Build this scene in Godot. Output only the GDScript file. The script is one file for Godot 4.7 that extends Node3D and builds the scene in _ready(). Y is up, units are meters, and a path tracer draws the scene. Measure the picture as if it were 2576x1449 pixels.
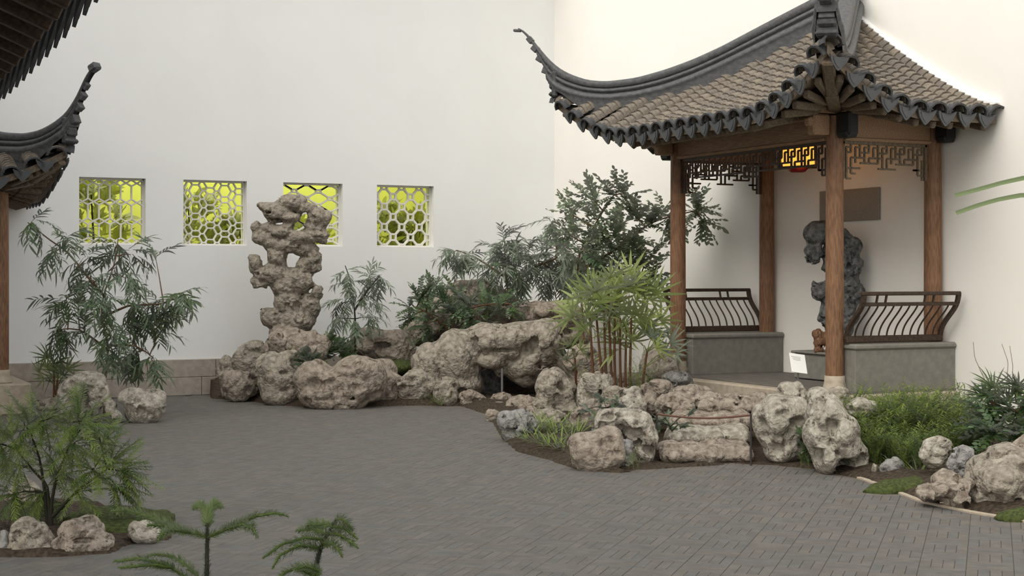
extends Node3D
# An indoor scholar's garden court: two white walls, a half pavilion, limestone rockery, clay brick paving and planting.
# World axes: x runs along the back wall, -z towards it; the pavilion wall is x = 11.85, the back wall is z = -22.9.

const YAW := -0.4503          # the camera looks into the corner between the two walls
const WALL_X := 11.85
const WALL_Z := -22.9
var rng := RandomNumberGenerator.new()
var used := {}
var M := {}
var sprays := {}

func _ready() -> void:
	# ---- camera, sky, sun, exposure
	var cam := Camera3D.new()
	cam.name = "camera"
	cam.projection = Camera3D.PROJECTION_FRUSTUM
	cam.near = 0.1
	cam.far = 200.0
	cam.size = 0.1 * 1449.0 / 3900.0
	cam.frustum_offset = Vector2(0.0, -0.1 * 34.5 / 3900.0)   # a slightly lowered lens keeps the verticals upright
	cam.position = Vector3(0, 1.8, 0)
	cam.rotation.y = YAW
	add_child(cam)
	cam.current = true
	var env := Environment.new()
	env.background_mode = Environment.BG_SKY
	var sky := Sky.new()
	var sm := ProceduralSkyMaterial.new()
	sm.sky_top_color = Color(0.86, 0.87, 0.88)
	sm.sky_horizon_color = Color(0.90, 0.90, 0.89)
	sm.ground_bottom_color = Color(0.5, 0.48, 0.45)
	sm.ground_horizon_color = Color(0.6, 0.58, 0.55)
	sky.sky_material = sm
	env.sky = sky
	env.background_energy_multiplier = 2.2
	env.tonemap_mode = Environment.TONE_MAPPER_LINEAR
	env.tonemap_exposure = 0.95
	env.sdfgi_enabled = true
	env.ssao_enabled = true
	env.ssil_enabled = true
	var we := WorldEnvironment.new()
	we.name = "world_environment"
	we.environment = env
	add_child(we)
	var sun := DirectionalLight3D.new()                        # daylight diffused by the frosted skylight
	sun.name = "daylight"
	sun.light_color = Color(1.0, 0.98, 0.945)
	sun.light_energy = 1.15
	sun.light_angular_distance = 48.0
	sun.shadow_enabled = true
	add_child(sun)
	sun.look_at_from_position(Vector3.ZERO, Vector3(0.80, -0.62, -0.30))
	rng.seed = 7
	make_materials()
	build_room()
	build_windows()
	build_paving()
	build_beds()
	build_pavilion()
	build_corner_pavilion()
	build_walkway()
	build_furnishings()
	build_rocks()
	build_plants()

# ---------------------------------------------------------------- geometry helpers
class Geo:
	var v := PackedVector3Array()
	var n := PackedVector3Array()
	var ix := PackedInt32Array()

	func poly(p: PackedVector3Array, inside: Vector3) -> void:      # a flat convex face turned away from the inside point
		var nn := Vector3.ZERO
		for i in range(1, p.size() - 1):
			nn += (p[i] - p[0]).cross(p[i + 1] - p[0])
		nn = nn.normalized()
		var b := v.size()
		var turned := nn.dot(p[0] - inside) < 0.0
		if turned:
			nn = -nn
		for q in p:
			v.append(q)
			n.append(nn)
		for i in range(1, p.size() - 1):
			ix.append(b)
			ix.append(b + (i if turned else i + 1))
			ix.append(b + (i + 1 if turned else i))

	func grid(p: PackedVector3Array, rows: int, cols: int, flip := false) -> void:   # a smooth sheet
		var b := v.size()
		var acc := PackedVector3Array()
		acc.resize(rows * cols)
		for r in rows - 1:
			for c in cols - 1:
				var i := r * cols + c
				var nn := (p[i + 1] - p[i]).cross(p[i + cols] - p[i]) + (p[i + cols] - p[i + cols + 1]).cross(p[i + 1] - p[i + cols + 1])
				if flip:
					nn = -nn
				acc[i] += nn
				acc[i + 1] += nn
				acc[i + cols] += nn
				acc[i + cols + 1] += nn
				if flip:
					ix.append_array([b + i, b + i + 1, b + i + cols + 1, b + i, b + i + cols + 1, b + i + cols])
				else:
					ix.append_array([b + i, b + i + cols + 1, b + i + 1, b + i, b + i + cols, b + i + cols + 1])
		for r in rows:                                              # close the seam of a tube
			var a := r * cols
			var z := a + cols - 1
			if cols > 3 and p[a].distance_squared_to(p[z]) < 1e-10:
				var s := acc[a] + acc[z]
				acc[a] = s
				acc[z] = s
		v.append_array(p)
		for q in acc:
			n.append(q.normalized() if q.length_squared() > 1e-16 else Vector3.UP)

	func box(c: Vector3, s: Vector3, bev := 0.0, t := Basis.IDENTITY) -> void:
		var h := s * 0.5
		var e := minf(bev, minf(h.x, minf(h.y, h.z)) * 0.9)
		if e <= 0.0:
			for ax in 3:
				for sg in [-1.0, 1.0]:
					var f := PackedVector3Array()
					for q in [[-1, -1], [1, -1], [1, 1], [-1, 1]]:
						var w := Vector3.ZERO
						w[ax] = sg * h[ax]
						w[(ax + 1) % 3] = q[0] * h[(ax + 1) % 3]
						w[(ax + 2) % 3] = q[1] * h[(ax + 2) % 3]
						f.append(c + t * w)
					poly(f, c)
			return
		for ax in 3:
			var a1 := (ax + 1) % 3
			var a2 := (ax + 2) % 3
			for sg in [-1.0, 1.0]:
				var f := PackedVector3Array()
				for q in [[-1, -1], [1, -1], [1, 1], [-1, 1]]:
					var w := Vector3.ZERO
					w[ax] = sg * h[ax]
					w[a1] = q[0] * (h[a1] - e)
					w[a2] = q[1] * (h[a2] - e)
					f.append(c + t * w)
				poly(f, c)
			for s1 in [-1.0, 1.0]:
				for s2 in [-1.0, 1.0]:
					var f := PackedVector3Array()
					for q in [[0, -1], [1, -1], [1, 1], [0, 1]]:
						var w := Vector3.ZERO
						w[ax] = q[1] * (h[ax] - e)
						w[a1] = s1 * (h[a1] if q[0] == 0 else h[a1] - e)
						w[a2] = s2 * (h[a2] - e if q[0] == 0 else h[a2])
						f.append(c + t * w)
					poly(f, c)
		for sx in [-1.0, 1.0]:
			for sy in [-1.0, 1.0]:
				for sz in [-1.0, 1.0]:
					poly(PackedVector3Array([c + t * Vector3(sx * h.x, sy * (h.y - e), sz * (h.z - e)), c + t * Vector3(sx * (h.x - e), sy * h.y, sz * (h.z - e)), c + t * Vector3(sx * (h.x - e), sy * (h.y - e), sz * h.z)]), c)

	func bar(a: Vector3, b: Vector3, w: float, h: float, bev := 0.0, up := Vector3.UP) -> void:
		var d := b - a
		var y := d.normalized()
		var x := y.cross(up)
		if x.length() < 1e-4:
			x = y.cross(Vector3.RIGHT)
		x = x.normalized()
		box((a + b) * 0.5, Vector3(w, d.length(), h), bev, Basis(x, y, x.cross(y)))

	func tube(path: PackedVector3Array, rad: PackedFloat32Array, sides := 8, caps := true) -> void:
		var rows := path.size()
		var p := PackedVector3Array()
		var t := (path[1] - path[0]).normalized()
		var u := t.cross(Vector3(0.31, 0.11, 0.94)).normalized()
		for i in rows:
			t = (path[mini(i + 1, rows - 1)] - path[maxi(i - 1, 0)]).normalized()
			u = (u - t * u.dot(t)).normalized()
			var w := t.cross(u)
			var r := rad[mini(i, rad.size() - 1)]
			for k in sides + 1:
				var f := TAU * float(k % sides) / sides
				p.append(path[i] + (u * cos(f) + w * sin(f)) * r)
		grid(p, rows, sides + 1)
		if caps:
			for e in [0, rows - 1]:
				var f := PackedVector3Array()
				for k in sides:
					f.append(p[e * (sides + 1) + k])
				poly(f, path[1 if e == 0 else rows - 2])

	func lathe(prof: PackedVector2Array, sides: int, at := Vector3.ZERO) -> void:   # x = radius, y = height, upwards
		var p := PackedVector3Array()
		for q in prof:
			for k in sides + 1:
				var f := TAU * float(k % sides) / sides
				p.append(at + Vector3(cos(f) * q.x, q.y, -sin(f) * q.x))
		grid(p, prof.size(), sides + 1)

	func extrude(outline: PackedVector2Array, t: Transform3D, depth: float) -> void:   # an outline in x and y, thickness along z
		var tri := Geometry2D.triangulate_polygon(outline)
		var mid := Vector3.ZERO
		for q in outline:
			mid += t * Vector3(q.x, q.y, 0)
		mid /= outline.size()
		for sg in [-0.5, 0.5]:
			for i in range(0, tri.size(), 3):
				var f := PackedVector3Array()
				for k in 3:
					var q := outline[tri[i + k]]
					f.append(t * Vector3(q.x, q.y, sg * depth))
				poly(f, f[0] - t.basis.z * sg)
		var s := 0.0
		for i in outline.size():
			s += outline[i].cross(outline[(i + 1) % outline.size()])
		for i in outline.size():
			var a := outline[i]
			var b := outline[(i + 1) % outline.size()]
			var o := Vector2(a.y - b.y, b.x - a.x) * signf(s)               # towards the inside
			var f := PackedVector3Array([t * Vector3(a.x, a.y, -0.5 * depth), t * Vector3(b.x, b.y, -0.5 * depth), t * Vector3(b.x, b.y, 0.5 * depth), t * Vector3(a.x, a.y, 0.5 * depth)])
			poly(f, f[0] + t.basis * Vector3(o.x, o.y, 0))

	func add(g: Geo, t: Transform3D) -> void:
		var b := v.size()
		v.append_array(t * g.v)
		for q in g.n:
			n.append((t.basis * q).normalized())
		for i in g.ix:
			ix.append(b + i)

	func mesh() -> ArrayMesh:
		var a := []
		a.resize(Mesh.ARRAY_MAX)
		a[Mesh.ARRAY_VERTEX] = v
		a[Mesh.ARRAY_NORMAL] = n
		a[Mesh.ARRAY_INDEX] = ix
		var m := ArrayMesh.new()
		m.add_surface_from_arrays(Mesh.PRIMITIVE_TRIANGLES, a)
		return m

# ---------------------------------------------------------------- naming and placing
func numbered(called: String) -> String:
	var k: int = used.get(called, -1) + 1
	used[called] = k
	return called if k == 0 else "%s_%03d" % [called, k]

func tag(o: Node3D, label: String, category: String, group := "") -> Node3D:
	o.set_meta("label", label)
	o.set_meta("category", category)
	if group:
		o.set_meta("group", group)
	return o

func thing(called: String, label: String, category: String, at := Vector3.ZERO, turn := 0.0, group := "") -> Node3D:
	var o := Node3D.new()
	o.name = numbered(called)
	add_child(o)
	o.position = at
	o.rotation.y = turn
	tag(o, label, category, group)
	return o

func part(called: String, g, mat: Material, parent: Node3D, at := Transform3D.IDENTITY) -> MeshInstance3D:
	var o := MeshInstance3D.new()
	o.name = called
	o.mesh = g.mesh() if g is Geo else g
	o.material_override = mat
	parent.add_child(o, true)
	o.transform = at
	return o

func solid(called: String, label: String, category: String, g, mat: Material, at := Vector3.ZERO, turn := 0.0, group := "") -> MeshInstance3D:
	var o := part(numbered(called), g, mat, self, Transform3D(Basis(Vector3.UP, turn), at))
	tag(o, label, category, group)
	return o

func struct(called: String, g, mat: Material, parent: Node3D = null) -> MeshInstance3D:
	var o := part(called, g, mat, parent if parent else self)
	if parent == null:
		o.set_meta("kind", "structure")
	return o

func scatter(called: String, mesh: Mesh, mat: Material, where: Array, parent: Node3D) -> MultiMeshInstance3D:
	var mm := MultiMesh.new()
	mm.transform_format = MultiMesh.TRANSFORM_3D
	mm.mesh = mesh
	mm.instance_count = where.size()
	for i in where.size():
		mm.set_instance_transform(i, where[i])
	var o := MultiMeshInstance3D.new()
	o.name = called
	o.multimesh = mm
	o.material_override = mat
	o.set_meta("kind", "stuff")
	parent.add_child(o, true)
	return o

# ---------------------------------------------------------------- materials
func ramp(stops: Array) -> Gradient:
	var g := Gradient.new()
	var off := PackedFloat32Array()
	var col := PackedColorArray()
	for s in stops:
		off.append(s[0])
		col.append(s[1])
	g.offsets = off
	g.colors = col
	return g

func noise(sd: int, freq: float, kind: int, octaves: int, stops: Array, side := 512) -> NoiseTexture2D:
	var f := FastNoiseLite.new()
	f.seed = sd
	f.frequency = freq
	f.noise_type = kind
	f.fractal_octaves = octaves
	f.fractal_type = FastNoiseLite.FRACTAL_FBM if octaves > 1 else FastNoiseLite.FRACTAL_NONE
	var t := NoiseTexture2D.new()
	t.width = side
	t.height = side
	t.seamless = true
	t.noise = f
	if stops.size():
		t.color_ramp = ramp(stops)
	return t

func surface(color: Color, rough := 0.8, spec := 0.5) -> StandardMaterial3D:
	var m := StandardMaterial3D.new()
	m.albedo_color = color
	m.roughness = rough
	m.metallic_specular = spec
	return m

func textured(tex: Texture2D, scale: Vector3, rough := 0.85, bump: Texture2D = null, relief := 0.0, world := false) -> StandardMaterial3D:
	var m := surface(Color.WHITE, rough, 0.4)
	m.albedo_texture = tex
	m.uv1_triplanar = true
	m.uv1_world_triplanar = world
	m.uv1_scale = scale
	m.uv1_triplanar_sharpness = 3.0
	if bump:
		m.heightmap_enabled = true
		m.heightmap_texture = bump
		m.heightmap_scale = relief
	return m

func leafy(color: Color, through := 0.5, rough := 0.5) -> StandardMaterial3D:
	var m := surface(color, rough, 0.4)
	m.backlight_enabled = true
	m.backlight = Color(through, through, through)
	m.cull_mode = BaseMaterial3D.CULL_DISABLED
	return m

func rocky(sd: int, dark: Color, mid: Color, light: Color, bump: Texture2D) -> StandardMaterial3D:
	var t := noise(sd, 0.016, FastNoiseLite.TYPE_SIMPLEX_SMOOTH, 5, [[0.08, dark.lerp(mid, 0.25)], [0.34, mid.lerp(dark, 0.15)], [0.48, mid.lerp(light, 0.15)], [0.62, mid.lerp(light, 0.45)], [0.9, light]])
	var m := textured(t, Vector3(1.1, 1.1, 1.1), 0.92, bump, 2.6, true)
	m.detail_enabled = true                                # fine grain and small dark pits
	m.detail_blend_mode = BaseMaterial3D.BLEND_MODE_MUL
	m.detail_albedo = M.speckle
	m.detail_uv_layer = BaseMaterial3D.DETAIL_UV_1
	return m

func make_materials() -> void:
	M.wall = textured(noise(3, 0.006, FastNoiseLite.TYPE_SIMPLEX_SMOOTH, 3, [[0.0, Color(0.925, 0.93, 0.93)], [1.0, Color(0.945, 0.95, 0.95)]], 256), Vector3(0.25, 0.25, 0.25), 0.95)
	M.warm_wall = textured(noise(4, 0.006, FastNoiseLite.TYPE_SIMPLEX_SMOOTH, 3, [[0.0, Color(0.94, 0.93, 0.91)], [1.0, Color(0.96, 0.95, 0.93)]], 256), Vector3(0.25, 0.25, 0.25), 0.95)
	M.ceiling = surface(Color(0.85, 0.84, 0.82), 0.9)
	M.lattice = surface(Color(0.90, 0.89, 0.87), 0.8)
	M.pane = surface(Color(1, 1, 1, 0.08), 0.05)
	M.pane.transparency = BaseMaterial3D.TRANSPARENCY_ALPHA
	var grit := noise(21, 0.05, FastNoiseLite.TYPE_SIMPLEX_SMOOTH, 4, [])
	var pits := noise(22, 0.03, FastNoiseLite.TYPE_SIMPLEX_SMOOTH, 6, [])
	M.speckle = noise(23, 0.11, FastNoiseLite.TYPE_SIMPLEX_SMOOTH, 4, [[0.0, Color(0.62, 0.59, 0.55)], [0.26, Color(0.90, 0.89, 0.87)], [0.40, Color.WHITE], [1.0, Color.WHITE]])
	M.dado = textured(noise(5, 0.02, FastNoiseLite.TYPE_SIMPLEX_SMOOTH, 4, [[0.2, Color(0.625, 0.59, 0.55)], [0.8, Color(0.68, 0.645, 0.605)]]), Vector3(0.7, 0.7, 0.7), 0.85, grit, 0.3, true)
	M.brick = []
	for k in 4:
		var c: Color = [Color(0.41, 0.40, 0.385), Color(0.425, 0.408, 0.385), Color(0.405, 0.40, 0.39), Color(0.43, 0.412, 0.39)][k]
		M.brick.append(textured(noise(30 + k, 0.02, FastNoiseLite.TYPE_SIMPLEX_SMOOTH, 4, [[0.2, c.darkened(0.07)], [0.8, c.lightened(0.03)]], 256), Vector3(0.8, 0.8, 0.8), 0.75, grit, 0.35, true))
	M.joint = surface(Color(0.36, 0.355, 0.345), 0.95)
	M.soil = textured(noise(41, 0.04, FastNoiseLite.TYPE_SIMPLEX_SMOOTH, 5, [[0.2, Color(0.19, 0.16, 0.125)], [0.8, Color(0.34, 0.29, 0.235)]]), Vector3(1, 1, 1), 0.95, pits, 2.0, true)
	M.moss = textured(noise(42, 0.05, FastNoiseLite.TYPE_SIMPLEX_SMOOTH, 5, [[0.2, Color(0.20, 0.23, 0.11)], [0.8, Color(0.33, 0.37, 0.19)]]), Vector3(1, 1, 1), 0.95, pits, 2.0, true)
	M.rock = rocky(51, Color(0.34, 0.31, 0.27), Color(0.575, 0.545, 0.50), Color(0.73, 0.70, 0.645), pits)
	M.rock_warm = rocky(52, Color(0.36, 0.31, 0.27), Color(0.57, 0.53, 0.485), Color(0.70, 0.66, 0.605), pits)
	M.rock_pale = rocky(53, Color(0.40, 0.375, 0.335), Color(0.63, 0.605, 0.56), Color(0.78, 0.76, 0.715), pits)
	M.rock_blue = rocky(54, Color(0.36, 0.355, 0.35), Color(0.56, 0.555, 0.55), Color(0.68, 0.675, 0.66), pits)
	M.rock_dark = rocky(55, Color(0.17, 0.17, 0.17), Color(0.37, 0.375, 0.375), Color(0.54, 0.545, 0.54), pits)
	M.rock_tall = rocky(56, Color(0.36, 0.32, 0.28), Color(0.555, 0.525, 0.48), Color(0.67, 0.635, 0.585), pits)
	var grain := noise(61, 0.02, FastNoiseLite.TYPE_SIMPLEX_SMOOTH, 5, [[0.2, Color(0.42, 0.305, 0.225)], [0.5, Color(0.505, 0.375, 0.28)], [0.8, Color(0.56, 0.425, 0.32)]])
	M.wood = textured(grain, Vector3(5, 0.5, 5), 0.5, grit, 0.1)
	M.wood_beam = textured(noise(62, 0.02, FastNoiseLite.TYPE_SIMPLEX_SMOOTH, 5, [[0.2, Color(0.52, 0.41, 0.32)], [0.5, Color(0.61, 0.49, 0.39)], [0.8, Color(0.67, 0.55, 0.44)]]), Vector3(0.5, 6, 5), 0.55, grit, 0.1)
	M.wood_dark = textured(noise(63, 0.03, FastNoiseLite.TYPE_SIMPLEX_SMOOTH, 4, [[0.2, Color(0.20, 0.155, 0.125)], [0.8, Color(0.295, 0.235, 0.19)]], 256), Vector3(3, 3, 3), 0.5)
	M.wood_grey = textured(noise(64, 0.03, FastNoiseLite.TYPE_SIMPLEX_SMOOTH, 4, [[0.2, Color(0.39, 0.34, 0.285)], [0.8, Color(0.49, 0.435, 0.37)]], 256), Vector3(3, 3, 3), 0.6)
	M.black_wood = surface(Color(0.10, 0.10, 0.105), 0.6)
	M.tile_dark = textured(noise(65, 0.03, FastNoiseLite.TYPE_SIMPLEX_SMOOTH, 4, [[0.2, Color(0.235, 0.24, 0.25)], [0.8, Color(0.315, 0.32, 0.33)]], 256), Vector3(2, 2, 2), 0.6, grit, 0.15)
	M.tile_edge = surface(Color(0.335, 0.345, 0.36), 0.55)
	M.tile_deep = surface(Color(0.17, 0.17, 0.175), 0.8)
	M.tile = []
	for k in 3:
		var c: Color = [Color(0.52, 0.485, 0.44), Color(0.56, 0.52, 0.47), Color(0.49, 0.46, 0.425)][k]
		M.tile.append(textured(noise(70 + k, 0.03, FastNoiseLite.TYPE_SIMPLEX_SMOOTH, 3, [[0.2, c.darkened(0.2)], [0.8, c]], 256), Vector3(3, 3, 3), 0.8))
	M.ridge = textured(noise(66, 0.03, FastNoiseLite.TYPE_SIMPLEX_SMOOTH, 4, [[0.2, Color(0.27, 0.275, 0.285)], [0.8, Color(0.36, 0.365, 0.37)]], 256), Vector3(2, 2, 2), 0.55, grit, 0.15)
	M.ash_stone = textured(noise(67, 0.02, FastNoiseLite.TYPE_SIMPLEX_SMOOTH, 4, [[0.2, Color(0.475, 0.465, 0.44)], [0.8, Color(0.515, 0.505, 0.475)]]), Vector3(0.8, 0.8, 0.8), 0.8, grit, 0.2)
	M.tan_stone = textured(noise(68, 0.02, FastNoiseLite.TYPE_SIMPLEX_SMOOTH, 4, [[0.2, Color(0.66, 0.61, 0.545)], [0.8, Color(0.73, 0.685, 0.62)]]), Vector3(0.8, 0.8, 0.8), 0.85, grit, 0.2)
	M.plaque = textured(noise(69, 0.05, FastNoiseLite.TYPE_CELLULAR, 3, [[0.1, Color(0.52, 0.50, 0.465)], [0.9, Color(0.66, 0.63, 0.59)]]), Vector3(3, 3, 3), 0.8, pits, 0.6)
	M.root_wood = textured(grain, Vector3(3, 3, 3), 0.5, pits, 1.0)
	M.white_card = surface(Color(0.93, 0.93, 0.92), 0.6)
	M.steel = surface(Color(0.42, 0.41, 0.40), 0.45)
	M.dark_steel = surface(Color(0.22, 0.20, 0.19), 0.5)
	M.rope = surface(Color(0.42, 0.30, 0.25), 0.9)
	M.bark = textured(noise(81, 0.04, FastNoiseLite.TYPE_SIMPLEX_SMOOTH, 4, [[0.2, Color(0.33, 0.25, 0.19)], [0.8, Color(0.50, 0.40, 0.31)]], 256), Vector3(8, 2, 8), 0.85)
	M.dark_bark = surface(Color(0.16, 0.15, 0.10), 0.85)
	M.cane = textured(noise(82, 0.04, FastNoiseLite.TYPE_SIMPLEX_SMOOTH, 3, [[0.2, Color(0.30, 0.19, 0.12)], [0.8, Color(0.45, 0.31, 0.20)]], 256), Vector3(8, 8, 8), 0.6)
	M.leaf_grey = leafy(Color(0.33, 0.40, 0.30))
	M.leaf_sage = leafy(Color(0.42, 0.46, 0.40))
	M.leaf_round = leafy(Color(0.42, 0.46, 0.34))
	M.leaf_bush = leafy(Color(0.35, 0.44, 0.31))
	M.leaf_palm = leafy(Color(0.52, 0.575, 0.31))
	M.leaf_palm_dark = leafy(Color(0.41, 0.475, 0.23))
	M.leaf_bamboo = leafy(Color(0.40, 0.48, 0.19))
	M.leaf_bamboo_dark = leafy(Color(0.28, 0.36, 0.15))
	M.leaf_fern = leafy(Color(0.44, 0.52, 0.22))
	M.leaf_deep = leafy(Color(0.25, 0.34, 0.16))
	M.leaf_pine = leafy(Color(0.33, 0.41, 0.17))
	M.leaf_dark = leafy(Color(0.14, 0.17, 0.08))
	M.leaf_strap = leafy(Color(0.41, 0.48, 0.28))
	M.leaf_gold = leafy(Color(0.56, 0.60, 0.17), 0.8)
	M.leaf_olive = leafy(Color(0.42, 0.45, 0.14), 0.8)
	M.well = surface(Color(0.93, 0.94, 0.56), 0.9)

# ---------------------------------------------------------------- the room
func build_room() -> void:
	var g := Geo.new()
	g.box(Vector3(2.5, -0.2, -9.0), Vector3(19.4, 0.386, 28.4))
	var fl := struct("floor", g, M.joint)
	fl.set_meta("label", "grey clay brick paving of the court")
	# back wall, with the four window openings left free
	g = Geo.new()
	var xs := [4.12, 5.08, 5.64, 6.61, 7.18, 8.14, 8.71, 9.68]
	var t := 0.34
	g.box(Vector3(2.425, 1.1 - 0.2, WALL_Z - t / 2), Vector3(18.85, 2.66, t))
	g.box(Vector3(2.425, (3.21 + 8.2) / 2, WALL_Z - t / 2), Vector3(18.85, 8.2 - 3.21, t))
	var edges := [-7.0] + xs + [11.85]
	for i in range(0, edges.size(), 2):
		g.box(Vector3((edges[i] + edges[i + 1]) / 2, (2.23 + 3.21) / 2, WALL_Z - t / 2), Vector3(edges[i + 1] - edges[i], 0.98, t))
	struct("wall_back", g, M.wall)
	g = Geo.new()
	g.box(Vector3(WALL_X + 0.17, 4.0, -9.2), Vector3(0.34, 8.4, 28.1))
	struct("wall_right", g, M.warm_wall)
	g = Geo.new()
	g.box(Vector3(-7.17, 0.5, -9.0), Vector3(0.34, 1.4, 28.4))   # and another along the left side, nearer than the walkway's far end
	g.box(Vector3(-7.17, 6.8, -9.0), Vector3(0.34, 2.8, 28.4))
	g.box(Vector3(-7.17, 3.3, -18.6), Vector3(0.34, 4.2, 9.2))
	g.box(Vector3(-7.17, 3.3, 4.2), Vector3(0.34, 4.2, 2.0))
	struct("wall_left", g, M.wall)
	g = Geo.new()
	for k in 9:
		g.box(Vector3(-7.1, 3.3, -13.0 + k * 2.0), Vector3(0.08, 4.2, 0.07))
	struct("window_6", g, M.ceiling)
	g = Geo.new()
	g.box(Vector3(2.5, 0.2, 5.17), Vector3(19.4, 0.8, 0.34))    # a tall glazed bay behind the camera
	g.box(Vector3(2.5, 7.95, 5.17), Vector3(19.4, 0.5, 0.34))
	g.box(Vector3(-6.4, 4.15, 5.17), Vector3(1.6, 7.1, 0.34))
	g.box(Vector3(11.4, 4.15, 5.17), Vector3(1.6, 7.1, 0.34))
	struct("wall_front", g, M.wall)
	g = Geo.new()
	for k in 9:
		g.box(Vector3(-5.6 + k * 2.03, 4.15, 5.1), Vector3(0.07, 7.1, 0.08))
	struct("window_5", g, M.ceiling)
	# ceiling: a solid rim round the skylight, with glazing bars and panes
	g = Geo.new()
	g.box(Vector3(2.5, 8.35, -22.65), Vector3(19.4, 0.3, 1.2))
	g.box(Vector3(2.5, 8.35, 4.4), Vector3(19.4, 0.3, 1.9))
	g.box(Vector3(-3.85, 8.35, -9.2), Vector3(6.8, 0.3, 26.4))
	g.box(Vector3(11.85, 8.35, -9.2), Vector3(0.7, 0.3, 26.4))
	var ce := struct("ceiling", g, M.ceiling)
	g = Geo.new()
	for k in 4:
		g.box(Vector3(-0.43 + k * 3.97, 8.38, -9.3), Vector3(0.07, 0.16, 25.6))
	for k in 8:
		g.box(Vector3(5.5, 8.38, -22.05 + k * 3.65), Vector3(12.0, 0.14, 0.07))
	part("glazing_bar", g, M.ceiling, ce)
	g = Geo.new()
	g.box(Vector3(5.5, 8.46, -9.3), Vector3(12.0, 0.012, 25.6))
	part("skylight_pane", g, M.pane, ce)
	# stone skirting along the back wall, in two courses of blocks
	var base := Node3D.new()
	base.name = "baseboard_back"
	base.set_meta("kind", "structure")
	add_child(base)
	var r := RandomNumberGenerator.new()
	r.seed = 5
	for row in 2:
		var x := -1.6 + row * 0.35
		while x < 7.4:
			var w := r.randf_range(0.95, 1.15)
			g = Geo.new()
			g.box(Vector3(w / 2, 0, 0), Vector3(w - 0.007, 0.262 if row == 1 else 0.268, 0.06), 0.006)
			part("stone_block", g, M.dado, base, Transform3D(Basis.IDENTITY, Vector3(x, 0.135 if row == 0 else 0.404, WALL_Z + 0.03 + r.randf() * 0.004)))
			x += w

func clipped(a: Vector2, b: Vector2, lo: Vector2, hi: Vector2) -> Array:
	var t0 := 0.0
	var t1 := 1.0
	var d := b - a
	for q in [[-d.x, a.x - lo.x], [d.x, hi.x - a.x], [-d.y, a.y - lo.y], [d.y, hi.y - a.y]]:
		if absf(q[0]) < 1e-9:
			if q[1] < 0.0:
				return []
		else:
			var k: float = q[1] / q[0]
			if q[0] < 0.0:
				t0 = maxf(t0, k)
			else:
				t1 = minf(t1, k)
	return [] if t1 - t0 < 1e-3 else [a + d * t0, a + d * t1]

func hexagons(lines: Array) -> void:                       # large hexagons with long small ones between them
	var a := 0.150
	var r := 0.099
	for i in range(-1, 6):
		for j in range(-1, 6):
			var c := Vector2(0.22 + i * 1.5 * a, 0.05 + (j + 0.5 * absi(i % 2)) * sqrt(3.0) * a)
			for k in 6:
				var p := Vector2.from_angle(k * PI / 3)
				var q := Vector2.from_angle((k + 1) * PI / 3)
				lines.append([c + p * r, c + q * r])
				lines.append([c + p * r, c + p * a])

func octagons(lines: Array, px: float, py: float, fill: float) -> void:    # staggered octagons with small squares between
	for i in range(-1, 5):
		for j in range(-1, 12):
			var c := Vector2((i + 0.5 * absi(j % 2)) * px + 0.03, j * py * 0.5)
			var a := fill
			var e := 0.5 - fill
			var o := [Vector2(e, a), Vector2(a, e), Vector2(-a, e), Vector2(-e, a), Vector2(-e, -a), Vector2(-a, -e), Vector2(a, -e), Vector2(e, -a)]
			for k in 8:
				lines.append([c + o[k] * Vector2(px, py), c + o[(k + 1) % 8] * Vector2(px, py)])

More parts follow.
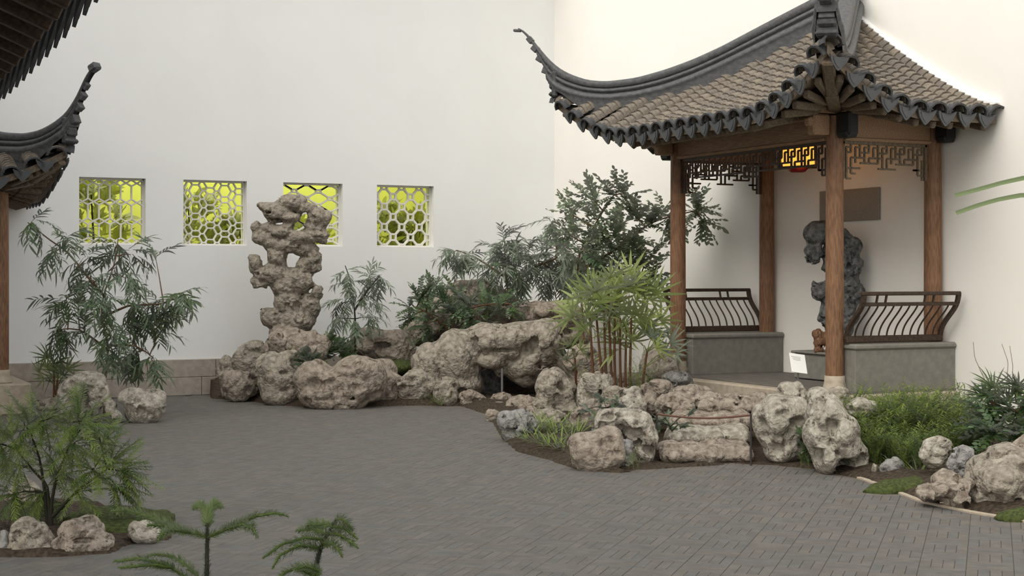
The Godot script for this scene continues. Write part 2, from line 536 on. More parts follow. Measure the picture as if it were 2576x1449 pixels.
func build_windows() -> void:
	var xs := [4.12, 5.64, 7.18, 8.71]
	var ws := [0.96, 0.97, 0.96, 0.97]
	for k in 4:
		var root := Node3D.new()
		root.name = "window_%d" % (k + 1)
		root.set_meta("kind", "structure")
		add_child(root)
		root.position = Vector3(xs[k], 2.23, WALL_Z)
		var w: float = ws[k]
		var h := 0.98
		var g := Geo.new()
		g.box(Vector3(w / 2, 0.014, -0.14), Vector3(w, 0.028, 0.16), 0.004)
		g.box(Vector3(w / 2, h - 0.012, -0.16), Vector3(w, 0.024, 0.08), 0.004)
		g.box(Vector3(0.012, h / 2, -0.16), Vector3(0.024, h, 0.08), 0.004)
		g.box(Vector3(w - 0.012, h / 2, -0.16), Vector3(0.024, h, 0.08), 0.004)
		part("frame", g, M.lattice, root)
		var lines := []
		if k == 0:
			var p := 0.158
			var row := 0.285
			for i in range(-1, 8):
				for j in range(-1, 5):
					var x := -0.005 + i * p
					var y := 0.06 + j * row
					lines.append([Vector2(x, y + 0.045), Vector2(x, y + row - 0.045)])
					for s in [-0.5, 0.5]:
						lines.append([Vector2(x, y + 0.045), Vector2(x + s * p, y)])
						lines.append([Vector2(x, y - 0.045), Vector2(x + s * p, y)])
		elif k == 1:
			hexagons(lines)
		elif k == 2:
			octagons(lines, 0.39, 0.215, 0.10)
		else:
			octagons(lines, 0.30, 0.322, 0.145)
		g = Geo.new()
		var done := {}
		for s in lines:
			var c := clipped(s[0], s[1], Vector2(0.02, 0.02), Vector2(w - 0.02, h - 0.02))
			if c.size():
				var m: Vector2 = (c[0] + c[1]) * 0.5
				var key := Vector2i(roundi(m.x * 400), roundi(m.y * 400))
				if done.has(key):
					continue
				done[key] = true
				g.bar(Vector3(c[0].x, c[0].y, -0.16), Vector3(c[1].x, c[1].y, -0.16), 0.030 if k == 3 else (0.026 if k == 2 else 0.021), 0.05, 0.004, Vector3(0, 0, 1))
		part("lattice", g, M.lattice, root)
	# the lit planting well behind the windows
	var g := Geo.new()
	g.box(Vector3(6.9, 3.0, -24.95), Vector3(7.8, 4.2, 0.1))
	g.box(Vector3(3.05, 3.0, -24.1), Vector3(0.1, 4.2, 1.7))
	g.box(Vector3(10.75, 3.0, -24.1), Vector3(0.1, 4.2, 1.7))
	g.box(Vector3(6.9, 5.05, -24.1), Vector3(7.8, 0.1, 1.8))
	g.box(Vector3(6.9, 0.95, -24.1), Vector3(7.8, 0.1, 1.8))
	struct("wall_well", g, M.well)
	var lamp := thing("well_light", "long strip light hidden above the lattice windows in the planted well", "light", Vector3(6.9, 4.55, -23.5))
	g = Geo.new()
	g.box(Vector3(0, 0.05, 0), Vector3(6.6, 0.08, 0.24), 0.01)
	part("housing", g, M.lattice, lamp)
	g = Geo.new()
	g.box(Vector3(0, 0.0, 0), Vector3(6.5, 0.02, 0.2))
	var glow := surface(Color(1, 1, 0.9), 0.5)
	glow.emission_enabled = true
	glow.emission = Color(1.0, 0.98, 0.75)
	glow.emission_energy_multiplier = 1.5
	part("diffuser", g, glow, lamp)
	var al := AreaLight3D.new()
	al.name = "well_area_light"
	al.area_size = Vector2(6.5, 0.2)
	al.light_color = Color(1.0, 1.0, 0.80)
	al.light_energy = 6.5
	al.shadow_enabled = true
	lamp.add_child(al)
	al.position = Vector3(0, -0.03, 0)
	al.rotation.x = -PI / 2
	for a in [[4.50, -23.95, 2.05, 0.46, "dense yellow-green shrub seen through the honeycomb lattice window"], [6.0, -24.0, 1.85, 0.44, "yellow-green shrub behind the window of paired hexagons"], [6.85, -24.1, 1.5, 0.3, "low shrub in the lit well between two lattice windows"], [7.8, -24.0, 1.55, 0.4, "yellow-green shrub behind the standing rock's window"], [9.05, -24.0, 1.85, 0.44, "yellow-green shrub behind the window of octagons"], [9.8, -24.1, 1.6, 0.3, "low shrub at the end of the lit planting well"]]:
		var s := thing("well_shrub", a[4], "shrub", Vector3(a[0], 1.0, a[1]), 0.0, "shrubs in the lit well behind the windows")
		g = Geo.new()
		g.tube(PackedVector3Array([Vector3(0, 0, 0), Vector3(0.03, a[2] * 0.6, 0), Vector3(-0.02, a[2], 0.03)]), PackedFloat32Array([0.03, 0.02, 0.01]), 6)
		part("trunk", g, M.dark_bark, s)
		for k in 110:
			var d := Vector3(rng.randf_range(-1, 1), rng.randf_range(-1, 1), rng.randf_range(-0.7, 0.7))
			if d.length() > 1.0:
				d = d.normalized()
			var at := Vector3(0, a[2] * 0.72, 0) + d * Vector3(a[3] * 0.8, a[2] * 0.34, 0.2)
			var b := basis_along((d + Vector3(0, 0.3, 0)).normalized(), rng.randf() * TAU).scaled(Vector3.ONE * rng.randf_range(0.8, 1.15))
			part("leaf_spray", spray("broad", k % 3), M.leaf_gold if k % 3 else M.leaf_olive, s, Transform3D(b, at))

func bed_outline() -> PackedVector2Array:
	return PackedVector2Array([Vector2(5.837, -22.09), Vector2(6.16, -21.775), Vector2(6.371, -20.548), Vector2(6.843, -19.76), Vector2(7.553, -19.834), Vector2(8.139, -19.694), Vector2(8.578, -19.339), Vector2(8.333, -17.936), Vector2(7.333, -15.473), Vector2(6.879, -14.118), Vector2(6.847, -13.351), Vector2(6.744, -12.588), Vector2(6.992, -12.214), Vector2(7.433, -12.32), Vector2(7.959, -12.329), Vector2(8.45, -12.227), Vector2(8.756, -11.68), Vector2(8.656, -10.81), Vector2(8.436, -10.177), Vector2(8.237, -9.602), Vector2(8.204, -9.03), Vector2(8.255, -8.525), Vector2(8.307, -7.889), Vector2(11.9, -7.6), Vector2(11.9, -22.95), Vector2(6.0509, -22.95)])

func front_bed_outline() -> PackedVector2Array:
	return PackedVector2Array([Vector2(0.991, -10.426), Vector2(1.36, -10.294), Vector2(1.655, -10.151), Vector2(2.037, -10.123), Vector2(2.217, -10.429), Vector2(2.492, -10.468), Vector2(2.627, -10.913), Vector2(2.631, -11.68), Vector2(2.359, -12.257), Vector2(2.032, -12.649), Vector2(1.239, -13.033)])

func build_paving() -> void:
	var fl := get_node("floor")
	var g := Geo.new()
	var bw := 0.07
	var bl := 0.28
	g.box(Vector3(0, -0.03, 0), Vector3(bl - 0.0024, 0.06, bw - 0.0024), 0.002)
	var m := g.mesh()
	var bed := bed_outline()
	var front := front_bed_outline()
	var bed_in: PackedVector2Array = Geometry2D.offset_polygon(bed, -0.16)[0]
	var front_in: PackedVector2Array = Geometry2D.offset_polygon(front, -0.16)[0]
	var all := []
	var turn := deg_to_rad(43.0)
	var r := RandomNumberGenerator.new()
	r.seed = 11
	for i in range(-56, 57):
		for j in range(-56, 57):
			var c := Vector2(i * bl, j * bl).rotated(turn) + Vector2(5.0, -14.0)
			var z := c.x * sin(YAW) * -1.0 - c.y * cos(YAW)
			var x := c.x * cos(YAW) - c.y * sin(YAW)
			if z < 7.6 or c.y < -22.85 or c.x > 11.8 or absf(x) > z * 0.36 + 0.3:
				continue
			for k in 4:
				var off := Vector2(0, (k - 1.5) * bw)
				var a := turn
				if (i + j) % 2:
					off = Vector2((k - 1.5) * bw, 0)
					a += PI / 2
				var p := c + off.rotated(turn)
				if Geometry2D.is_point_in_polygon(p, bed_in) or Geometry2D.is_point_in_polygon(p, front_in):
					continue
				var b := Basis.from_euler(Vector3(r.randf_range(-0.006, 0.006), -a, r.randf_range(-0.003, 0.003)))
				all.append([z, Transform3D(b, Vector3(p.x, r.randf_range(-0.0016, 0.0), p.y)), r.randi() % 4])
	all.sort_custom(func(p, q): return p[0] < q[0])
	var rest := [[], [], [], []]
	var shown := 0
	for a in all:
		if a[0] > 9.2 and shown < 300:
			shown += 1
			part("brick", m, M.brick[a[2]], fl, a[1])
		else:
			rest[a[2]].append(a[1])
	for k in 4:
		scatter("bricks", m, M.brick[k], rest[k], fl)

func bed_height(p: Vector2, line: PackedVector2Array) -> float:
	var d := 1e9
	for i in line.size() - 4:
		var q := Geometry2D.get_closest_point_to_segment(p, line[i], line[i + 1])
		d = minf(d, q.distance_to(p))
	var top := 0.10
	if p.y < -20.6 and p.x < 9.0:
		top = 0.30
	elif p.x > 9.6 and p.y > -12.9:
		top = 0.10
	var h := minf(top, 0.015 + d * 0.3)
	var steps := Geometry2D.get_closest_point_to_segment(p, Vector2(7.9926, -12.3805), Vector2(10.3, -15.2)).distance_to(p)
	h = minf(h, maxf(0.01, (steps - 0.9) * 0.6))
	var cave := p.distance_to(Vector2(9.9186, -20.3575))
	h = minf(h, maxf(0.01, (cave - 0.55) * 0.5))
	return h

func build_beds() -> void:
	var f := FastNoiseLite.new()
	f.frequency = 0.9
	f.seed = 3
	for which in 2:
		var line := bed_outline() if which == 0 else front_bed_outline()
		var g := Geo.new()
		var lo := Vector2(1e9, 1e9)
		var hi := -lo
		for q in line:
			lo = lo.min(q)
			hi = hi.max(q)
		var s := 0.09
		var nx := int((hi.x - lo.x) / s) + 2
		var nz := int((hi.y - lo.y) / s) + 2
		var p := PackedVector3Array()
		for k in nz:
			for i in nx:
				var c := lo + Vector2(i, k) * s
				c.x = minf(c.x, 11.95)
				c.y = maxf(c.y, -22.98)
				var y := -0.12
				if not Geometry2D.is_point_in_polygon(c, line):      # pull the rim of the sheet onto the outline
					var best := 1e9
					var put := c
					for e in line.size():
						var q := Geometry2D.get_closest_point_to_segment(c, line[e], line[(e + 1) % line.size()])
						if q.distance_to(c) < best:
							best = q.distance_to(c)
							put = q
					if best < s * 1.42:
						c = put
						y = -0.012
				else:
					y = bed_height(c, line) if which == 0 else 0.03
					y += f.get_noise_2d(c.x * 3, c.y * 3) * 0.03
				p.append(Vector3(c.x, y, c.y))
		g.grid(p, nz, nx, true)
		struct("ground_bed" if which == 0 else "ground_bed_front", g, M.soil)

# ---------------------------------------------------------------- half pavilions: local z = 0 is the wall behind, the eave faces +z
class Roof:
	var xc := 2.835         # plan corner of the eave
	var zc := 2.52
	var flare := 0.18
	var flare_x := 0.37
	var eave := 3.5         # height at mid eave, apex, and the lift of the corners
	var rise := 1.4
	var lift := 0.55

	func lateral(d: float) -> float:
		return pow(maxf(0.0, 1.0 - d / 1.6), 1.8)

	func eave_z(x: float) -> float:
		return zc - flare * (1.0 - lateral(xc - absf(x)))

	func eave_x(z: float) -> float:
		return xc - flare_x * (1.0 - lateral(zc - absf(z)))

	func height(t: float, d: float) -> float:              # t from eave to apex, d = distance to the hip
		return eave + rise * pow(clampf(t, 0.0, 1.0), 1.25) + lift * pow(maxf(0.0, 1.0 - t / 0.55), 1.5) * lateral(d)

	func front(x: float, z: float) -> Vector3:
		var t := 0.0
		for k in 4:
			t = 1.0 - z / eave_z(x / maxf(1.0 - t, 0.02))
		return Vector3(x, height(t, maxf(0.0, xc * (1.0 - t) - absf(x))), z)

	func side(x: float, z: float, sg: float) -> Vector3:
		var t := 0.0
		for k in 4:
			t = 1.0 - absf(x) / eave_x(z / maxf(1.0 - t, 0.02))
		return Vector3(absf(x) * sg, height(t, maxf(0.0, zc * (1.0 - t) - z)), z)

func tile_shell(r0: float, r1: float, length: float, thick: float) -> ArrayMesh:    # a barrel tile along z, lower end at +z
	var g := Geo.new()
	var n := 7
	var p := PackedVector3Array()
	for row in [[-0.5, r1, 0.0], [0.5, r0, 0.0], [0.5, r0 - thick, 0.0], [0.2, r0 - thick, 0.0]]:
		for k in n:
			var a := deg_to_rad(-5.0) + deg_to_rad(190.0) * k / (n - 1)
			p.append(Vector3(cos(a) * row[1], sin(a) * row[1], row[0] * length))
	for i in 3:
		var q := PackedVector3Array()
		for k in 2 * n:
			q.append(p[i * n + k])
		g.grid(q, 2, n, true)
	return g.mesh()

func drip_shape() -> ArrayMesh:                           # a tongue-shaped drip tile
	var o := PackedVector2Array()
	for k in 9:
		var x := lerpf(-0.095, 0.095, k / 8.0)
		o.append(Vector2(x, -0.028 + 0.030 * pow(absf(x) / 0.095, 2.0)))
	for q in [Vector2(0.088, -0.03), Vector2(0.072, -0.075), Vector2(0.045, -0.115), Vector2(0.018, -0.15), Vector2(0, -0.165), Vector2(-0.018, -0.15), Vector2(-0.045, -0.115), Vector2(-0.072, -0.075), Vector2(-0.088, -0.03)]:
		o.append(q)
	var g := Geo.new()
	g.extrude(o, Transform3D.IDENTITY, 0.022)
	var inner := PackedVector2Array()                      # a raised field inside the rim
	for q in o:
		inner.append((q - Vector2(0, -0.07)) * 0.68 + Vector2(0, -0.07))
	g.extrude(inner, Transform3D(Basis.IDENTITY, Vector3(0, 0, 0.006)), 0.022)
	return g.mesh()

func aim(z: Vector3, up := Vector3.UP) -> Basis:          # z forwards, y as near to up as it goes
	var zz := z.normalized()
	var x := up.cross(zz).normalized()
	return Basis(x, zz.cross(x), zz)

func hip_profile(t: float) -> Vector2:                    # (bottom, top) of the hip ridge above the ground, t from corner to apex
	var ts := [-0.150, -0.139, -0.119, -0.095, -0.076, -0.05, -0.023, 0.03, 0.106, 0.183, 0.285, 0.385, 0.483, 0.58, 0.73, 0.86, 1.0]
	var bo := [5.02, 4.985, 4.90, 4.76, 4.63, 4.45, 4.27, 4.14, 4.056, 4.02, 4.04, 4.10, 4.21, 4.35, 4.59, 4.80, 5.03]
	var tp := [5.06, 5.045, 4.99, 4.88, 4.79, 4.67, 4.56, 4.42, 4.31, 4.278, 4.305, 4.388, 4.50, 4.643, 4.906, 5.128, 5.36]
	for i in ts.size() - 1:
		if t <= ts[i + 1] or i == ts.size() - 2:
			var k: float = (t - ts[i]) / (ts[i + 1] - ts[i])
			return Vector2(lerpf(bo[i], bo[i + 1], k), lerpf(tp[i], tp[i + 1], k))
	return Vector2.ZERO

func hip_smooth(t: float) -> Vector2:
	var s := Vector2.ZERO
	for k in 5:
		s += hip_profile(clampf(t + (k - 2) * 0.012, -0.149, 1.0))
	return s / 5.0

func hip_ridge(root: Node3D, rf: Roof, sx: float, dy: float, squeeze: float, stout: bool) -> void:
	var out := Vector3(rf.xc * sx, 0, rf.zc)
	var along := out.normalized()
	var across := Vector3.UP.cross(along)
	var holder := part("hip_ridge", ridge_sweep(rf, sx, dy, squeeze, 0, stout), M.ridge, root)
	part("ridge_band", ridge_sweep(rf, sx, dy, squeeze, 1, stout), M.ridge, holder)
	part("ridge_cap", ridge_sweep(rf, sx, dy, squeeze, 2, stout), M.ridge, holder)
	# stepped courses and a scrolled end block under the curled tip
	for k in 5:
		var t: float = [-0.02, -0.045, -0.068, -0.088, -0.107][k]
		var h := hip_smooth(t)
		var at := out * (1.0 - (t * 0.8 if stout else t)) + Vector3.UP * ((h.x - (0.05 if stout else 0.0) - 4.0) * squeeze + 4.0 + dy)
		var g := Geo.new()
		var w: float = [0.16, 0.12, 0.10, 0.085, 0.07][k]
		g.box(Vector3.ZERO, Vector3(w, 0.13 - 0.015 * k, 0.09), 0.008, aim(along + Vector3.UP * (0.15 + 0.25 * k)))
		part("ridge_step", g, M.ridge, holder, Transform3D(Basis.IDENTITY, at + Vector3.UP * 0.05 - along * 0.015))
	var tip := Geo.new()
	var th := hip_smooth(-0.144)
	if stout:
		tip.box(out * 1.117 + Vector3.UP * ((th.y - 4.0) * squeeze + 4.0 + dy + 0.01), Vector3(0.13, 0.10, 0.13), 0.02, aim(along + Vector3.UP * 0.5))
	else:
		tip.box(out * 1.146 + Vector3.UP * (((th.x + th.y) * 0.5 - 4.0) * squeeze + 4.0 + dy) + along * 0.02, Vector3(0.06, 0.035, 0.10), 0.008, aim(along + Vector3.UP * 0.1))
	part("ridge_tip", tip, M.ridge, holder)
	var g := Geo.new()
	var y0 := rf.eave + rf.lift + 0.06
	var c := out * 1.005 + Vector3.UP * (y0 + 0.16)
	var b := aim(along)
	g.box(c, Vector3(0.21, 0.34, 0.08), 0.02, b)
	g.box(c + along * 0.05 + Vector3(0, 0.10, 0), Vector3(0.17, 0.07, 0.05), 0.025, b)
	g.box(c + along * 0.05 + Vector3(0, -0.02, 0), Vector3(0.19, 0.10, 0.06), 0.04, b)
	g.box(c + along * 0.05 + Vector3(0, -0.13, 0), Vector3(0.23, 0.06, 0.06), 0.025, b)
	part("scroll_block", g, M.tile_dark, holder)

func ridge_sweep(rf: Roof, sx: float, dy: float, squeeze: float, band: int, stout: bool) -> Geo:
	var g := Geo.new()
	var out := Vector3(rf.xc * sx, 0, rf.zc)
	var across := Vector3.UP.cross(out.normalized())
	var prof: Array = [
		[[0.13, -0.95], [0.135, -0.02], [0.155, 0.05], [0.16, 0.16], [0.14, 0.27], [0.10, 0.33]],
		[[0.085, 0.30], [0.085, 0.38], [0.11, 0.42], [0.115, 0.50], [0.10, 0.57], [0.075, 0.60]],
		[[0.07, 0.57], [0.07, 0.64], [0.095, 0.67], [0.10, 0.86], [0.075, 0.97], [0.0, 1.0]]][band]
	var t0: float = [-0.035, -0.075, -0.146][band]
	var cols := prof.size() * 2
	var p := PackedVector3Array()
	var rows := 56
	for i in rows:
		var t := lerpf(t0, 0.985, pow(float(i) / (rows - 1), 1.25))
		var h := hip_smooth(t)
		h = (h - Vector2(4, 4)) * squeeze + Vector2(4, 4) + Vector2(dy, dy)
		var thin := clampf(1.0 + (t - 0.02) * 5.5, 0.55 if stout else 0.26, 1.0)
		if stout and t < -0.03:
			h.x -= 0.5 * minf(0.09, -t - 0.03)
		var base := out * (1.0 - (t * 0.8 if stout and t < 0.0 else t))
		for k in cols:
			var q: Array = prof[k] if k < prof.size() else prof[cols - 1 - k]
			var s := 1.0 if k < prof.size() else -1.0
			var low: float = q[1] if q[1] > -0.5 else lerpf(-0.1, q[1], clampf((t - 0.03) / 0.14, 0.0, 1.0))
			p.append(base + across * (q[0] * thin * s) + Vector3.UP * lerpf(h.x, h.y, low))
	g.grid(p, rows, cols)
	for e in [0, rows - 1]:
		var f := PackedVector3Array()
		for k in cols:
			f.append(p[e * cols + k])
		g.poly(f, (p[(1 if e == 0 else rows - 2) * cols + 1] + p[(1 if e == 0 else rows - 2) * cols + cols - 2]) * 0.5)
	return g

func tiled_roof(root: Node3D, rf: Roof, dy: float, squeeze: float, limit: int, pillar: Vector2, inner: float) -> void:
	# deck and soffit
	var roof: MeshInstance3D = null
	for sheet in 2:
		var g := Geo.new()
		var off := -0.01 if sheet == 0 else -0.10
		var n := 41
		var m := 14
		for face in 3:
			var p := PackedVector3Array()
			for i in m:
				var t := float(i) / (m - 1) * 0.97
				for k in n:
					var s := float(k) / (n - 1)
					var q: Vector3
					if face == 0:
						var x := rf.xc * lerpf(-1, 1, s)
						q = Vector3(x * (1.0 - t), rf.height(t, (rf.xc - absf(x)) * (1.0 - t)), rf.eave_z(x) * (1.0 - t))
					else:
						var z := rf.zc * s
						q = Vector3(rf.eave_x(z) * (1.0 - t) * (1 if face == 1 else -1), rf.height(t, (rf.zc - z) * (1.0 - t)), maxf(z * (1.0 - t), 0.02))
					p.append(q + Vector3.UP * off)
			g.grid(p, m, n, (face == 2) == (sheet == 1))
			if sheet == 1:                                   # the board along the eave
				var e := PackedVector3Array()
				for k in n:
					e.append(p[k] + Vector3.UP * 0.09)
				for k in n:
					e.append(p[k])
				g.grid(e, 2, n, face == 2)
		if sheet == 0:
			roof = part("roof", g, M.tile_deep, root)
		else:
			part("soffit", g, M.wood_grey, roof)
	# barrel tiles in overlapping rows, with hooded ends and drip tiles along the eave
	var shell := tile_shell(0.100, 0.088, 0.15, 0.016)
	var hood := tile_shell(0.130, 0.118, 0.10, 0.024)
	var drip := drip_shape()
	var tiles := []
	var pitch := 0.27
	for face in 3:
		var half := int((rf.xc - 0.06) / pitch) if face == 0 else int((rf.zc - 0.06) / pitch)
		for k in range(-half if face == 0 else 0, half + 1):
			var c := k * pitch + (0.0 if face == 0 else 0.06)
			var top := absf(c) * rf.zc / rf.xc + 0.06 if face == 0 else c * rf.xc / rf.zc + 0.06
			var lo := rf.eave_z(c) if face == 0 else rf.eave_x(c)
			var sg := -1.0 if face == 2 else 1.0
			var a := lo
			var first := true
			while a > top or first:
				var p0 := rf.front(c, a) if face == 0 else rf.side(a, c, sg)
				var p1 := rf.front(c, a - 0.06) if face == 0 else rf.side(a - 0.06, c, sg)
				var d := (p0 - p1).normalized()
				var b := aim(d + Vector3.UP * 0.13)
				if first:
					part("eave_tile", hood, M.tile_dark, roof, Transform3D(aim(d) * Basis.from_scale(Vector3(1, 0.85, 1)), p0 + d * 0.03))
					first = false
				tiles.append([-1.0 if face == 2 else p0.z * 0.5 + p0.x, Transform3D(b, (p0 + p1) * 0.5 + Vector3.UP * 0.012)])
				a -= 0.097
			var cd := c + pitch * 0.5
			if cd < (rf.xc if face == 0 else rf.zc) - 0.02:
				var e := rf.front(cd, rf.eave_z(cd)) if face == 0 else rf.side(rf.eave_x(cd), cd, sg)
				var o := Vector3(0, -0.25, 1) if face == 0 else Vector3(sg, -0.25, 0)
				part("drip_tile", drip, M.tile_edge, roof, Transform3D(aim(o) * Basis.from_scale(Vector3(1.28, 0.97, 1)), e + Vector3(o.x, 0, o.z) * 0.05))
	tiles.sort_custom(func(p, q): return p[0] > q[0])
	var rest := []
	for i in tiles.size():
		if i < limit:
			part("roof_tile", shell, M.tile[i * 7 % 3], roof, tiles[i][1])
		else:
			rest.append(tiles[i][1])
	if rest.size():
		scatter("roof_tiles", shell, M.tile[0], rest, roof)
	# rafters, fanned at the corners, and the raking corner beams
	for face in 3:
		var sg := -1.0 if face == 2 else 1.0
		var ends := []
		var w := pillar.x if face == 0 else pillar.y
		var n := int(w / 0.23)
		for k in range(-n if face == 0 else 0, n + 1):
			var c := k * 0.23 + (0.0 if face == 0 else 0.1)
			ends.append([c, c])
		for k in 5:
			var far: float = lerpf(w + 0.18, (rf.xc if face == 0 else rf.zc) - 0.14, k / 4.0)
			for s in ([-1.0, 1.0] if face == 0 else [1.0]):
				ends.append([s * (w - 0.02 + 0.015 * k), s * far])
		for e in ends:
			var at := rf.front(e[1], rf.eave_z(e[1]) - 0.09) if face == 0 else rf.side(rf.eave_x(e[1]) - 0.09, e[1], sg)
			var from := Vector3(e[0], inner, pillar.y - 0.05) if face == 0 else Vector3((pillar.x - 0.05) * sg, inner, e[0])
			var g := Geo.new()
			var mid := (from + at + Vector3.DOWN * 0.15) * 0.5 + Vector3.DOWN * 0.04
			g.bar(from, mid, 0.075, 0.085, 0.015)
			g.bar(mid, at + Vector3.DOWN * 0.15, 0.075, 0.085, 0.015)
			part("rafter", g, M.wood_grey, root)
	for s in [-1.0, 1.0]:
		var g := Geo.new()
		var tip := Vector3(rf.xc * s * 0.975, rf.eave + rf.lift - 0.13, rf.zc * 0.975)
		var from := Vector3(pillar.x * s * 0.9, inner - 0.08, pillar.y * 0.9)
		var mid := from.lerp(tip, 0.6) + Vector3.DOWN * 0.10
		g.bar(from, mid, 0.14, 0.17, 0.02)
		g.bar(mid, tip, 0.13, 0.15, 0.02)
		part("corner_beam", g, M.wood_grey, root)
		hip_ridge(root, rf, s, dy, squeeze, dy < -0.1)

func column_parts(root: Node3D, at: Vector3, bottom: float, top: float) -> void:
	var g := Geo.new()
	g.lathe(PackedVector2Array([Vector2(0.0, bottom), Vector2(0.098, bottom), Vector2(0.098, bottom + 1.0), Vector2(0.095, bottom + 2.0), Vector2(0.092, top), Vector2(0.0, top)]), 24, at)
	part("column", g, M.wood, root)
	g = Geo.new()
	g.lathe(PackedVector2Array([Vector2(0, bottom - 0.17), Vector2(0.14, bottom - 0.17), Vector2(0.14, bottom - 0.155), Vector2(0.125, bottom - 0.12), Vector2(0.112, bottom - 0.06), Vector2(0.108, bottom + 0.0), Vector2(0.0, bottom + 0.0)]), 24, at)
	part("column_base", g, M.tan_stone, root)

func fretwork(root: Node3D, from: Vector3, to: Vector3, out: Vector3, drop: float, mat: Material) -> void:
	# a hanging lattice of thin strips: stepped bands between two posts that reach lower at the ends
	var along := (to - from).normalized()
	var w := from.distance_to(to)
	var g := Geo.new()
	var n := int(round(w / 0.062))
	var s := w / n
	var th := 0.021
	var put := func(x0: float, y0: float, x1: float, y1: float, k: float) -> void:
		g.bar(from + along * x0 + Vector3.DOWN * y0, from + along * x1 + Vector3.DOWN * y1, th * k, th * k, 0.002, out)
	put.call(0, 0.012, w, 0.012, 1.7)
	put.call(0.012, 0, 0.012, drop, 1.7)
	put.call(w - 0.012, 0, w - 0.012, drop, 1.7)
	var u := drop / 7.0
	for c in range(1, n):
		var x := c * s
		var edge := mini(c, n - c)
		var low := 7 if edge == 1 else (6 if edge == 2 else (5 if edge == 3 else 4))
		var mid: int = absi(c * 2 - n)
		if mid <= 4 and n > 12:
			low = 5
		var kind := c % 4
		if kind == 0:
			put.call(x, 0.0, x, u * (low - 1), 1.0)
		elif kind == 1:
			put.call(x, u, x, u * low, 1.0)
		elif kind == 2:
			put.call(x, 0.0, x, u * 2, 1.0)
			put.call(x, u * 3, x, u * low, 1.0)
		else:
			put.call(x, u, x, u * (low - 1), 1.0)
		if c < n - 1:
			var e2 := mini(c + 1, n - c - 1)
			if kind % 2 == 1:
				put.call(x, u, x + s, u, 1.0)
			if kind < 2:
				put.call(x, u * 2, x + s, u * 2, 1.0)
			if kind != 1:
				put.call(x, u * 3, x + s, u * 3, 1.0)
			put.call(x, u * low, x + s, u * low, 1.0)
			if low > 5 or e2 < 3:
				put.call(x, u * 5, x + s, u * 5, 1.0)
	part("fretwork", g, mat, root)

func bench_rail(root: Node3D, sg: float, x0: float, z0: float, z1: float, y0: float) -> void:
	var y1 := y0 + 0.54
	var curve := func(t: float) -> Vector3:               # the S-shaped side of the backrest, leaning outwards
		return Vector3(sg * (x0 + 0.30 * (t - 0.125 * sin(t * TAU))), lerpf(y0 + 0.045, y1, t), 0)
	var holder := Geo.new()
	holder.bar(curve.call(0.0) + Vector3(0, 0, z0), curve.call(0.0) + Vector3(0, 0, z1), 0.07, 0.075, 0.01)
	var rail := part("railing", holder, M.wood_dark, root)
	var g := Geo.new()
	g.bar(curve.call(1.0) + Vector3(0, 0, z0), curve.call(1.0) + Vector3(0, 0, z1 + 0.02), 0.055, 0.042, 0.01)
	part("top_rail", g, M.wood_dark, rail)
	g = Geo.new()
	g.bar(curve.call(0.77) + Vector3(0, 0, z0), curve.call(0.77) + Vector3(0, 0, z1), 0.035, 0.04, 0.006)
	part("middle_rail", g, M.wood_dark, rail)
	var n := 13
	for k in n:
		var z := lerpf(z0 + 0.02, z1 - 0.02, float(k) / (n - 1))
		var last := 1.0 if k == 0 or k == n - 1 else 0.77
		var path := PackedVector3Array()
		for i in 12:
			path.append(curve.call(last * i / 11.0) + Vector3(0, 0, z))
		g = Geo.new()
		var r := 0.034 if last == 1.0 else 0.0125
		for i in 11:
			g.bar(path[i], path[i + 1] + (path[i + 1] - path[i]) * 0.08, r * 1.1, r * 1.5, 0.003, Vector3(0, 0, 1))
		part("baluster", g, M.wood_dark, rail)
	for z in [0.27, 0.36, 0.66, 0.75]:
		g = Geo.new()
		var zz := lerpf(z0, z1, z if z < 0.5 else z + 0.1)
		g.bar(curve.call(0.77) + Vector3(0, 0, zz), curve.call(1.0) + Vector3(0, 0, zz), 0.022, 0.022, 0.003)
		part("strut", g, M.wood_dark, rail)

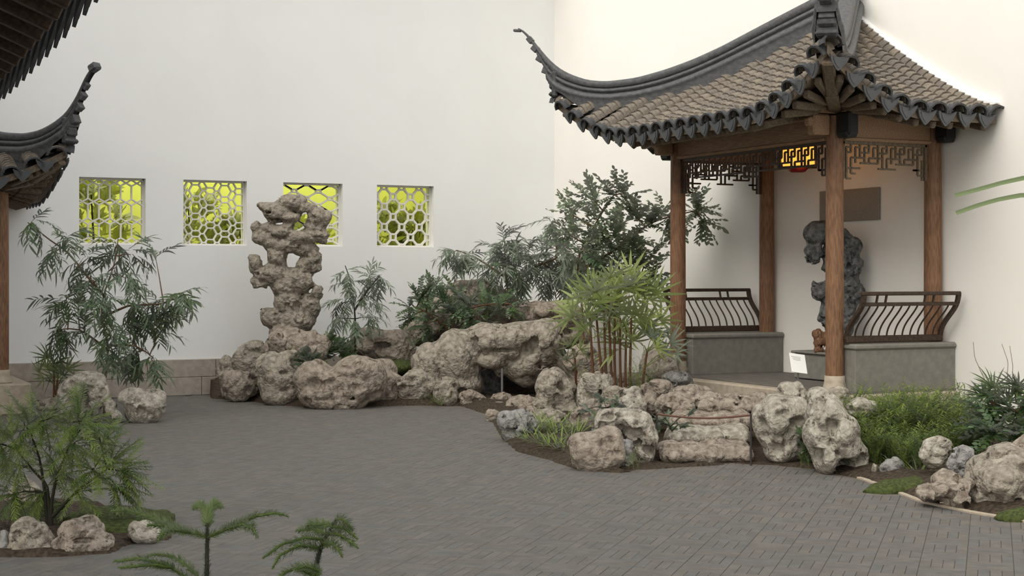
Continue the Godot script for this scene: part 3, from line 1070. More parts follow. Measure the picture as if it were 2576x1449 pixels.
func build_pavilion() -> void:
	var root := thing("garden_pavilion", "brown timber half pavilion with upswept grey tiled roof built against the right wall", "pavilion", Vector3(WALL_X, 0, -15.085), -PI / 2)
	var fy := 0.54
	var g := Geo.new()
	g.box(Vector3(0, fy / 2 - 0.01, 0.83), Vector3(3.76, fy - 0.02, 1.66), 0.02)
	part("stone_base", g, M.tan_stone, root)
	g = Geo.new()
	g.box(Vector3(0, fy - 0.01, 0.76), Vector3(3.66, 0.026, 1.50), 0.004)
	part("floor_paving", g, M.brick[1], root)
	for x in [-1.585, 1.585]:
		column_parts(root, Vector3(x, 0, 1.47), fy + 0.17, 3.5)
		column_parts(root, Vector3(x, 0, 0.12), fy + 0.17, 3.5)
	# beams with their black ends, purlin and ceiling
	g = Geo.new()
	g.box(Vector3(0, 3.385, 1.47), Vector3(3.0, 0.29, 0.12), 0.012)
	g.box(Vector3(0, 3.262, 1.535), Vector3(3.0, 0.03, 0.03), 0.01)
	g.box(Vector3(0, 3.50, 1.535), Vector3(3.0, 0.04, 0.03), 0.01)
	part("front_beam", g, M.wood_beam, root)
	for s in [-1.0, 1.0]:
		g = Geo.new()
		g.box(Vector3(1.585 * s, 3.385, 0.79), Vector3(0.12, 0.29, 1.18), 0.012)
		g.box(Vector3(1.65 * s, 3.262, 0.79), Vector3(0.03, 0.03, 1.18), 0.01)
		part("side_beam", g, M.wood_beam, root)
		g = Geo.new()
		g.box(Vector3(s * 1.80, 3.40, 1.47), Vector3(0.24, 0.25, 0.13), 0.02)
		g.box(Vector3(s * 1.80, 3.29, 1.47), Vector3(0.18, 0.08, 0.15), 0.02)
		part("beam_end", g, M.black_wood, root)
		g = Geo.new()
		g.box(Vector3(s * 1.79, 3.40, 0.12), Vector3(0.22, 0.25, 0.13), 0.02)
		g.box(Vector3(s * 1.79, 3.29, 0.12), Vector3(0.16, 0.08, 0.15), 0.02)
		part("beam_end", g, M.black_wood, root)
		g = Geo.new()
		g.box(Vector3(s * 1.585, 3.40, 1.68), Vector3(0.13, 0.22, 0.22), 0.02)
		g.box(Vector3(s * 1.585, 3.43, 1.81), Vector3(0.11, 0.10, 0.06), 0.02)
		g.box(Vector3(s * 1.585, 3.545, 1.66), Vector3(0.17, 0.05, 0.30), 0.01)
		part("beam_end", g, M.wood_beam, root)
	g = Geo.new()
	g.tube(PackedVector3Array([Vector3(-1.75, 3.61, 1.47), Vector3(1.75, 3.61, 1.47)]), PackedFloat32Array([0.07, 0.07]), 12)
	for s in [-1.585, 1.585]:
		g.tube(PackedVector3Array([Vector3(s, 3.61, 0.02), Vector3(s, 3.61, 1.6)]), PackedFloat32Array([0.07, 0.07]), 12)
	part("purlin", g, M.wood_beam, root)
	g = Geo.new()
	g.box(Vector3(0, 3.67, 0.75), Vector3(3.2, 0.03, 1.44))
	part("ceiling_board", g, M.wood_dark, root)
	for k in 6:
		g = Geo.new()
		g.box(Vector3(-1.3 + k * 0.52, 3.62, 0.75), Vector3(0.07, 0.08, 1.40), 0.01)
		part("joist", g, M.wood_dark, root)
	fretwork(root, Vector3(-1.49, 3.235, 1.47), Vector3(1.49, 3.235, 1.47), Vector3(0, 0, 1), 0.42, M.wood_dark)
	fretwork(root, Vector3(1.585, 3.235, 1.375), Vector3(1.585, 3.235, 0.215), Vector3(1, 0, 0), 0.40, M.wood_grey)
	fretwork(root, Vector3(-1.585, 3.235, 1.375), Vector3(-1.585, 3.235, 0.215), Vector3(-1, 0, 0), 0.40, M.wood_dark)
	# benches: stone blocks with a slab on top, and the curved backrest
	for s in [-1.0, 1.0]:
		g = Geo.new()
		g.box(Vector3(s * 1.60, fy + 0.225, 0.695), Vector3(0.44, 0.45, 1.37), 0.006)
		var bench := part("bench", g, M.ash_stone, root)
		g = Geo.new()
		g.box(Vector3(s * 1.60, fy + 0.482, 0.70), Vector3(0.49, 0.065, 1.40), 0.02)
		part("seat_slab", g, M.ash_stone, bench)
		bench_rail(root, s, 1.70, 0.10, 1.42, fy + 0.515)
	var rf := Roof.new()
	tiled_roof(root, rf, 0.0, 1.0, 300, Vector2(1.585, 1.47), 3.66)
	# white flashing where the roof meets the wall
	for s in [-1.0, 1.0]:
		g = Geo.new()
		var last := Vector3.ZERO
		for k in 15:
			var x := lerpf(2.50, 0.12, k / 14.0)
			var q := rf.side(minf(x, rf.eave_x(0.0)), 0.03, s) + Vector3(0, 0.11, 0)
			q.x = x * s
			if k:
				g.bar(last, q + (q - last) * 0.05, 0.05, 0.10, 0.01, Vector3(0, 0, 1))
			last = q
		part("flashing", g, M.wall, root)
	g = Geo.new()
	g.box(Vector3(0, 5.10, 0.16), Vector3(0.34, 0.5, 0.26), 0.05)
	g.box(Vector3(0, 5.38, 0.17), Vector3(0.42, 0.12, 0.30), 0.04)
	part("finial", g, M.ridge, root)

func build_corner_pavilion() -> void:
	var root := thing("corner_pavilion", "timber pavilion corner with a curled grey tiled eave against the back wall", "pavilion", Vector3(1.17, 0, WALL_Z))
	var g := Geo.new()
	g.box(Vector3(0.0, 0.2, 1.15), Vector3(3.9, 0.4, 2.3), 0.02)
	part("stone_base", g, M.tan_stone, root)
	for x in [-1.6, 1.6]:
		column_parts(root, Vector3(x, 0, 2.03), 0.57, 2.85)
		column_parts(root, Vector3(x, 0, 0.13), 0.57, 2.85)
	g = Geo.new()
	g.box(Vector3(0, 2.76, 2.03), Vector3(3.2, 0.22, 0.12), 0.012)
	part("front_beam", g, M.wood_beam, root)
	for s in [-1.6, 1.6]:
		g = Geo.new()
		g.box(Vector3(s, 2.76, 1.05), Vector3(0.12, 0.22, 1.9), 0.012)
		part("side_beam", g, M.wood_beam, root)
	g = Geo.new()
	g.box(Vector3(0, 2.98, 1.0), Vector3(3.2, 0.03, 2.0))
	part("ceiling_board", g, M.wood_dark, root)
	var rf := Roof.new()
	rf.xc = 2.30
	rf.zc = 2.83
	rf.flare = 0.12
	rf.flare_x = 0.12
	rf.eave = 2.87
	rf.rise = 1.2
	rf.lift = 0.52
	tiled_roof(root, rf, -0.68, 1.02, 90, Vector2(1.6, 2.03), 3.0)

func build_walkway() -> void:
	var root := thing("covered_walkway", "dark tiled eave of the covered walkway along the court's left side, seen from below", "walkway roof", Vector3(1.70, 0, -12.0))
	var up := func(z: float) -> float:                    # the eave lifts a little towards the near end
		return 3.33 + 0.10 * pow(clampf((z + 1.0) / 3.0, 0.0, 2.0), 1.6)
	var roof: MeshInstance3D = null
	for sheet in 2:
		var p := PackedVector3Array()
		for i in 9:
			for k in 24:
				var z := lerpf(-4.4, 4.2, k / 23.0)
				var x := -2.2 * i / 8.0
				p.append(Vector3(x, up.call(z) + 0.10 - x * 0.42 - (0.0 if sheet == 0 else 0.09), z))
		var g := Geo.new()
		g.grid(p, 9, 24, sheet == 1)
		if sheet == 0:
			roof = part("roof", g, M.tile_deep, root)
		else:
			part("soffit", g, M.black_wood, roof)
	var drip := drip_shape()
	var hood := tile_shell(0.104, 0.098, 0.14, 0.02)
	var shell := tile_shell(0.09, 0.078, 0.17, 0.016)
	var tiles := []
	for k in 25:
		var z := -4.2 + k * 0.335
		var y: float = up.call(z)
		part("drip_tile", drip, M.tile_dark, roof, Transform3D(aim(Vector3(1, -0.25, 0)) * Basis.from_scale(Vector3(1.15, 1.8, 1)), Vector3(0.05, y + 0.11, z)))
		part("eave_tile", hood, M.tile_dark, roof, Transform3D(aim(Vector3(1, -0.42, 0)), Vector3(0.02, y + 0.11, z + 0.142)))
		for i in 18:
			tiles.append(Transform3D(aim(Vector3(1, -0.30, 0)), Vector3(-0.05 - i * 0.115, y + 0.12 + i * 0.048, z + 0.142)))
		var g := Geo.new()
		g.bar(Vector3(-0.06, y - 0.05, z + 0.1), Vector3(-2.1, y + 0.81, z + 0.1), 0.09, 0.09, 0.012)
		part("rafter", g, M.wood_dark, root)
	scatter("roof_tiles", shell, M.tile_dark, tiles, roof)
	for z in [-4.0, -1.4, 1.4, 4.0]:
		column_parts(root, Vector3(-1.05, 0, z), 0.17, 3.5)
	var g := Geo.new()
	g.box(Vector3(-1.05, 3.42, 0), Vector3(0.14, 0.26, 8.4), 0.012)
	part("front_beam", g, M.wood_beam, root)

func build_furnishings() -> void:
	# engraved panel on the pavilion wall
	var g := Geo.new()
	g.box(Vector3(0, 0, 0), Vector3(0.03, 0.385, 1.14), 0.006)
	solid("stone_plaque", "dark engraved stone panel set in the white wall inside the pavilion", "plaque", g, M.plaque, Vector3(WALL_X - 0.015, 2.635, -15.11))
	# pedestal under the dark rock
	var ped := thing("rock_pedestal", "low grey stone pedestal carrying the dark rock inside the pavilion", "pedestal", Vector3(11.50, 0.553, -14.88))
	g = Geo.new()
	g.box(Vector3(0, 0.15, 0), Vector3(0.60, 0.30, 0.95), 0.01)
	part("body", g, M.ash_stone, ped)
	g = Geo.new()
	g.box(Vector3(0, 0.315, 0), Vector3(0.66, 0.03, 1.01), 0.01)
	part("slab", g, M.ash_stone, ped)
	# lantern
	var lan := thing("hanging_lantern", "glowing orange box lantern hanging under the pavilion ceiling", "lantern", Vector3(11.0, 3.06, -15.0), deg_to_rad(20))
	g = Geo.new()
	for sx in [-1.0, 1.0]:
		for sz in [-1.0, 1.0]:
			g.box(Vector3(0.15 * sx, 0.14, 0.15 * sz), Vector3(0.022, 0.28, 0.022), 0.003)
	for y in [0.0, 0.28]:
		for s in [-1.0, 1.0]:
			g.box(Vector3(0, y, 0.15 * s), Vector3(0.32, 0.022, 0.022), 0.003)
			g.box(Vector3(0.15 * s, y, 0), Vector3(0.022, 0.022, 0.32), 0.003)
	g.tube(PackedVector3Array([Vector3(0, 0.28, 0), Vector3(0, 0.60, 0)]), PackedFloat32Array([0.008, 0.008]), 6)
	part("frame", g, M.wood_dark, lan)
	var glow := surface(Color(1.0, 0.75, 0.35), 0.6)
	glow.emission_enabled = true
	glow.emission = Color(1.0, 0.66, 0.26)
	glow.emission_energy_multiplier = 1.7
	g = Geo.new()
	g.box(Vector3(0, 0.14, 0), Vector3(0.28, 0.26, 0.28), 0.004)
	part("lantern_panel", g, glow, lan)
	var red := surface(Color(0.55, 0.10, 0.06), 0.7)
	g = Geo.new()
	g.lathe(PackedVector2Array([Vector2(0.0, -0.06), Vector2(0.10, -0.055), Vector2(0.15, -0.012), Vector2(0.0, -0.011)]), 4)
	part("base", g, red, lan)
	var lamp := OmniLight3D.new()
	lamp.name = "lantern_light"
	lamp.light_color = Color(1.0, 0.70, 0.40)
	lamp.light_energy = 0.06
	lamp.light_size = 0.1
	lamp.omni_range = 12.0
	lamp.omni_attenuation = 2.0
	lamp.shadow_enabled = true
	lan.add_child(lamp)
	lamp.position = Vector3(0, 0.14, 0)
	# thin stone edging of the right bed
	g = Geo.new()
	var line := PackedVector2Array([Vector2(8.694, -10.967), Vector2(8.656, -10.81), Vector2(8.436, -10.177), Vector2(8.237, -9.602), Vector2(8.204, -9.03), Vector2(8.255, -8.525), Vector2(8.307, -7.889)])
	for i in line.size() - 1:
		g.bar(Vector3(line[i].x, 0.004, line[i].y), Vector3(line[i + 1].x, 0.004, line[i + 1].y), 0.045, 0.028, 0.006)
	struct("trim_1", g, M.tan_stone)
	# information card on a thin stand
	var sign := thing("sign_stand", "white information card on a thin stand before the pavilion floor", "sign", Vector3(10.044, 0.575, -13.693), YAW)
	g = Geo.new()
	g.tube(PackedVector3Array([Vector3(0, -0.06, 0), Vector3(0, 0.22, -0.01)]), PackedFloat32Array([0.008, 0.008]), 8)
	part("post", g, M.steel, sign)
	g = Geo.new()
	var tilt := Basis.from_euler(Vector3(-0.55, 0.35, -0.16))
	g.box(Vector3(0.0, 0.265, 0.0), Vector3(0.185, 0.235, 0.008), 0.002, tilt)
	part("card", g, M.white_card, sign)
	g = Geo.new()
	for k in 3:
		g.box(Vector3(0.0, 0.265, 0.0) + tilt * Vector3(-0.02 + 0.004 * k, 0.075 - 0.018 * k, 0.0045), Vector3(0.11 - 0.012 * k, 0.004, 0.001), 0.0, tilt)
	part("print", g, M.steel, sign)
	g = Geo.new()
	g.bar(Vector3(0, -0.1, 0), Vector3(0, 0.47, 0), 0.03, 0.03, 0.004)
	solid("steel_prop", "thin grey steel prop standing in the mouth of the dark grotto", "prop", g, M.steel, Vector3(9.233, 0.025, -19.417), YAW)
	# rope across the steps
	var rope := thing("rope_barrier", "thin brown rope between two slim posts across the stone steps", "rope barrier", Vector3(8.38, 0.029, -12.165), YAW)
	var other := Vector3(-0.822, 0.162, -0.7)
	for q in [Vector3.ZERO, other]:
		g = Geo.new()
		var top := Vector3(q.x, 0.455 if q == Vector3.ZERO else q.y + 0.24, q.z)
		g.tube(PackedVector3Array([q - Vector3(0, 0.04, 0), top]), PackedFloat32Array([0.011, 0.011]), 8)
		part("post", g, M.dark_steel, rope)
	g = Geo.new()
	var path := PackedVector3Array()
	for k in 13:
		var t := k / 12.0
		path.append(Vector3(0, 0.445, 0).lerp(other + Vector3(0, 0.23, 0), t) + Vector3.DOWN * 0.035 * sin(t * PI))
	g.tube(path, PackedFloat32Array([0.010]), 7)
	part("rope", g, M.rope, rope)

# ---------------------------------------------------------------- rocks: joined balls with hollows, meshed as surface nets
class Blob:
	var balls := []           # [centre, radii]
	var cuts := []
	var planes := []          # flat faces: [normal, distance]
	var k := 0.06             # how softly the balls run together

	func ball(x: float, y: float, z: float, rx: float, ry := -1.0, rz := -1.0) -> void:
		balls.append([Vector3(x, y, z), Vector3(rx, ry if ry > 0.0 else rx, rz if rz > 0.0 else rx)])

	func cut(x: float, y: float, z: float, rx: float, ry := -1.0, rz := -1.0) -> void:
		cuts.append([Vector3(x, y, z), Vector3(rx, ry if ry > 0.0 else rx, rz if rz > 0.0 else rx)])

	func pits(count: int, sd: int, lo: float, hi: float) -> void:      # weathered hollows and slots over the outside
		var r := RandomNumberGenerator.new()
		r.seed = sd
		var made := 0
		for tries in count * 6:
			if made >= count:
				return
			var b: Array = balls[r.randi() % balls.size()]
			var d := Vector3(r.randf_range(-1, 1), r.randf_range(-0.7, 1), r.randf_range(-0.4, 1)).normalized()
			var p: Vector3 = b[0] + d * b[1] * 0.97
			var free := true
			for o in balls:
				if o != b and ((p - o[0]) / o[1]).length() < 0.95:
					free = false
			if not free or p.y < 0.04:
				continue
			made += 1
			var s := r.randf_range(lo, hi)
			cuts.append([p, Vector3(s * r.randf_range(0.6, 1.8), s * r.randf_range(0.6, 1.6), s * 1.3)])

	func mesh(cell: float, amp: float, freq: float, sd: int, pit := 0.5) -> ArrayMesh:
		var lo := Vector3(1e9, 1e9, 1e9)
		var hi := -lo
		for b in balls:
			lo = lo.min(b[0] - b[1])
			hi = hi.max(b[0] + b[1])
		var pad := amp * 1.6 + cell * 2.5
		lo -= Vector3(pad, pad, pad)
		hi += Vector3(pad, pad, pad)
		var nx := int((hi.x - lo.x) / cell) + 1
		var ny := int((hi.y - lo.y) / cell) + 1
		var nz := int((hi.z - lo.z) / cell) + 1
		var f := PackedFloat32Array()
		f.resize(nx * ny * nz)
		f.fill(0.3)
		for b in balls:
			_carve(f, lo, cell, nx, ny, nz, b[0], b[1], false)
		for b in cuts:
			_carve(f, lo, cell, nx, ny, nz, b[0], b[1], true)
		var n1 := FastNoiseLite.new()
		n1.seed = sd
		n1.frequency = freq
		n1.fractal_octaves = 4
		n1.fractal_gain = 0.55
		var n2 := FastNoiseLite.new()
		n2.seed = sd + 9
		n2.frequency = freq * 0.55                            # creases where this noise crosses zero
		n2.fractal_octaves = 3
		var near := amp * 1.8 + cell * 2.0
		var i := 0
		for z in nz:
			for y in ny:
				for x in nx:
					var v := f[i]
					if absf(v) < near or (planes.size() and v < 0.0):
						var p := lo + Vector3(x, y, z) * cell
						for pl in planes:
							var e: float = p.dot(pl[0]) - pl[1]
							if e > v - 0.03:
								var h := maxf(0.03 - absf(v - e), 0.0) / 0.03
								v = maxf(v, e) + h * h * 0.0075
						var c := maxf(0.0, 1.0 - absf(n2.get_noise_3dv(p)) * 7.0)
						f[i] = v - amp * (n1.get_noise_3dv(p) * 1.3 + 0.25 - pit * c * c * 1.5)
					i += 1
		return _nets(f, lo, cell, nx, ny, nz)

	func _carve(f: PackedFloat32Array, lo: Vector3, cell: float, nx: int, ny: int, nz: int, c: Vector3, r: Vector3, away: bool) -> void:
		var m := 0.22
		var x0 := maxi(0, int((c.x - r.x - m - lo.x) / cell))
		var x1 := mini(nx - 1, int((c.x + r.x + m - lo.x) / cell) + 1)
		var y0 := maxi(0, int((c.y - r.y - m - lo.y) / cell))
		var y1 := mini(ny - 1, int((c.y + r.y + m - lo.y) / cell) + 1)
		var z0 := maxi(0, int((c.z - r.z - m - lo.z) / cell))
		var z1 := mini(nz - 1, int((c.z + r.z + m - lo.z) / cell) + 1)
		var least := minf(r.x, minf(r.y, r.z))
		var ix := 1.0 / r.x
		var iy := 1.0 / r.y
		var iz := 1.0 / r.z
		var kk := k * 0.5 if away else k
		var px0 := lo.x - c.x
		for z in range(z0, z1 + 1):
			var dz := (lo.z + z * cell - c.z)
			for y in range(y0, y1 + 1):
				var dy := (lo.y + y * cell - c.y)
				var i := (z * ny + y) * nx + x0
				for x in range(x0, x1 + 1):
					var dx := px0 + x * cell
					var q := sqrt(dx * dx * ix * ix + dy * dy * iy * iy + dz * dz * iz * iz)
					var d := 0.0                              # about the distance to the ellipsoid
					if q < 0.3:
						d = (q - 1.0) * least
					else:
						var gx := dx * ix * ix
						var gy := dy * iy * iy
						var gz := dz * iz * iz
						d = q * (q - 1.0) / sqrt(gx * gx + gy * gy + gz * gz)
					var v := f[i]
					if away:
						var h := maxf(kk - absf(v + d), 0.0) / kk
						f[i] = maxf(v, -d) + h * h * kk * 0.25
					else:
						var h := maxf(kk - absf(v - d), 0.0) / kk
						f[i] = minf(v, d) - h * h * kk * 0.25
					i += 1

	func _nets(f: PackedFloat32Array, lo: Vector3, cell: float, nx: int, ny: int, nz: int) -> ArrayMesh:
		var at := PackedInt32Array()
		at.resize(nx * ny * nz)
		at.fill(-1)
		var v := PackedVector3Array()
		var n := PackedVector3Array()
		var ix := PackedInt32Array()
		var sy := nx
		var sz := nx * ny
		for z in nz - 1:
			for y in ny - 1:
				var i := z * sz + y * sy
				for x in nx - 1:
					var a := f[i]
					var b := f[i + 1]
					var c := f[i + sy]
					var d := f[i + sy + 1]
					var e := f[i + sz]
					var g := f[i + sz + 1]
					var h := f[i + sz + sy]
					var j := f[i + sz + sy + 1]
					var s := int(a < 0) + int(b < 0) + int(c < 0) + int(d < 0) + int(e < 0) + int(g < 0) + int(h < 0) + int(j < 0)
					if s > 0 and s < 8:
						var p := Vector3.ZERO
						var m := 0
						if (a < 0) != (b < 0):
							p += Vector3(a / (a - b), 0, 0)
							m += 1
						if (c < 0) != (d < 0):
							p += Vector3(c / (c - d), 1, 0)
							m += 1
						if (e < 0) != (g < 0):
							p += Vector3(e / (e - g), 0, 1)
							m += 1
						if (h < 0) != (j < 0):
							p += Vector3(h / (h - j), 1, 1)
							m += 1
						if (a < 0) != (c < 0):
							p += Vector3(0, a / (a - c), 0)
							m += 1
						if (b < 0) != (d < 0):
							p += Vector3(1, b / (b - d), 0)
							m += 1
						if (e < 0) != (h < 0):
							p += Vector3(0, e / (e - h), 1)
							m += 1
						if (g < 0) != (j < 0):
							p += Vector3(1, g / (g - j), 1)
							m += 1
						if (a < 0) != (e < 0):
							p += Vector3(0, 0, a / (a - e))
							m += 1
						if (b < 0) != (g < 0):
							p += Vector3(1, 0, b / (b - g))
							m += 1
						if (c < 0) != (h < 0):
							p += Vector3(0, 1, c / (c - h))
							m += 1
						if (d < 0) != (j < 0):
							p += Vector3(1, 1, d / (d - j))
							m += 1
						at[i] = v.size()
						v.append(lo + (Vector3(x, y, z) + p / m) * cell)
						n.append(Vector3(b + d + g + j - a - c - e - h, c + d + h + j - a - b - e - g, e + g + h + j - a - b - c - d).normalized())
					i += 1
		for z in range(1, nz - 1):
			for y in range(1, ny - 1):
				var i := z * sz + y * sy + 1
				for x in range(1, nx - 1):
					var inside := f[i] < 0
					if inside != (f[i + 1] < 0):
						_quad(ix, at[i - sy - sz], at[i - sz], at[i], at[i - sy], inside)
					if inside != (f[i + sy] < 0):
						_quad(ix, at[i - 1 - sz], at[i - 1], at[i], at[i - sz], inside)
					if inside != (f[i + sz] < 0):
						_quad(ix, at[i - 1 - sy], at[i - sy], at[i], at[i - 1], inside)
					i += 1
		var arr := []
		arr.resize(Mesh.ARRAY_MAX)
		arr[Mesh.ARRAY_VERTEX] = v
		arr[Mesh.ARRAY_NORMAL] = n
		arr[Mesh.ARRAY_INDEX] = ix
		var mesh := ArrayMesh.new()
		mesh.add_surface_from_arrays(Mesh.PRIMITIVE_TRIANGLES, arr)
		return mesh

	func _quad(ix: PackedInt32Array, a: int, b: int, c: int, d: int, turned: bool) -> void:
		if a < 0 or b < 0 or c < 0 or d < 0:
			return
		if turned:
			ix.append_array([a, c, b, a, d, c])
		else:
			ix.append_array([a, b, c, a, c, d])

func boulder(w: float, h: float, d: float, sd: int, lumps := 6, holes := 3, cell := 0.035, amp := 0.036) -> ArrayMesh:
	# an irregular weathered stone that fills a box of that size, standing on y = 0 with its foot a little in the ground
	var r := RandomNumberGenerator.new()
	r.seed = sd
	var b := Blob.new()
	b.k = 0.10 * minf(1.0, h + 0.2)
	b.ball(r.randf_range(-0.04, 0.04) * w, h * 0.40, 0, w * 0.40, h * 0.50, d * 0.42)
	for i in lumps:
		var a := r.randf() * TAU
		var y := r.randf_range(0.15, 0.80)
		var s := r.randf_range(0.16, 0.30)
		var reach := 0.30 * sqrt(1.0 - pow((y - 0.3) / 0.75, 2.0))
		b.ball(cos(a) * w * reach, y * h, sin(a) * d * reach, w * s, h * s * r.randf_range(0.8, 1.2), d * s)
	for i in 6:
		var nn := Vector3(r.randf_range(-1, 1), r.randf_range(-0.3, 0.8), r.randf_range(-1, 1)).normalized()
		var c := Vector3(0, h * 0.45, 0)
		b.planes.append([nn, nn.dot(c) + (absf(nn.x) * w * 0.42 + absf(nn.y) * h * 0.46 + absf(nn.z) * d * 0.42) * r.randf_range(0.70, 0.92)])
	for i in holes:
		var a := r.randf_range(0.0, PI)
		var y := r.randf_range(0.2, 0.9)
		var s := r.randf_range(0.05, 0.13)
		b.cut(cos(a) * w * 0.42, y * h, sin(a) * d * 0.45, w * s, h * s * r.randf_range(0.8, 1.6), d * s * 1.6)
	b.pits(6, sd + 3, minf(w, h) * 0.05, minf(w, h) * 0.12)
	return b.mesh(cell, minf(amp, h * 0.11), 1.3 / maxf(0.25, minf(w, h)), sd, 0.55)

func stone(called: String, label: String, at: Vector3, w: float, h: float, d: float, mat: Material, sd: int, lumps := 6, holes := 3, group := "", cell := 0.0) -> void:
	var c := cell if cell > 0.0 else clampf(minf(w, h) / 14.0, 0.018, 0.04)
	solid(called, label, "rock", boulder(w * 1.14, h * 1.12, d * 1.1, sd, lumps, holes, c), mat, at, YAW, group)

func build_rocks() -> void:
	var b: Blob
	b = Blob.new()
	b.k = 0.022
	b.ball(-0.074, 0.137, 0.0, 0.263, 0.206, 0.26)
	b.ball(-0.257, 0.355, 0.0, 0.194, 0.149, 0.22)
	b.ball(-0.383, 0.44, 0.0, 0.069, 0.08, 0.14)
	b.ball(0.04, 0.326, 0.0, 0.297, 0.206, 0.24)
	b.ball(0.246, 0.526, 0.0, 0.16, 0.194, 0.18)
	b.ball(0.36, 0.726, 0.0, 0.08, 0.126, 0.14)
	b.ball(-0.057, 0.583, 0.0, 0.217, 0.206, 0.24)
	b.ball(-0.074, 0.823, 0.0, 0.24, 0.194, 0.24)
	b.ball(-0.251, 0.983, 0.04, 0.228, 0.171, 0.2)
	b.ball(-0.396, 0.983, 0.06, 0.137, 0.103, 0.16)
	b.ball(-0.51, 1.109, 0.06, 0.091, 0.148, 0.13)
	b.ball(-0.569, 1.212, 0.05, 0.057, 0.057, 0.09)
	b.ball(-0.444, 0.824, 0.08, 0.097, 0.091, 0.13)
	b.ball(-0.53, 0.892, 0.08, 0.057, 0.057, 0.09)
	b.ball(0.086, 0.898, 0.0, 0.252, 0.194, 0.22)
	b.ball(0.172, 1.086, 0.0, 0.126, 0.16, 0.16)
	b.ball(0.314, 1.212, 0.0, 0.114, 0.172, 0.15)
	b.ball(0.326, 1.069, 0.0, 0.086, 0.091, 0.12)
	b.ball(-0.191, 1.24, 0.06, 0.148, 0.194, 0.18)
	b.ball(-0.063, 1.394, 0.08, 0.194, 0.114, 0.18)
	b.ball(0.172, 1.355, 0.0, 0.183, 0.126, 0.18)
	b.ball(-0.25, 1.44, 0.05, 0.171, 0.137, 0.18)
	b.ball(-0.421, 1.508, 0.05, 0.148, 0.114, 0.15)
	b.ball(-0.506, 1.64, 0.05, 0.074, 0.103, 0.11)
	b.ball(-0.34, 1.64, 0.02, 0.126, 0.08, 0.14)
	b.ball(-0.106, 1.582, 0.06, 0.228, 0.114, 0.2)
	b.ball(0.125, 1.508, 0.08, 0.239, 0.103, 0.18)
	b.ball(0.347, 1.543, 0.03, 0.194, 0.091, 0.16)
	b.ball(0.457, 1.464, 0.0, 0.069, 0.051, 0.1)
	b.ball(-0.193, 1.868, 0.05, 0.217, 0.148, 0.2)
	b.ball(-0.352, 1.953, 0.05, 0.137, 0.063, 0.12)
	b.ball(-0.432, 1.976, 0.05, 0.068, 0.046, 0.09)
	b.ball(0.004, 2.011, 0.03, 0.228, 0.126, 0.2)
	b.ball(0.189, 1.927, 0.0, 0.172, 0.103, 0.16)
	b.ball(0.372, 1.795, 0.0, 0.172, 0.149, 0.17)
	b.ball(0.509, 1.813, 0.0, 0.063, 0.103, 0.11)
	b.ball(0.303, 1.641, 0.0, 0.172, 0.091, 0.15)
	b.ball(-0.014, 1.792, 0.1, 0.148, 0.08, 0.16)
	b.ball(-0.014, 1.655, 0.1, 0.125, 0.068, 0.14)
	b.cut(-0.011, 1.184, 0.0, 0.091, 0.109, 0.7)
	b.cut(-0.446, 0.64, 0.0, 0.206, 0.16, 0.7)
	b.cut(0.44, 0.926, 0.0, 0.16, 0.126, 0.6)
	b.cut(0.183, 1.813, 0.0, 0.057, 0.074, 0.7)
	b.cut(0.097, 1.652, 0.0, 0.097, 0.063, 0.7)
	b.cut(0.457, 1.315, 0.0, 0.103, 0.051, 0.5)
	b.cut(-0.087, 1.717, 0.3, 0.056, 0.039, 0.14)
	b.cut(-0.261, 1.765, 0.2, 0.136, 0.028, 0.16)
	b.cut(-0.186, 1.108, 0.28, 0.04, 0.051, 0.12)
	b.cut(-0.042, 0.504, 0.3, 0.056, 0.09, 0.12)
	b.cut(-0.465, 0.983, 0.2, 0.034, 0.034, 0.1)
	b.cut(-0.543, 0.726, 0.0, 0.114, 0.057, 0.5)
	b.cut(-0.646, 1.372, 0.0, 0.172, 0.091, 0.6)
	b.cut(-0.155, 1.514, 0.3, 0.147, 0.023, 0.14)
	b.cut(0.082, 1.407, 0.3, 0.124, 0.023, 0.12)
	b.cut(0.059, 0.56, 0.3, 0.169, 0.023, 0.12)
	b.cut(0.209, 0.419, 0.28, 0.023, 0.124, 0.12)
	b.cut(-0.306, 1.862, 0.2, 0.057, 0.023, 0.14)
	b.pits(16, 101, 0.026, 0.057)
	solid("standing_stone", "tall pierced limestone pillar standing before the white wall, covering part of a lattice window", "rock", b.mesh(0.022, 0.024, 5.5, 101, 0.8), M.rock_tall, Vector3(6.859, 0.817, -21.453), YAW)
	stone("rock", "pale stone wedged under the foot of the tall limestone pillar", Vector3(6.635, 0.593, -21.117), 0.562, 0.449, 0.449, M.rock_warm, 1, 7, 4, "", 0.0)
	stone("rock", "flat warm-toned rock ledge behind the ivy beside the limestone pillar", Vector3(6.9, 0.565, -20.767), 0.556, 0.428, 0.445, M.rock_warm, 2, 6, 3, "", 0.0)
	stone("rock", "small knobbly rock at the far left end of the rockery edge", Vector3(6.061, 0.05, -21.839), 0.366, 0.52, 0.293, M.rock, 3, 7, 6, "", 0.0)
	stone("rock", "upright rock standing behind the left end of the rockery edge", Vector3(6.365, 0.113, -21.692), 0.583, 0.726, 0.467, M.rock, 4, 8, 5, "", 0.0)
	stone("rock", "low rock at the paving, second from the rockery left end", Vector3(6.043, 0.037, -21.403), 0.472, 0.359, 0.377, M.rock_warm, 5, 6, 4, "", 0.0)
	stone("rock", "squat weathered rock below the ivy patch at the paving edge", Vector3(6.451, 0.003, -20.762), 0.689, 0.678, 0.551, M.rock, 6, 8, 6, "", 0.0)
	b = Blob.new()
	b.k = 0.05
	b.ball(0.027, 0.28, 0.0, 0.538, 0.258, 0.42)
	b.ball(0.269, 0.495, 0.0, 0.334, 0.215, 0.35)
	b.ball(-0.323, 0.388, 0.0, 0.258, 0.269, 0.34)
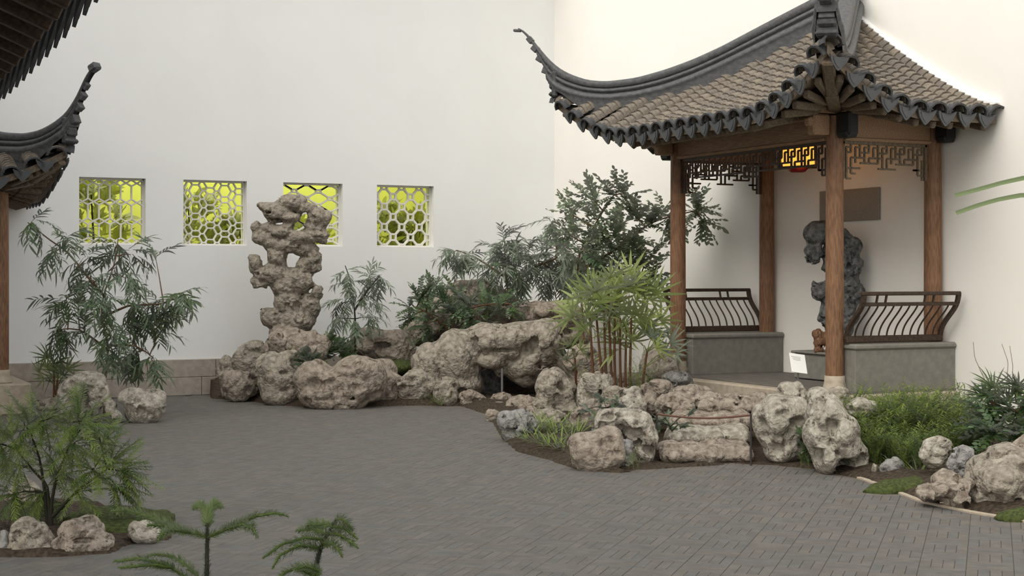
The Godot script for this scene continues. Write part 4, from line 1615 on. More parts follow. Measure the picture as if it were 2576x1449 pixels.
	b.ball(-0.263, 0.203, 0.05, 0.269, 0.193, 0.36)
	b.ball(0.48, 0.357, -0.05, 0.184, 0.27, 0.3)
	b.ball(0.006, 0.096, 0.05, 0.376, 0.14, 0.35)
	b.cut(-0.269, 0.363, 0.42, 0.127, 0.095, 0.18)
	b.cut(-0.029, 0.392, 0.45, 0.19, 0.074, 0.15)
	b.cut(0.258, 0.311, 0.42, 0.084, 0.047, 0.12)
	b.cut(0.092, 0.57, 0.35, 0.138, 0.053, 0.12)
	b.cut(0.511, 0.169, 0.3, 0.096, 0.064, 0.15)
	b.cut(-0.358, 0.12, 0.35, 0.074, 0.048, 0.12)
	b.pits(16, 107, 0.036, 0.078)
	solid("rock", "large hollowed boulder at the paving below the small bamboo", "rock", b.mesh(0.03, 0.04, 2.0, 107, 0.7), M.rock_warm, Vector3(7.016, -0.015, -19.933), YAW)
	stone("rock", "rounded rock between the hollowed boulder and the grotto", Vector3(7.717, 0.025, -20.15), 0.579, 0.535, 0.463, M.rock_warm, 8, 7, 6, "", 0.0)
	stone("rock", "low brown rock under the moss slope left of the grotto", Vector3(8.139, -0.006, -20.057), 0.554, 0.432, 0.443, M.rock, 9, 7, 5, "", 0.0)
	stone("rock", "smooth egg-shaped stone beside the grotto mouth", Vector3(8.459, -0.002, -19.569), 0.36, 0.382, 0.288, M.rock, 10, 4, 1, "", 0.0)
	stone("rock", "pitted rock behind the small bamboo, near the white wall", Vector3(8.169, 0.554, -21.153), 0.887, 0.435, 0.709, M.rock_warm, 11, 8, 7, "", 0.0)
	b = Blob.new()
	b.k = 0.06
	b.ball(-0.197, 0.533, 0.0, 0.27, 0.292, 0.45)
	b.ball(0.168, 0.589, -0.02, 0.348, 0.438, 0.5)
	b.ball(0.254, 0.228, 0.05, 0.28, 0.224, 0.4)
	b.ball(-0.166, 0.284, 0.05, 0.258, 0.202, 0.4)
	b.ball(0.391, 0.725, -0.1, 0.226, 0.338, 0.4)
	b.ball(0.0, 0.14, 0.0, 0.281, 0.168, 0.4)
	b.ball(0.368, 0.064, 0.1, 0.112, 0.112, 0.2)
	b.cut(0.214, 0.151, 0.5, 0.143, 0.066, 0.15)
	b.cut(-0.06, 0.454, 0.52, 0.044, 0.038, 0.1)
	b.cut(0.431, 0.501, 0.4, 0.055, 0.077, 0.2)
	b.cut(-0.198, 0.315, 0.5, 0.038, 0.033, 0.1)
	b.cut(0.104, 0.343, 0.5, 0.044, 0.033, 0.1)
	b.cut(0.183, -0.05, 0.4, 0.165, 0.077, 0.3)
	b.pits(16, 112, 0.04, 0.086)
	solid("rock", "big pale boulder forming the left flank of the grotto", "rock", b.mesh(0.033, 0.04, 1.8, 112, 0.6), M.rock, Vector3(8.682, 0.003, -20.128), YAW)
	b = Blob.new()
	b.k = 0.06
	b.ball(-0.393, 0.59, 0.0, 0.337, 0.236, 0.5)
	b.ball(0.0, 0.618, 0.0, 0.393, 0.225, 0.5)
	b.ball(0.392, 0.564, 0.05, 0.258, 0.325, 0.5)
	b.ball(-0.336, 0.312, 0.05, 0.269, 0.134, 0.42)
	b.ball(0.224, 0.284, 0.05, 0.303, 0.247, 0.45)
	b.ball(0.14, 0.088, 0.05, 0.168, 0.19, 0.3)
	b.ball(0.056, 0.225, 0.0, 0.225, 0.225, 0.4)
	b.ball(-0.112, 0.449, 0.0, 0.337, 0.202, 0.45)
	b.ball(0.533, 0.618, 0.0, 0.124, 0.225, 0.35)
	b.ball(-0.196, 0.172, 0.05, 0.112, 0.078, 0.25)
	b.ball(0.002, 0.381, -0.8, 0.582, 0.198, 0.6)
	b.ball(0.004, 0.453, -1.4, 0.597, 0.239, 0.7)
	b.ball(0.553, 0.009, -0.7, 0.232, 0.325, 0.5)
	b.cut(-0.232, 0.463, 0.5, 0.23, 0.038, 0.16)
	b.cut(0.135, 0.546, 0.52, 0.055, 0.038, 0.1)
	b.cut(0.394, 0.254, 0.5, 0.165, 0.055, 0.15)
	b.cut(-0.002, 0.338, 0.52, 0.055, 0.219, 0.1)
	b.cut(0.472, 0.153, 0.2, 0.223, 0.122, 0.3)
	b.pits(16, 113, 0.04, 0.086)
	solid("rock", "massive overhanging limestone block bridging the dark grotto opening", "rock", b.mesh(0.033, 0.04, 1.8, 113, 0.6), M.rock, Vector3(9.592, 0.284, -19.688), YAW)
	stone("rock", "grey inner rock just left of the dark grotto opening", Vector3(9.468, -0.081, -20.414), 0.467, 0.525, 0.374, M.rock_blue, 14, 5, 3, "", 0.0)
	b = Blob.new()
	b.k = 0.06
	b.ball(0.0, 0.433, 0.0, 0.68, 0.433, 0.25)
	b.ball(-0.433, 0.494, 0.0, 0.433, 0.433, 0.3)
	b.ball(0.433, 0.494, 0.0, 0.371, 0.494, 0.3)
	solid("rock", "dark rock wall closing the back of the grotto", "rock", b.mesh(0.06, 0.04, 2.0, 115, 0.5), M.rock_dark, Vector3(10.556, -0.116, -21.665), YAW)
	stone("rock", "low flat stone across the foot of the grotto opening", Vector3(9.102, -0.135, -19.147), 0.408, 0.304, 0.326, M.rock_warm, 16, 6, 3, "", 0.0)
	stone("rock", "brown hollow stone in front of the grotto, beside the grass", Vector3(8.875, -0.097, -17.924), 0.513, 0.333, 0.41, M.rock_warm, 17, 6, 4, "", 0.0)
	stone("rock", "scrap of broken stone lying left of the grotto floor", Vector3(8.747, -0.021, -19.319), 0.381, 0.217, 0.304, M.rock_warm, 18, 6, 4, "", 0.0)
	stone("rock", "white flat pebble on the ground before the grotto", Vector3(8.804, 0.004, -18.625), 0.19, 0.095, 0.152, M.rock_pale, 19, 2, 0, "", 0.0)
	b = Blob.new()
	b.k = 0.08
	b.ball(0.0, 0.454, 0.0, 0.575, 0.375, 0.7)
	b.ball(-0.363, 0.303, 0.0, 0.424, 0.333, 0.6)
	b.ball(0.424, 0.363, 0.0, 0.484, 0.333, 0.6)
	b.ball(0.061, 0.696, 0.0, 0.363, 0.157, 0.5)
	b.ball(0.666, 0.242, 0.0, 0.303, 0.242, 0.5)
	b.ball(-0.726, 0.121, 0.0, 0.303, 0.242, 0.5)
	b.cut(0.313, 0.322, 0.7, 0.117, 0.07, 0.2)
	b.cut(-0.219, 0.437, 0.6, 0.094, 0.059, 0.2)
	b.pits(16, 120, 0.054, 0.117)
	solid("rock", "high brown rock mound behind the leafy bush above the grotto", "rock", b.mesh(0.045, 0.07, 1.9, 120, 0.6), M.rock_warm, Vector3(9.683, 0.832, -21.532), YAW)
	b = Blob.new()
	b.k = 0.06
	b.ball(0.0, 0.354, 0.0, 0.413, 0.177, 0.5)
	b.ball(0.295, 0.295, 0.0, 0.295, 0.236, 0.5)
	b.ball(0.413, 0.059, 0.0, 0.236, 0.236, 0.4)
	b.ball(-0.236, 0.413, 0.0, 0.236, 0.13, 0.4)
	b.cut(0.018, 0.205, 0.5, 0.288, 0.052, 0.25)
	b.cut(0.222, 0.088, 0.45, 0.173, 0.046, 0.2)
	b.pits(16, 121, 0.048, 0.104)
	solid("rock", "sloping rock slab behind the palm, above the dark crevice", "rock", b.mesh(0.04, 0.05, 2.2, 121, 0.6), M.rock_warm, Vector3(10.446, 0.856, -20.497), YAW)
	b = Blob.new()
	b.k = 0.05
	b.ball(-0.025, 0.427, 0.0, 0.221, 0.261, 0.35)
	b.ball(0.126, 0.302, 0.0, 0.181, 0.251, 0.3)
	b.ball(-0.127, 0.205, 0.05, 0.15, 0.201, 0.3)
	b.ball(0.024, 0.105, 0.05, 0.231, 0.15, 0.35)
	b.ball(0.197, 0.109, 0.1, 0.15, 0.17, 0.3)
	b.cut(0.214, 0.4, 0.3, 0.049, 0.04, 0.1)
	b.cut(-0.06, 0.284, 0.4, 0.039, 0.098, 0.1)
	b.pits(16, 122, 0.036, 0.078)
	solid("rock", "tall grey-brown boulder right of the grotto opening", "rock", b.mesh(0.03, 0.035, 2.0, 122, 0.6), M.rock, Vector3(9.015, -0.059, -17.412), YAW)
	stone("rock", "pale jagged rock under the palm canes", Vector3(9.006, 0.131, -16.306), 0.429, 0.501, 0.343, M.rock_pale, 23, 8, 6, "", 0.0)
	stone("rock", "ivy-streaked rock below the palm canes", Vector3(8.684, 0.017, -15.351), 0.542, 0.451, 0.433, M.rock, 24, 8, 6, "", 0.0)
	stone("rock", "leaning pale stone at the right of the palm stems", Vector3(8.594, 0.078, -14.728), 0.283, 0.436, 0.227, M.rock_pale, 25, 6, 4, "", 0.0)
	stone("rock", "lichen-grey rock between the fern clump and the tall boulder", Vector3(8.274, -0.052, -15.327), 0.335, 0.335, 0.268, M.rock_warm, 26, 6, 5, "", 0.0)
	b = Blob.new()
	b.k = 0.04
	b.ball(-0.229, 0.409, 0.0, 0.13, 0.13, 0.2)
	b.ball(-0.134, 0.466, 0.0, 0.13, 0.084, 0.2)
	b.ball(0.038, 0.428, 0.0, 0.153, 0.115, 0.24)
	b.ball(0.134, 0.275, 0.0, 0.099, 0.191, 0.24)
	b.ball(0.115, 0.122, 0.0, 0.099, 0.138, 0.22)
	b.ball(0.0, 0.332, 0.0, 0.122, 0.099, 0.2)
	b.ball(-0.287, 0.294, 0.0, 0.069, 0.13, 0.16)
	b.ball(0.061, 0.231, -0.05, 0.115, 0.13, 0.2)
	b.cut(-0.223, 0.296, 0.02, 0.046, 0.099, 0.5)
	b.cut(-0.122, 0.191, 0.1, 0.099, 0.129, 0.5)
	b.cut(0.019, 0.432, 0.24, 0.068, 0.023, 0.1)
	b.cut(0.085, 0.227, 0.26, 0.03, 0.113, 0.08)
	b.pits(16, 127, 0.029, 0.062)
	solid("rock", "pierced arch of pale limestone beside the bottom step", "rock", b.mesh(0.024, 0.035, 4.0, 127, 0.6), M.rock_pale, Vector3(7.524, -0.041, -12.913), YAW)
	stone("rock", "rounded tan boulder on the paving in front of the arch rock", Vector3(6.943, -0.026, -12.527), 0.484, 0.359, 0.387, M.rock_warm, 28, 6, 2, "", 0.0)
	stone("rock", "small grey wedge stone between the tan boulder and the arch rock", Vector3(7.241, -0.014, -12.605), 0.193, 0.309, 0.155, M.rock_blue, 29, 5, 2, "", 0.0)
	stone("rock", "blue-grey boulder at the paving beside the grass clump", Vector3(7.353, -0.044, -15.106), 0.401, 0.358, 0.32, M.rock_blue, 30, 6, 3, "", 0.0)
	stone("rock", "grey rock behind the small palm, near the pavilion post", Vector3(10.248, 0.317, -16.816), 0.678, 0.528, 0.543, M.rock, 31, 8, 4, "", 0.0)
	stone("rock", "round grey stone with a dark hole left of the pavilion floor", Vector3(9.794, 0.337, -15.702), 0.344, 0.307, 0.276, M.rock_blue, 32, 5, 4, "", 0.0)
	stone("rock", "mossy rock in the hollow between palm and grotto block", Vector3(9.867, 0.242, -18.111), 0.555, 0.555, 0.444, M.rock_warm, 33, 8, 6, "", 0.0)
	stone("rock", "stubby brown stone in the gap below the grotto stones", Vector3(8.286, -0.036, -16.654), 0.31, 0.262, 0.248, M.rock_warm, 70, 6, 4, "", 0.0)
	stone("rock", "small cracked stone at the bed edge left of the blue-grey boulder", Vector3(8.074, -0.012, -17.2), 0.18, 0.156, 0.144, M.rock_warm, 71, 5, 3, "", 0.0)
	stone("rock", "low stone behind the arching grass clump", Vector3(8.227, -0.023, -16.016), 0.392, 0.254, 0.314, M.rock, 72, 6, 4, "", 0.0)
	stone("rock", "broad mottled rock under the small fan palm, left of the pavilion floor", Vector3(9.111, 0.175, -15.144), 0.496, 0.384, 0.397, M.rock_warm, 73, 8, 6, "", 0.0)
	stone("rock", "rough rock filling the corner between round grey stone and steps", Vector3(8.963, 0.197, -14.438), 0.347, 0.303, 0.277, M.rock, 74, 8, 6, "", 0.0)
	stone("rock", "squat stone behind the fern-like clump", Vector3(9.536, 0.282, -16.271), 0.386, 0.313, 0.309, M.rock, 75, 6, 4, "", 0.0)
	b = Blob.new()
	b.k = 0.05
	b.ball(-0.324, 0.11, -0.12, 0.13, 0.118, 0.34)
	b.ball(-0.135, 0.11, -0.17, 0.153, 0.118, 0.34)
	b.ball(0.072, 0.11, -0.12, 0.153, 0.118, 0.34)
	b.ball(0.27, 0.11, -0.17, 0.153, 0.118, 0.34)
	b.ball(0.378, 0.11, -0.12, 0.092, 0.118, 0.34)
	solid("stone_step", "bottom rough stone step, lowest of the flight", "step", b.mesh(0.026, 0.03, 4.0, 140, 0.6), M.rock_warm, Vector3(8.179, -0.048, -12.651), YAW)
	b = Blob.new()
	b.k = 0.05
	b.ball(-0.3, 0.098, -0.12, 0.121, 0.105, 0.34)
	b.ball(-0.125, 0.098, -0.17, 0.142, 0.105, 0.34)
	b.ball(0.067, 0.098, -0.12, 0.142, 0.105, 0.34)
	b.ball(0.25, 0.098, -0.17, 0.142, 0.105, 0.34)
	b.ball(0.351, 0.098, -0.12, 0.085, 0.105, 0.34)
	solid("stone_step", "second stone step, with a smooth pale upper slab", "step", b.mesh(0.026, 0.03, 4.0, 141, 0.6), M.rock_pale, Vector3(8.507, 0.071, -13.104), YAW)
	b = Blob.new()
	b.k = 0.05
	b.ball(-0.305, 0.093, -0.12, 0.122, 0.099, 0.34)
	b.ball(-0.127, 0.093, -0.17, 0.144, 0.099, 0.34)
	b.ball(0.068, 0.093, -0.12, 0.144, 0.099, 0.34)
	b.ball(0.254, 0.093, -0.17, 0.144, 0.099, 0.34)
	b.ball(0.355, 0.093, -0.12, 0.086, 0.099, 0.34)
	solid("stone_step", "third stone step behind the rope", "step", b.mesh(0.026, 0.03, 4.0, 142, 0.6), M.rock_warm, Vector3(8.882, 0.165, -13.589), YAW)
	b = Blob.new()
	b.k = 0.05
	b.ball(-0.302, 0.129, 0.0, 0.215, 0.112, 0.35)
	b.ball(-0.043, 0.138, 0.0, 0.215, 0.112, 0.35)
	b.ball(0.258, 0.129, 0.0, 0.215, 0.121, 0.35)
	b.ball(0.458, 0.138, 0.1, 0.171, 0.128, 0.3)
	b.ball(-0.181, 0.257, -0.3, 0.219, 0.07, 0.3)
	b.ball(-0.431, 0.172, 0.0, 0.129, 0.103, 0.3)
	b.cut(0.233, 0.17, 0.38, 0.046, 0.042, 0.15)
	b.cut(0.131, 0.239, 0.3, 0.051, 0.025, 0.12)
	b.cut(-0.004, 0.118, 0.36, 0.059, 0.025, 0.1)
	b.pits(16, 145, 0.036, 0.078)
	solid("rock", "long rough rock band filling the slope below the pavilion floor", "rock", b.mesh(0.03, 0.045, 3.6, 145, 0.75), M.rock_warm, Vector3(9.259, 0.249, -14.184), YAW)
	stone("rock", "knobbly pale rock under the information card stand", Vector3(9.676, 0.325, -13.316), 0.332, 0.328, 0.266, M.rock_pale, 46, 8, 6, "", 0.0)
	b = Blob.new()
	b.k = 0.05
	b.ball(-0.057, 0.428, 0.0, 0.191, 0.214, 0.35)
	b.ball(-0.003, 0.201, 0.02, 0.168, 0.176, 0.32)
	b.ball(0.143, 0.385, -0.05, 0.176, 0.23, 0.35)
	b.ball(-0.134, 0.351, 0.0, 0.115, 0.191, 0.28)
	b.ball(0.105, 0.155, -0.05, 0.138, 0.138, 0.3)
	b.ball(-0.047, 0.09, 0.05, 0.122, 0.076, 0.25)
	b.cut(0.049, 0.342, 0.36, 0.034, 0.037, 0.1)
	b.cut(0.111, 0.514, 0.33, 0.09, 0.019, 0.1)
	b.cut(0.012, 0.48, 0.36, 0.019, 0.112, 0.08)
	b.cut(0.163, 0.188, 0.25, 0.045, 0.075, 0.15)
	b.pits(16, 147, 0.034, 0.073)
	solid("rock", "big rounded boulder right of the steps", "rock", b.mesh(0.028, 0.034, 2.2, 147, 0.6), M.rock_pale, Vector3(8.814, -0.003, -12.289), YAW)
	b = Blob.new()
	b.k = 0.05
	b.ball(-0.088, 0.555, -0.1, 0.16, 0.182, 0.35)
	b.ball(-0.181, 0.383, 0.0, 0.13, 0.217, 0.3)
	b.ball(0.0, 0.383, 0.0, 0.159, 0.217, 0.35)
	b.ball(0.072, 0.239, 0.0, 0.145, 0.145, 0.3)
	b.ball(-0.115, 0.17, 0.03, 0.108, 0.159, 0.26)
	b.ball(0.181, 0.166, 0.0, 0.08, 0.145, 0.2)
	b.ball(-0.123, 0.693, -0.2, 0.11, 0.088, 0.3)
	b.ball(0.094, 0.1, -0.1, 0.167, 0.109, 0.25)
	b.cut(0.025, 0.093, 0.22, 0.107, 0.093, 0.3)
	b.cut(-0.237, 0.381, 0.32, 0.025, 0.078, 0.1)
	b.cut(-0.307, 0.235, 0.28, 0.028, 0.035, 0.12)
	b.cut(-0.16, 0.277, 0.34, 0.035, 0.092, 0.1)
	b.pits(16, 148, 0.034, 0.073)
	solid("rock", "buttress-shaped boulder with a hollow foot beside the right bed", "rock", b.mesh(0.028, 0.034, 2.2, 148, 0.6), M.rock_pale, Vector3(8.812, -0.029, -11.401), YAW)
	stone("rock", "rough rock below the corner post of the pavilion", Vector3(9.642, 0.32, -12.666), 0.4, 0.3, 0.32, M.rock, 49, 8, 5, "", 0.0)
	stone("rock", "white-flecked stone among the ferny ground cover by the pavilion bench", Vector3(9.574, 0.435, -12.033), 0.25, 0.162, 0.2, M.rock_pale, 50, 7, 4, "", 0.0)
	stone("rock", "small pale boulder in the middle of the right bed", Vector3(8.986, 0.175, -10.318), 0.227, 0.244, 0.181, M.rock_pale, 51, 7, 4, "", 0.0)
	stone("rock", "grey ribbed stone between the small pale boulder and the large end rock", Vector3(9.0, 0.13, -9.977), 0.198, 0.255, 0.159, M.rock_blue, 52, 7, 4, "", 0.0)
	stone("rock", "thin upright stone at the moss edge of the right bed", Vector3(8.924, -0.02, -10.792), 0.16, 0.209, 0.128, M.rock_blue, 53, 5, 3, "", 0.0)
	stone("rock", "tiny rock beside the thin upright stone", Vector3(8.856, 0.044, -10.935), 0.091, 0.105, 0.073, M.rock, 54, 4, 2, "", 0.0)
	b = Blob.new()
	b.k = 0.04
	b.ball(-0.154, 0.123, 0.0, 0.117, 0.08, 0.2)
	b.ball(0.0, 0.138, 0.0, 0.129, 0.123, 0.24)
	b.ball(-0.034, 0.196, -0.1, 0.105, 0.068, 0.2)
	b.ball(0.053, 0.097, 0.03, 0.092, 0.092, 0.2)
	b.cut(-0.184, 0.199, 0.22, 0.072, 0.018, 0.1)
	b.cut(-0.059, 0.205, 0.26, 0.042, 0.024, 0.1)
	b.pits(16, 155, 0.029, 0.062)
	solid("rock", "low craggy tan rock at the paving before the large end rock", "rock", b.mesh(0.024, 0.04, 4.0, 155, 0.7), M.rock_warm, Vector3(8.303, -0.015, -9.315), YAW)
	b = Blob.new()
	b.k = 0.05
	b.ball(-0.062, 0.246, 0.0, 0.203, 0.185, 0.36)
	b.ball(0.108, 0.286, -0.05, 0.185, 0.204, 0.36)
	b.ball(-0.138, 0.13, 0.05, 0.123, 0.11, 0.26)
	b.ball(0.062, 0.108, 0.0, 0.172, 0.105, 0.3)
	b.ball(0.28, 0.217, -0.1, 0.186, 0.217, 0.36)
	b.ball(0.079, 0.398, -0.15, 0.137, 0.093, 0.3)
	b.cut(-0.284, 0.165, 0.25, 0.066, 0.042, 0.25)
	b.cut(0.034, 0.1, 0.32, 0.06, 0.048, 0.2)
	b.cut(-0.186, 0.344, 0.4, 0.149, 0.015, 0.08)
	b.cut(-0.097, 0.254, 0.4, 0.119, 0.015, 0.08)
	b.cut(-0.245, 0.278, 0.4, 0.089, 0.015, 0.08)
	b.pits(16, 156, 0.036, 0.078)
	solid("rock", "large creased grey rock at the right end of the paving edge", "rock", b.mesh(0.03, 0.04, 3.0, 156, 0.6), M.rock, Vector3(8.636, -0.031, -9.154), YAW)
	stone("rock", "tan rock at the frame edge above the large creased rock", Vector3(9.131, 0.242, -9.359), 0.302, 0.261, 0.242, M.rock_warm, 57, 6, 3, "", 0.0)
	b = Blob.new()
	b.k = 0.03
	b.ball(-0.111, 0.504, 0.0, 0.213, 0.116, 0.22)
	b.ball(-0.267, 0.436, 0.0, 0.165, 0.126, 0.22)
	b.ball(-0.388, 0.3, 0.0, 0.097, 0.174, 0.18)
	b.ball(-0.339, 0.131, 0.0, 0.126, 0.136, 0.18)
	b.ball(0.038, 0.411, 0.05, 0.106, 0.106, 0.13)
	b.ball(0.103, 0.307, 0.08, 0.077, 0.125, 0.11)
	b.ball(0.186, 0.183, 0.1, 0.067, 0.106, 0.1)
	b.ball(0.263, 0.079, 0.12, 0.077, 0.077, 0.11)
	b.ball(-0.027, 0.307, 0.08, 0.058, 0.145, 0.09)
	b.ball(0.022, 0.188, 0.1, 0.043, 0.106, 0.08)
	b.ball(-0.26, 0.24, -0.15, 0.127, 0.147, 0.16)
	b.ball(-0.173, 0.098, -0.1, 0.146, 0.097, 0.16)
	b.cut(-0.114, 0.298, 0.15, 0.082, 0.067, 0.22)
	b.cut(0.095, 0.117, 0.12, 0.043, 0.096, 0.3)
	b.cut(0.144, 0.44, 0.18, 0.024, 0.058, 0.08)
	b.cut(-0.055, 0.077, 0.1, 0.048, 0.077, 0.25)
	b.cut(-0.21, 0.268, 0.2, 0.034, 0.058, 0.1)
	b.pits(16, 160, 0.024, 0.052)
	solid("rock", "bleached hollow limestone with root-like legs on the paving", "rock", b.mesh(0.02, 0.02, 4.5, 160, 0.6), M.rock_pale, Vector3(3.675, -0.003, -19.216), YAW)
	stone("rock", "low oval stone with a notch lying beside the hollow limestone", Vector3(4.179, -0.003, -18.972), 0.538, 0.359, 0.43, M.rock_pale, 61, 6, 4, "", 0.0)
	stone("rock", "flat sliver of stone behind the feathery bamboo", Vector3(3.348, 0.091, -20.152), 0.477, 0.151, 0.382, M.rock, 62, 5, 2, "", 0.0)
	b = Blob.new()
	b.k = 0.03
	b.ball(0.0, 0.122, 0.0, 0.145, 0.104, 0.16)
	b.ball(-0.091, 0.07, 0.0, 0.093, 0.062, 0.13)
	b.ball(0.117, 0.057, 0.0, 0.088, 0.057, 0.13)
	b.ball(0.018, 0.182, -0.03, 0.094, 0.047, 0.12)
	b.ball(-0.007, 0.04, 0.02, 0.129, 0.031, 0.13)
	b.cut(0.044, 0.105, 0.16, 0.087, 0.025, 0.09)
	b.cut(-0.025, 0.051, 0.14, 0.036, 0.015, 0.06)
	b.pits(16, 163, 0.017, 0.036)
	solid("rock", "brown overhanging rock at the front edge of the near bed", "rock", b.mesh(0.014, 0.022, 6.0, 163, 0.6), M.rock_warm, Vector3(1.871, -0.018, -10.314), YAW)
	stone("rock", "pale peaked rock beside the brown overhanging rock", Vector3(1.579, -0.044, -10.455), 0.311, 0.218, 0.218, M.rock, 64, 6, 3, "", 0.016)
	stone("rock", "grey rock cut by the frame edge in the near bed", Vector3(1.36, -0.049, -10.561), 0.238, 0.197, 0.167, M.rock_blue, 65, 6, 3, "", 0.016)
	stone("rock", "small striped stone at the near bed tip behind the pine sapling", Vector3(2.313, 0.013, -10.433), 0.213, 0.128, 0.149, M.rock_pale, 66, 5, 2, "", 0.014)
	stone("rock", "mossy stone behind the feathery bamboo trunk", Vector3(1.76, 0.075, -12.033), 0.238, 0.193, 0.167, M.rock, 67, 6, 3, "", 0.02)
	b = Blob.new()
	b.k = 0.03
	b.ball(-0.236, 1.227, 0.0, 0.123, 0.142, 0.16)
	b.ball(-0.259, 1.014, 0.0, 0.104, 0.142, 0.14)
	b.ball(-0.118, 1.274, 0.0, 0.16, 0.113, 0.16)
	b.ball(0.047, 1.179, 0.0, 0.17, 0.142, 0.17)
	b.ball(0.189, 1.062, 0.0, 0.123, 0.17, 0.16)
	b.ball(0.212, 0.849, 0.0, 0.113, 0.17, 0.16)
	b.ball(0.028, 0.944, -0.02, 0.161, 0.208, 0.17)
	b.ball(0.118, 0.661, 0.0, 0.16, 0.17, 0.17)
	b.ball(0.236, 0.519, 0.0, 0.113, 0.189, 0.15)
	b.ball(-0.094, 0.613, 0.0, 0.142, 0.123, 0.16)
	b.ball(-0.208, 0.543, 0.0, 0.075, 0.104, 0.12)
	b.ball(0.024, 0.425, 0.0, 0.17, 0.16, 0.17)
	b.ball(0.142, 0.283, 0.0, 0.142, 0.16, 0.16)
	b.ball(-0.071, 0.259, 0.0, 0.123, 0.142, 0.15)
	b.ball(0.047, 0.094, 0.0, 0.16, 0.123, 0.17)
	b.ball(-0.047, 0.802, 0.0, 0.113, 0.123, 0.15)
	b.cut(-0.189, 0.731, 0.0, 0.104, 0.094, 0.4)
	b.cut(0.145, 0.755, 0.2, 0.047, 0.065, 0.1)
	b.cut(-0.088, 1.082, 0.2, 0.037, 0.075, 0.1)
	b.cut(-0.259, 0.401, 0.0, 0.057, 0.066, 0.3)
	b.cut(0.192, 0.988, 0.2, 0.037, 0.065, 0.1)
	b.pits(16, 170, 0.026, 0.057)
	solid("scholar_rock", "dark gnarled upright rock displayed inside the pavilion", "rock", b.mesh(0.022, 0.034, 4.0, 170, 1.0), M.rock_dark, Vector3(11.457, 1.045, -14.899), YAW)
	b = Blob.new()
	b.k = 0.03
	b.ball(-0.227, 0.235, 0.1, 0.061, 0.066, 0.09)
	b.ball(-0.199, 0.132, 0.1, 0.066, 0.066, 0.09)
	b.ball(-0.134, 0.187, 0.08, 0.085, 0.075, 0.1)
	b.ball(-0.01, 0.163, 0.05, 0.141, 0.085, 0.14)
	b.ball(-0.209, 0.047, 0.1, 0.056, 0.047, 0.08)
	b.ball(0.137, 0.138, 0.02, 0.113, 0.075, 0.12)
	b.ball(0.178, 0.045, 0.05, 0.066, 0.047, 0.1)
	b.ball(-0.044, 0.047, 0.1, 0.066, 0.047, 0.1)
	b.cut(-0.174, 0.088, 0.16, 0.028, 0.023, 0.1)
	b.cut(0.013, 0.088, 0.16, 0.047, 0.028, 0.1)
	solid("root_stand", "carved brown root-wood stand beneath the dark pavilion rock", "stand", b.mesh(0.018, 0.022, 8.0, 171, 0.7), M.root_wood, Vector3(11.457, 0.861, -14.899), YAW)


# ---------------------------------------------------------------- plants
func basis_along(y: Vector3, roll: float) -> Basis:        # y along the twig, z as near to up as it goes, then rolled
	var z := Vector3.UP - y * y.y
	if z.length() < 0.15:
		z = Vector3(0.37, 0.1, 0.9) - y * y.dot(Vector3(0.37, 0.1, 0.9))
	z = z.normalized()
	return Basis(y.cross(z), y, z).rotated(y, roll)

func leaf(g: Geo, base: Vector3, dir: Vector3, up: Vector3, length: float, wide: float, droop: float, steps := 3) -> void:
	var side := dir.cross(up).normalized()
	var p := PackedVector3Array()
	for i in steps + 1:
		var t := float(i) / steps
		var w := wide * 0.5 * (sin(PI * clampf(0.12 + 0.88 * t, 0.0, 1.0)) + 0.02)
		var c := base + dir * length * t - up * droop * length * t * t
		p.append(c - side * w)
		p.append(c + side * w)
	g.grid(p, steps + 1, 2)

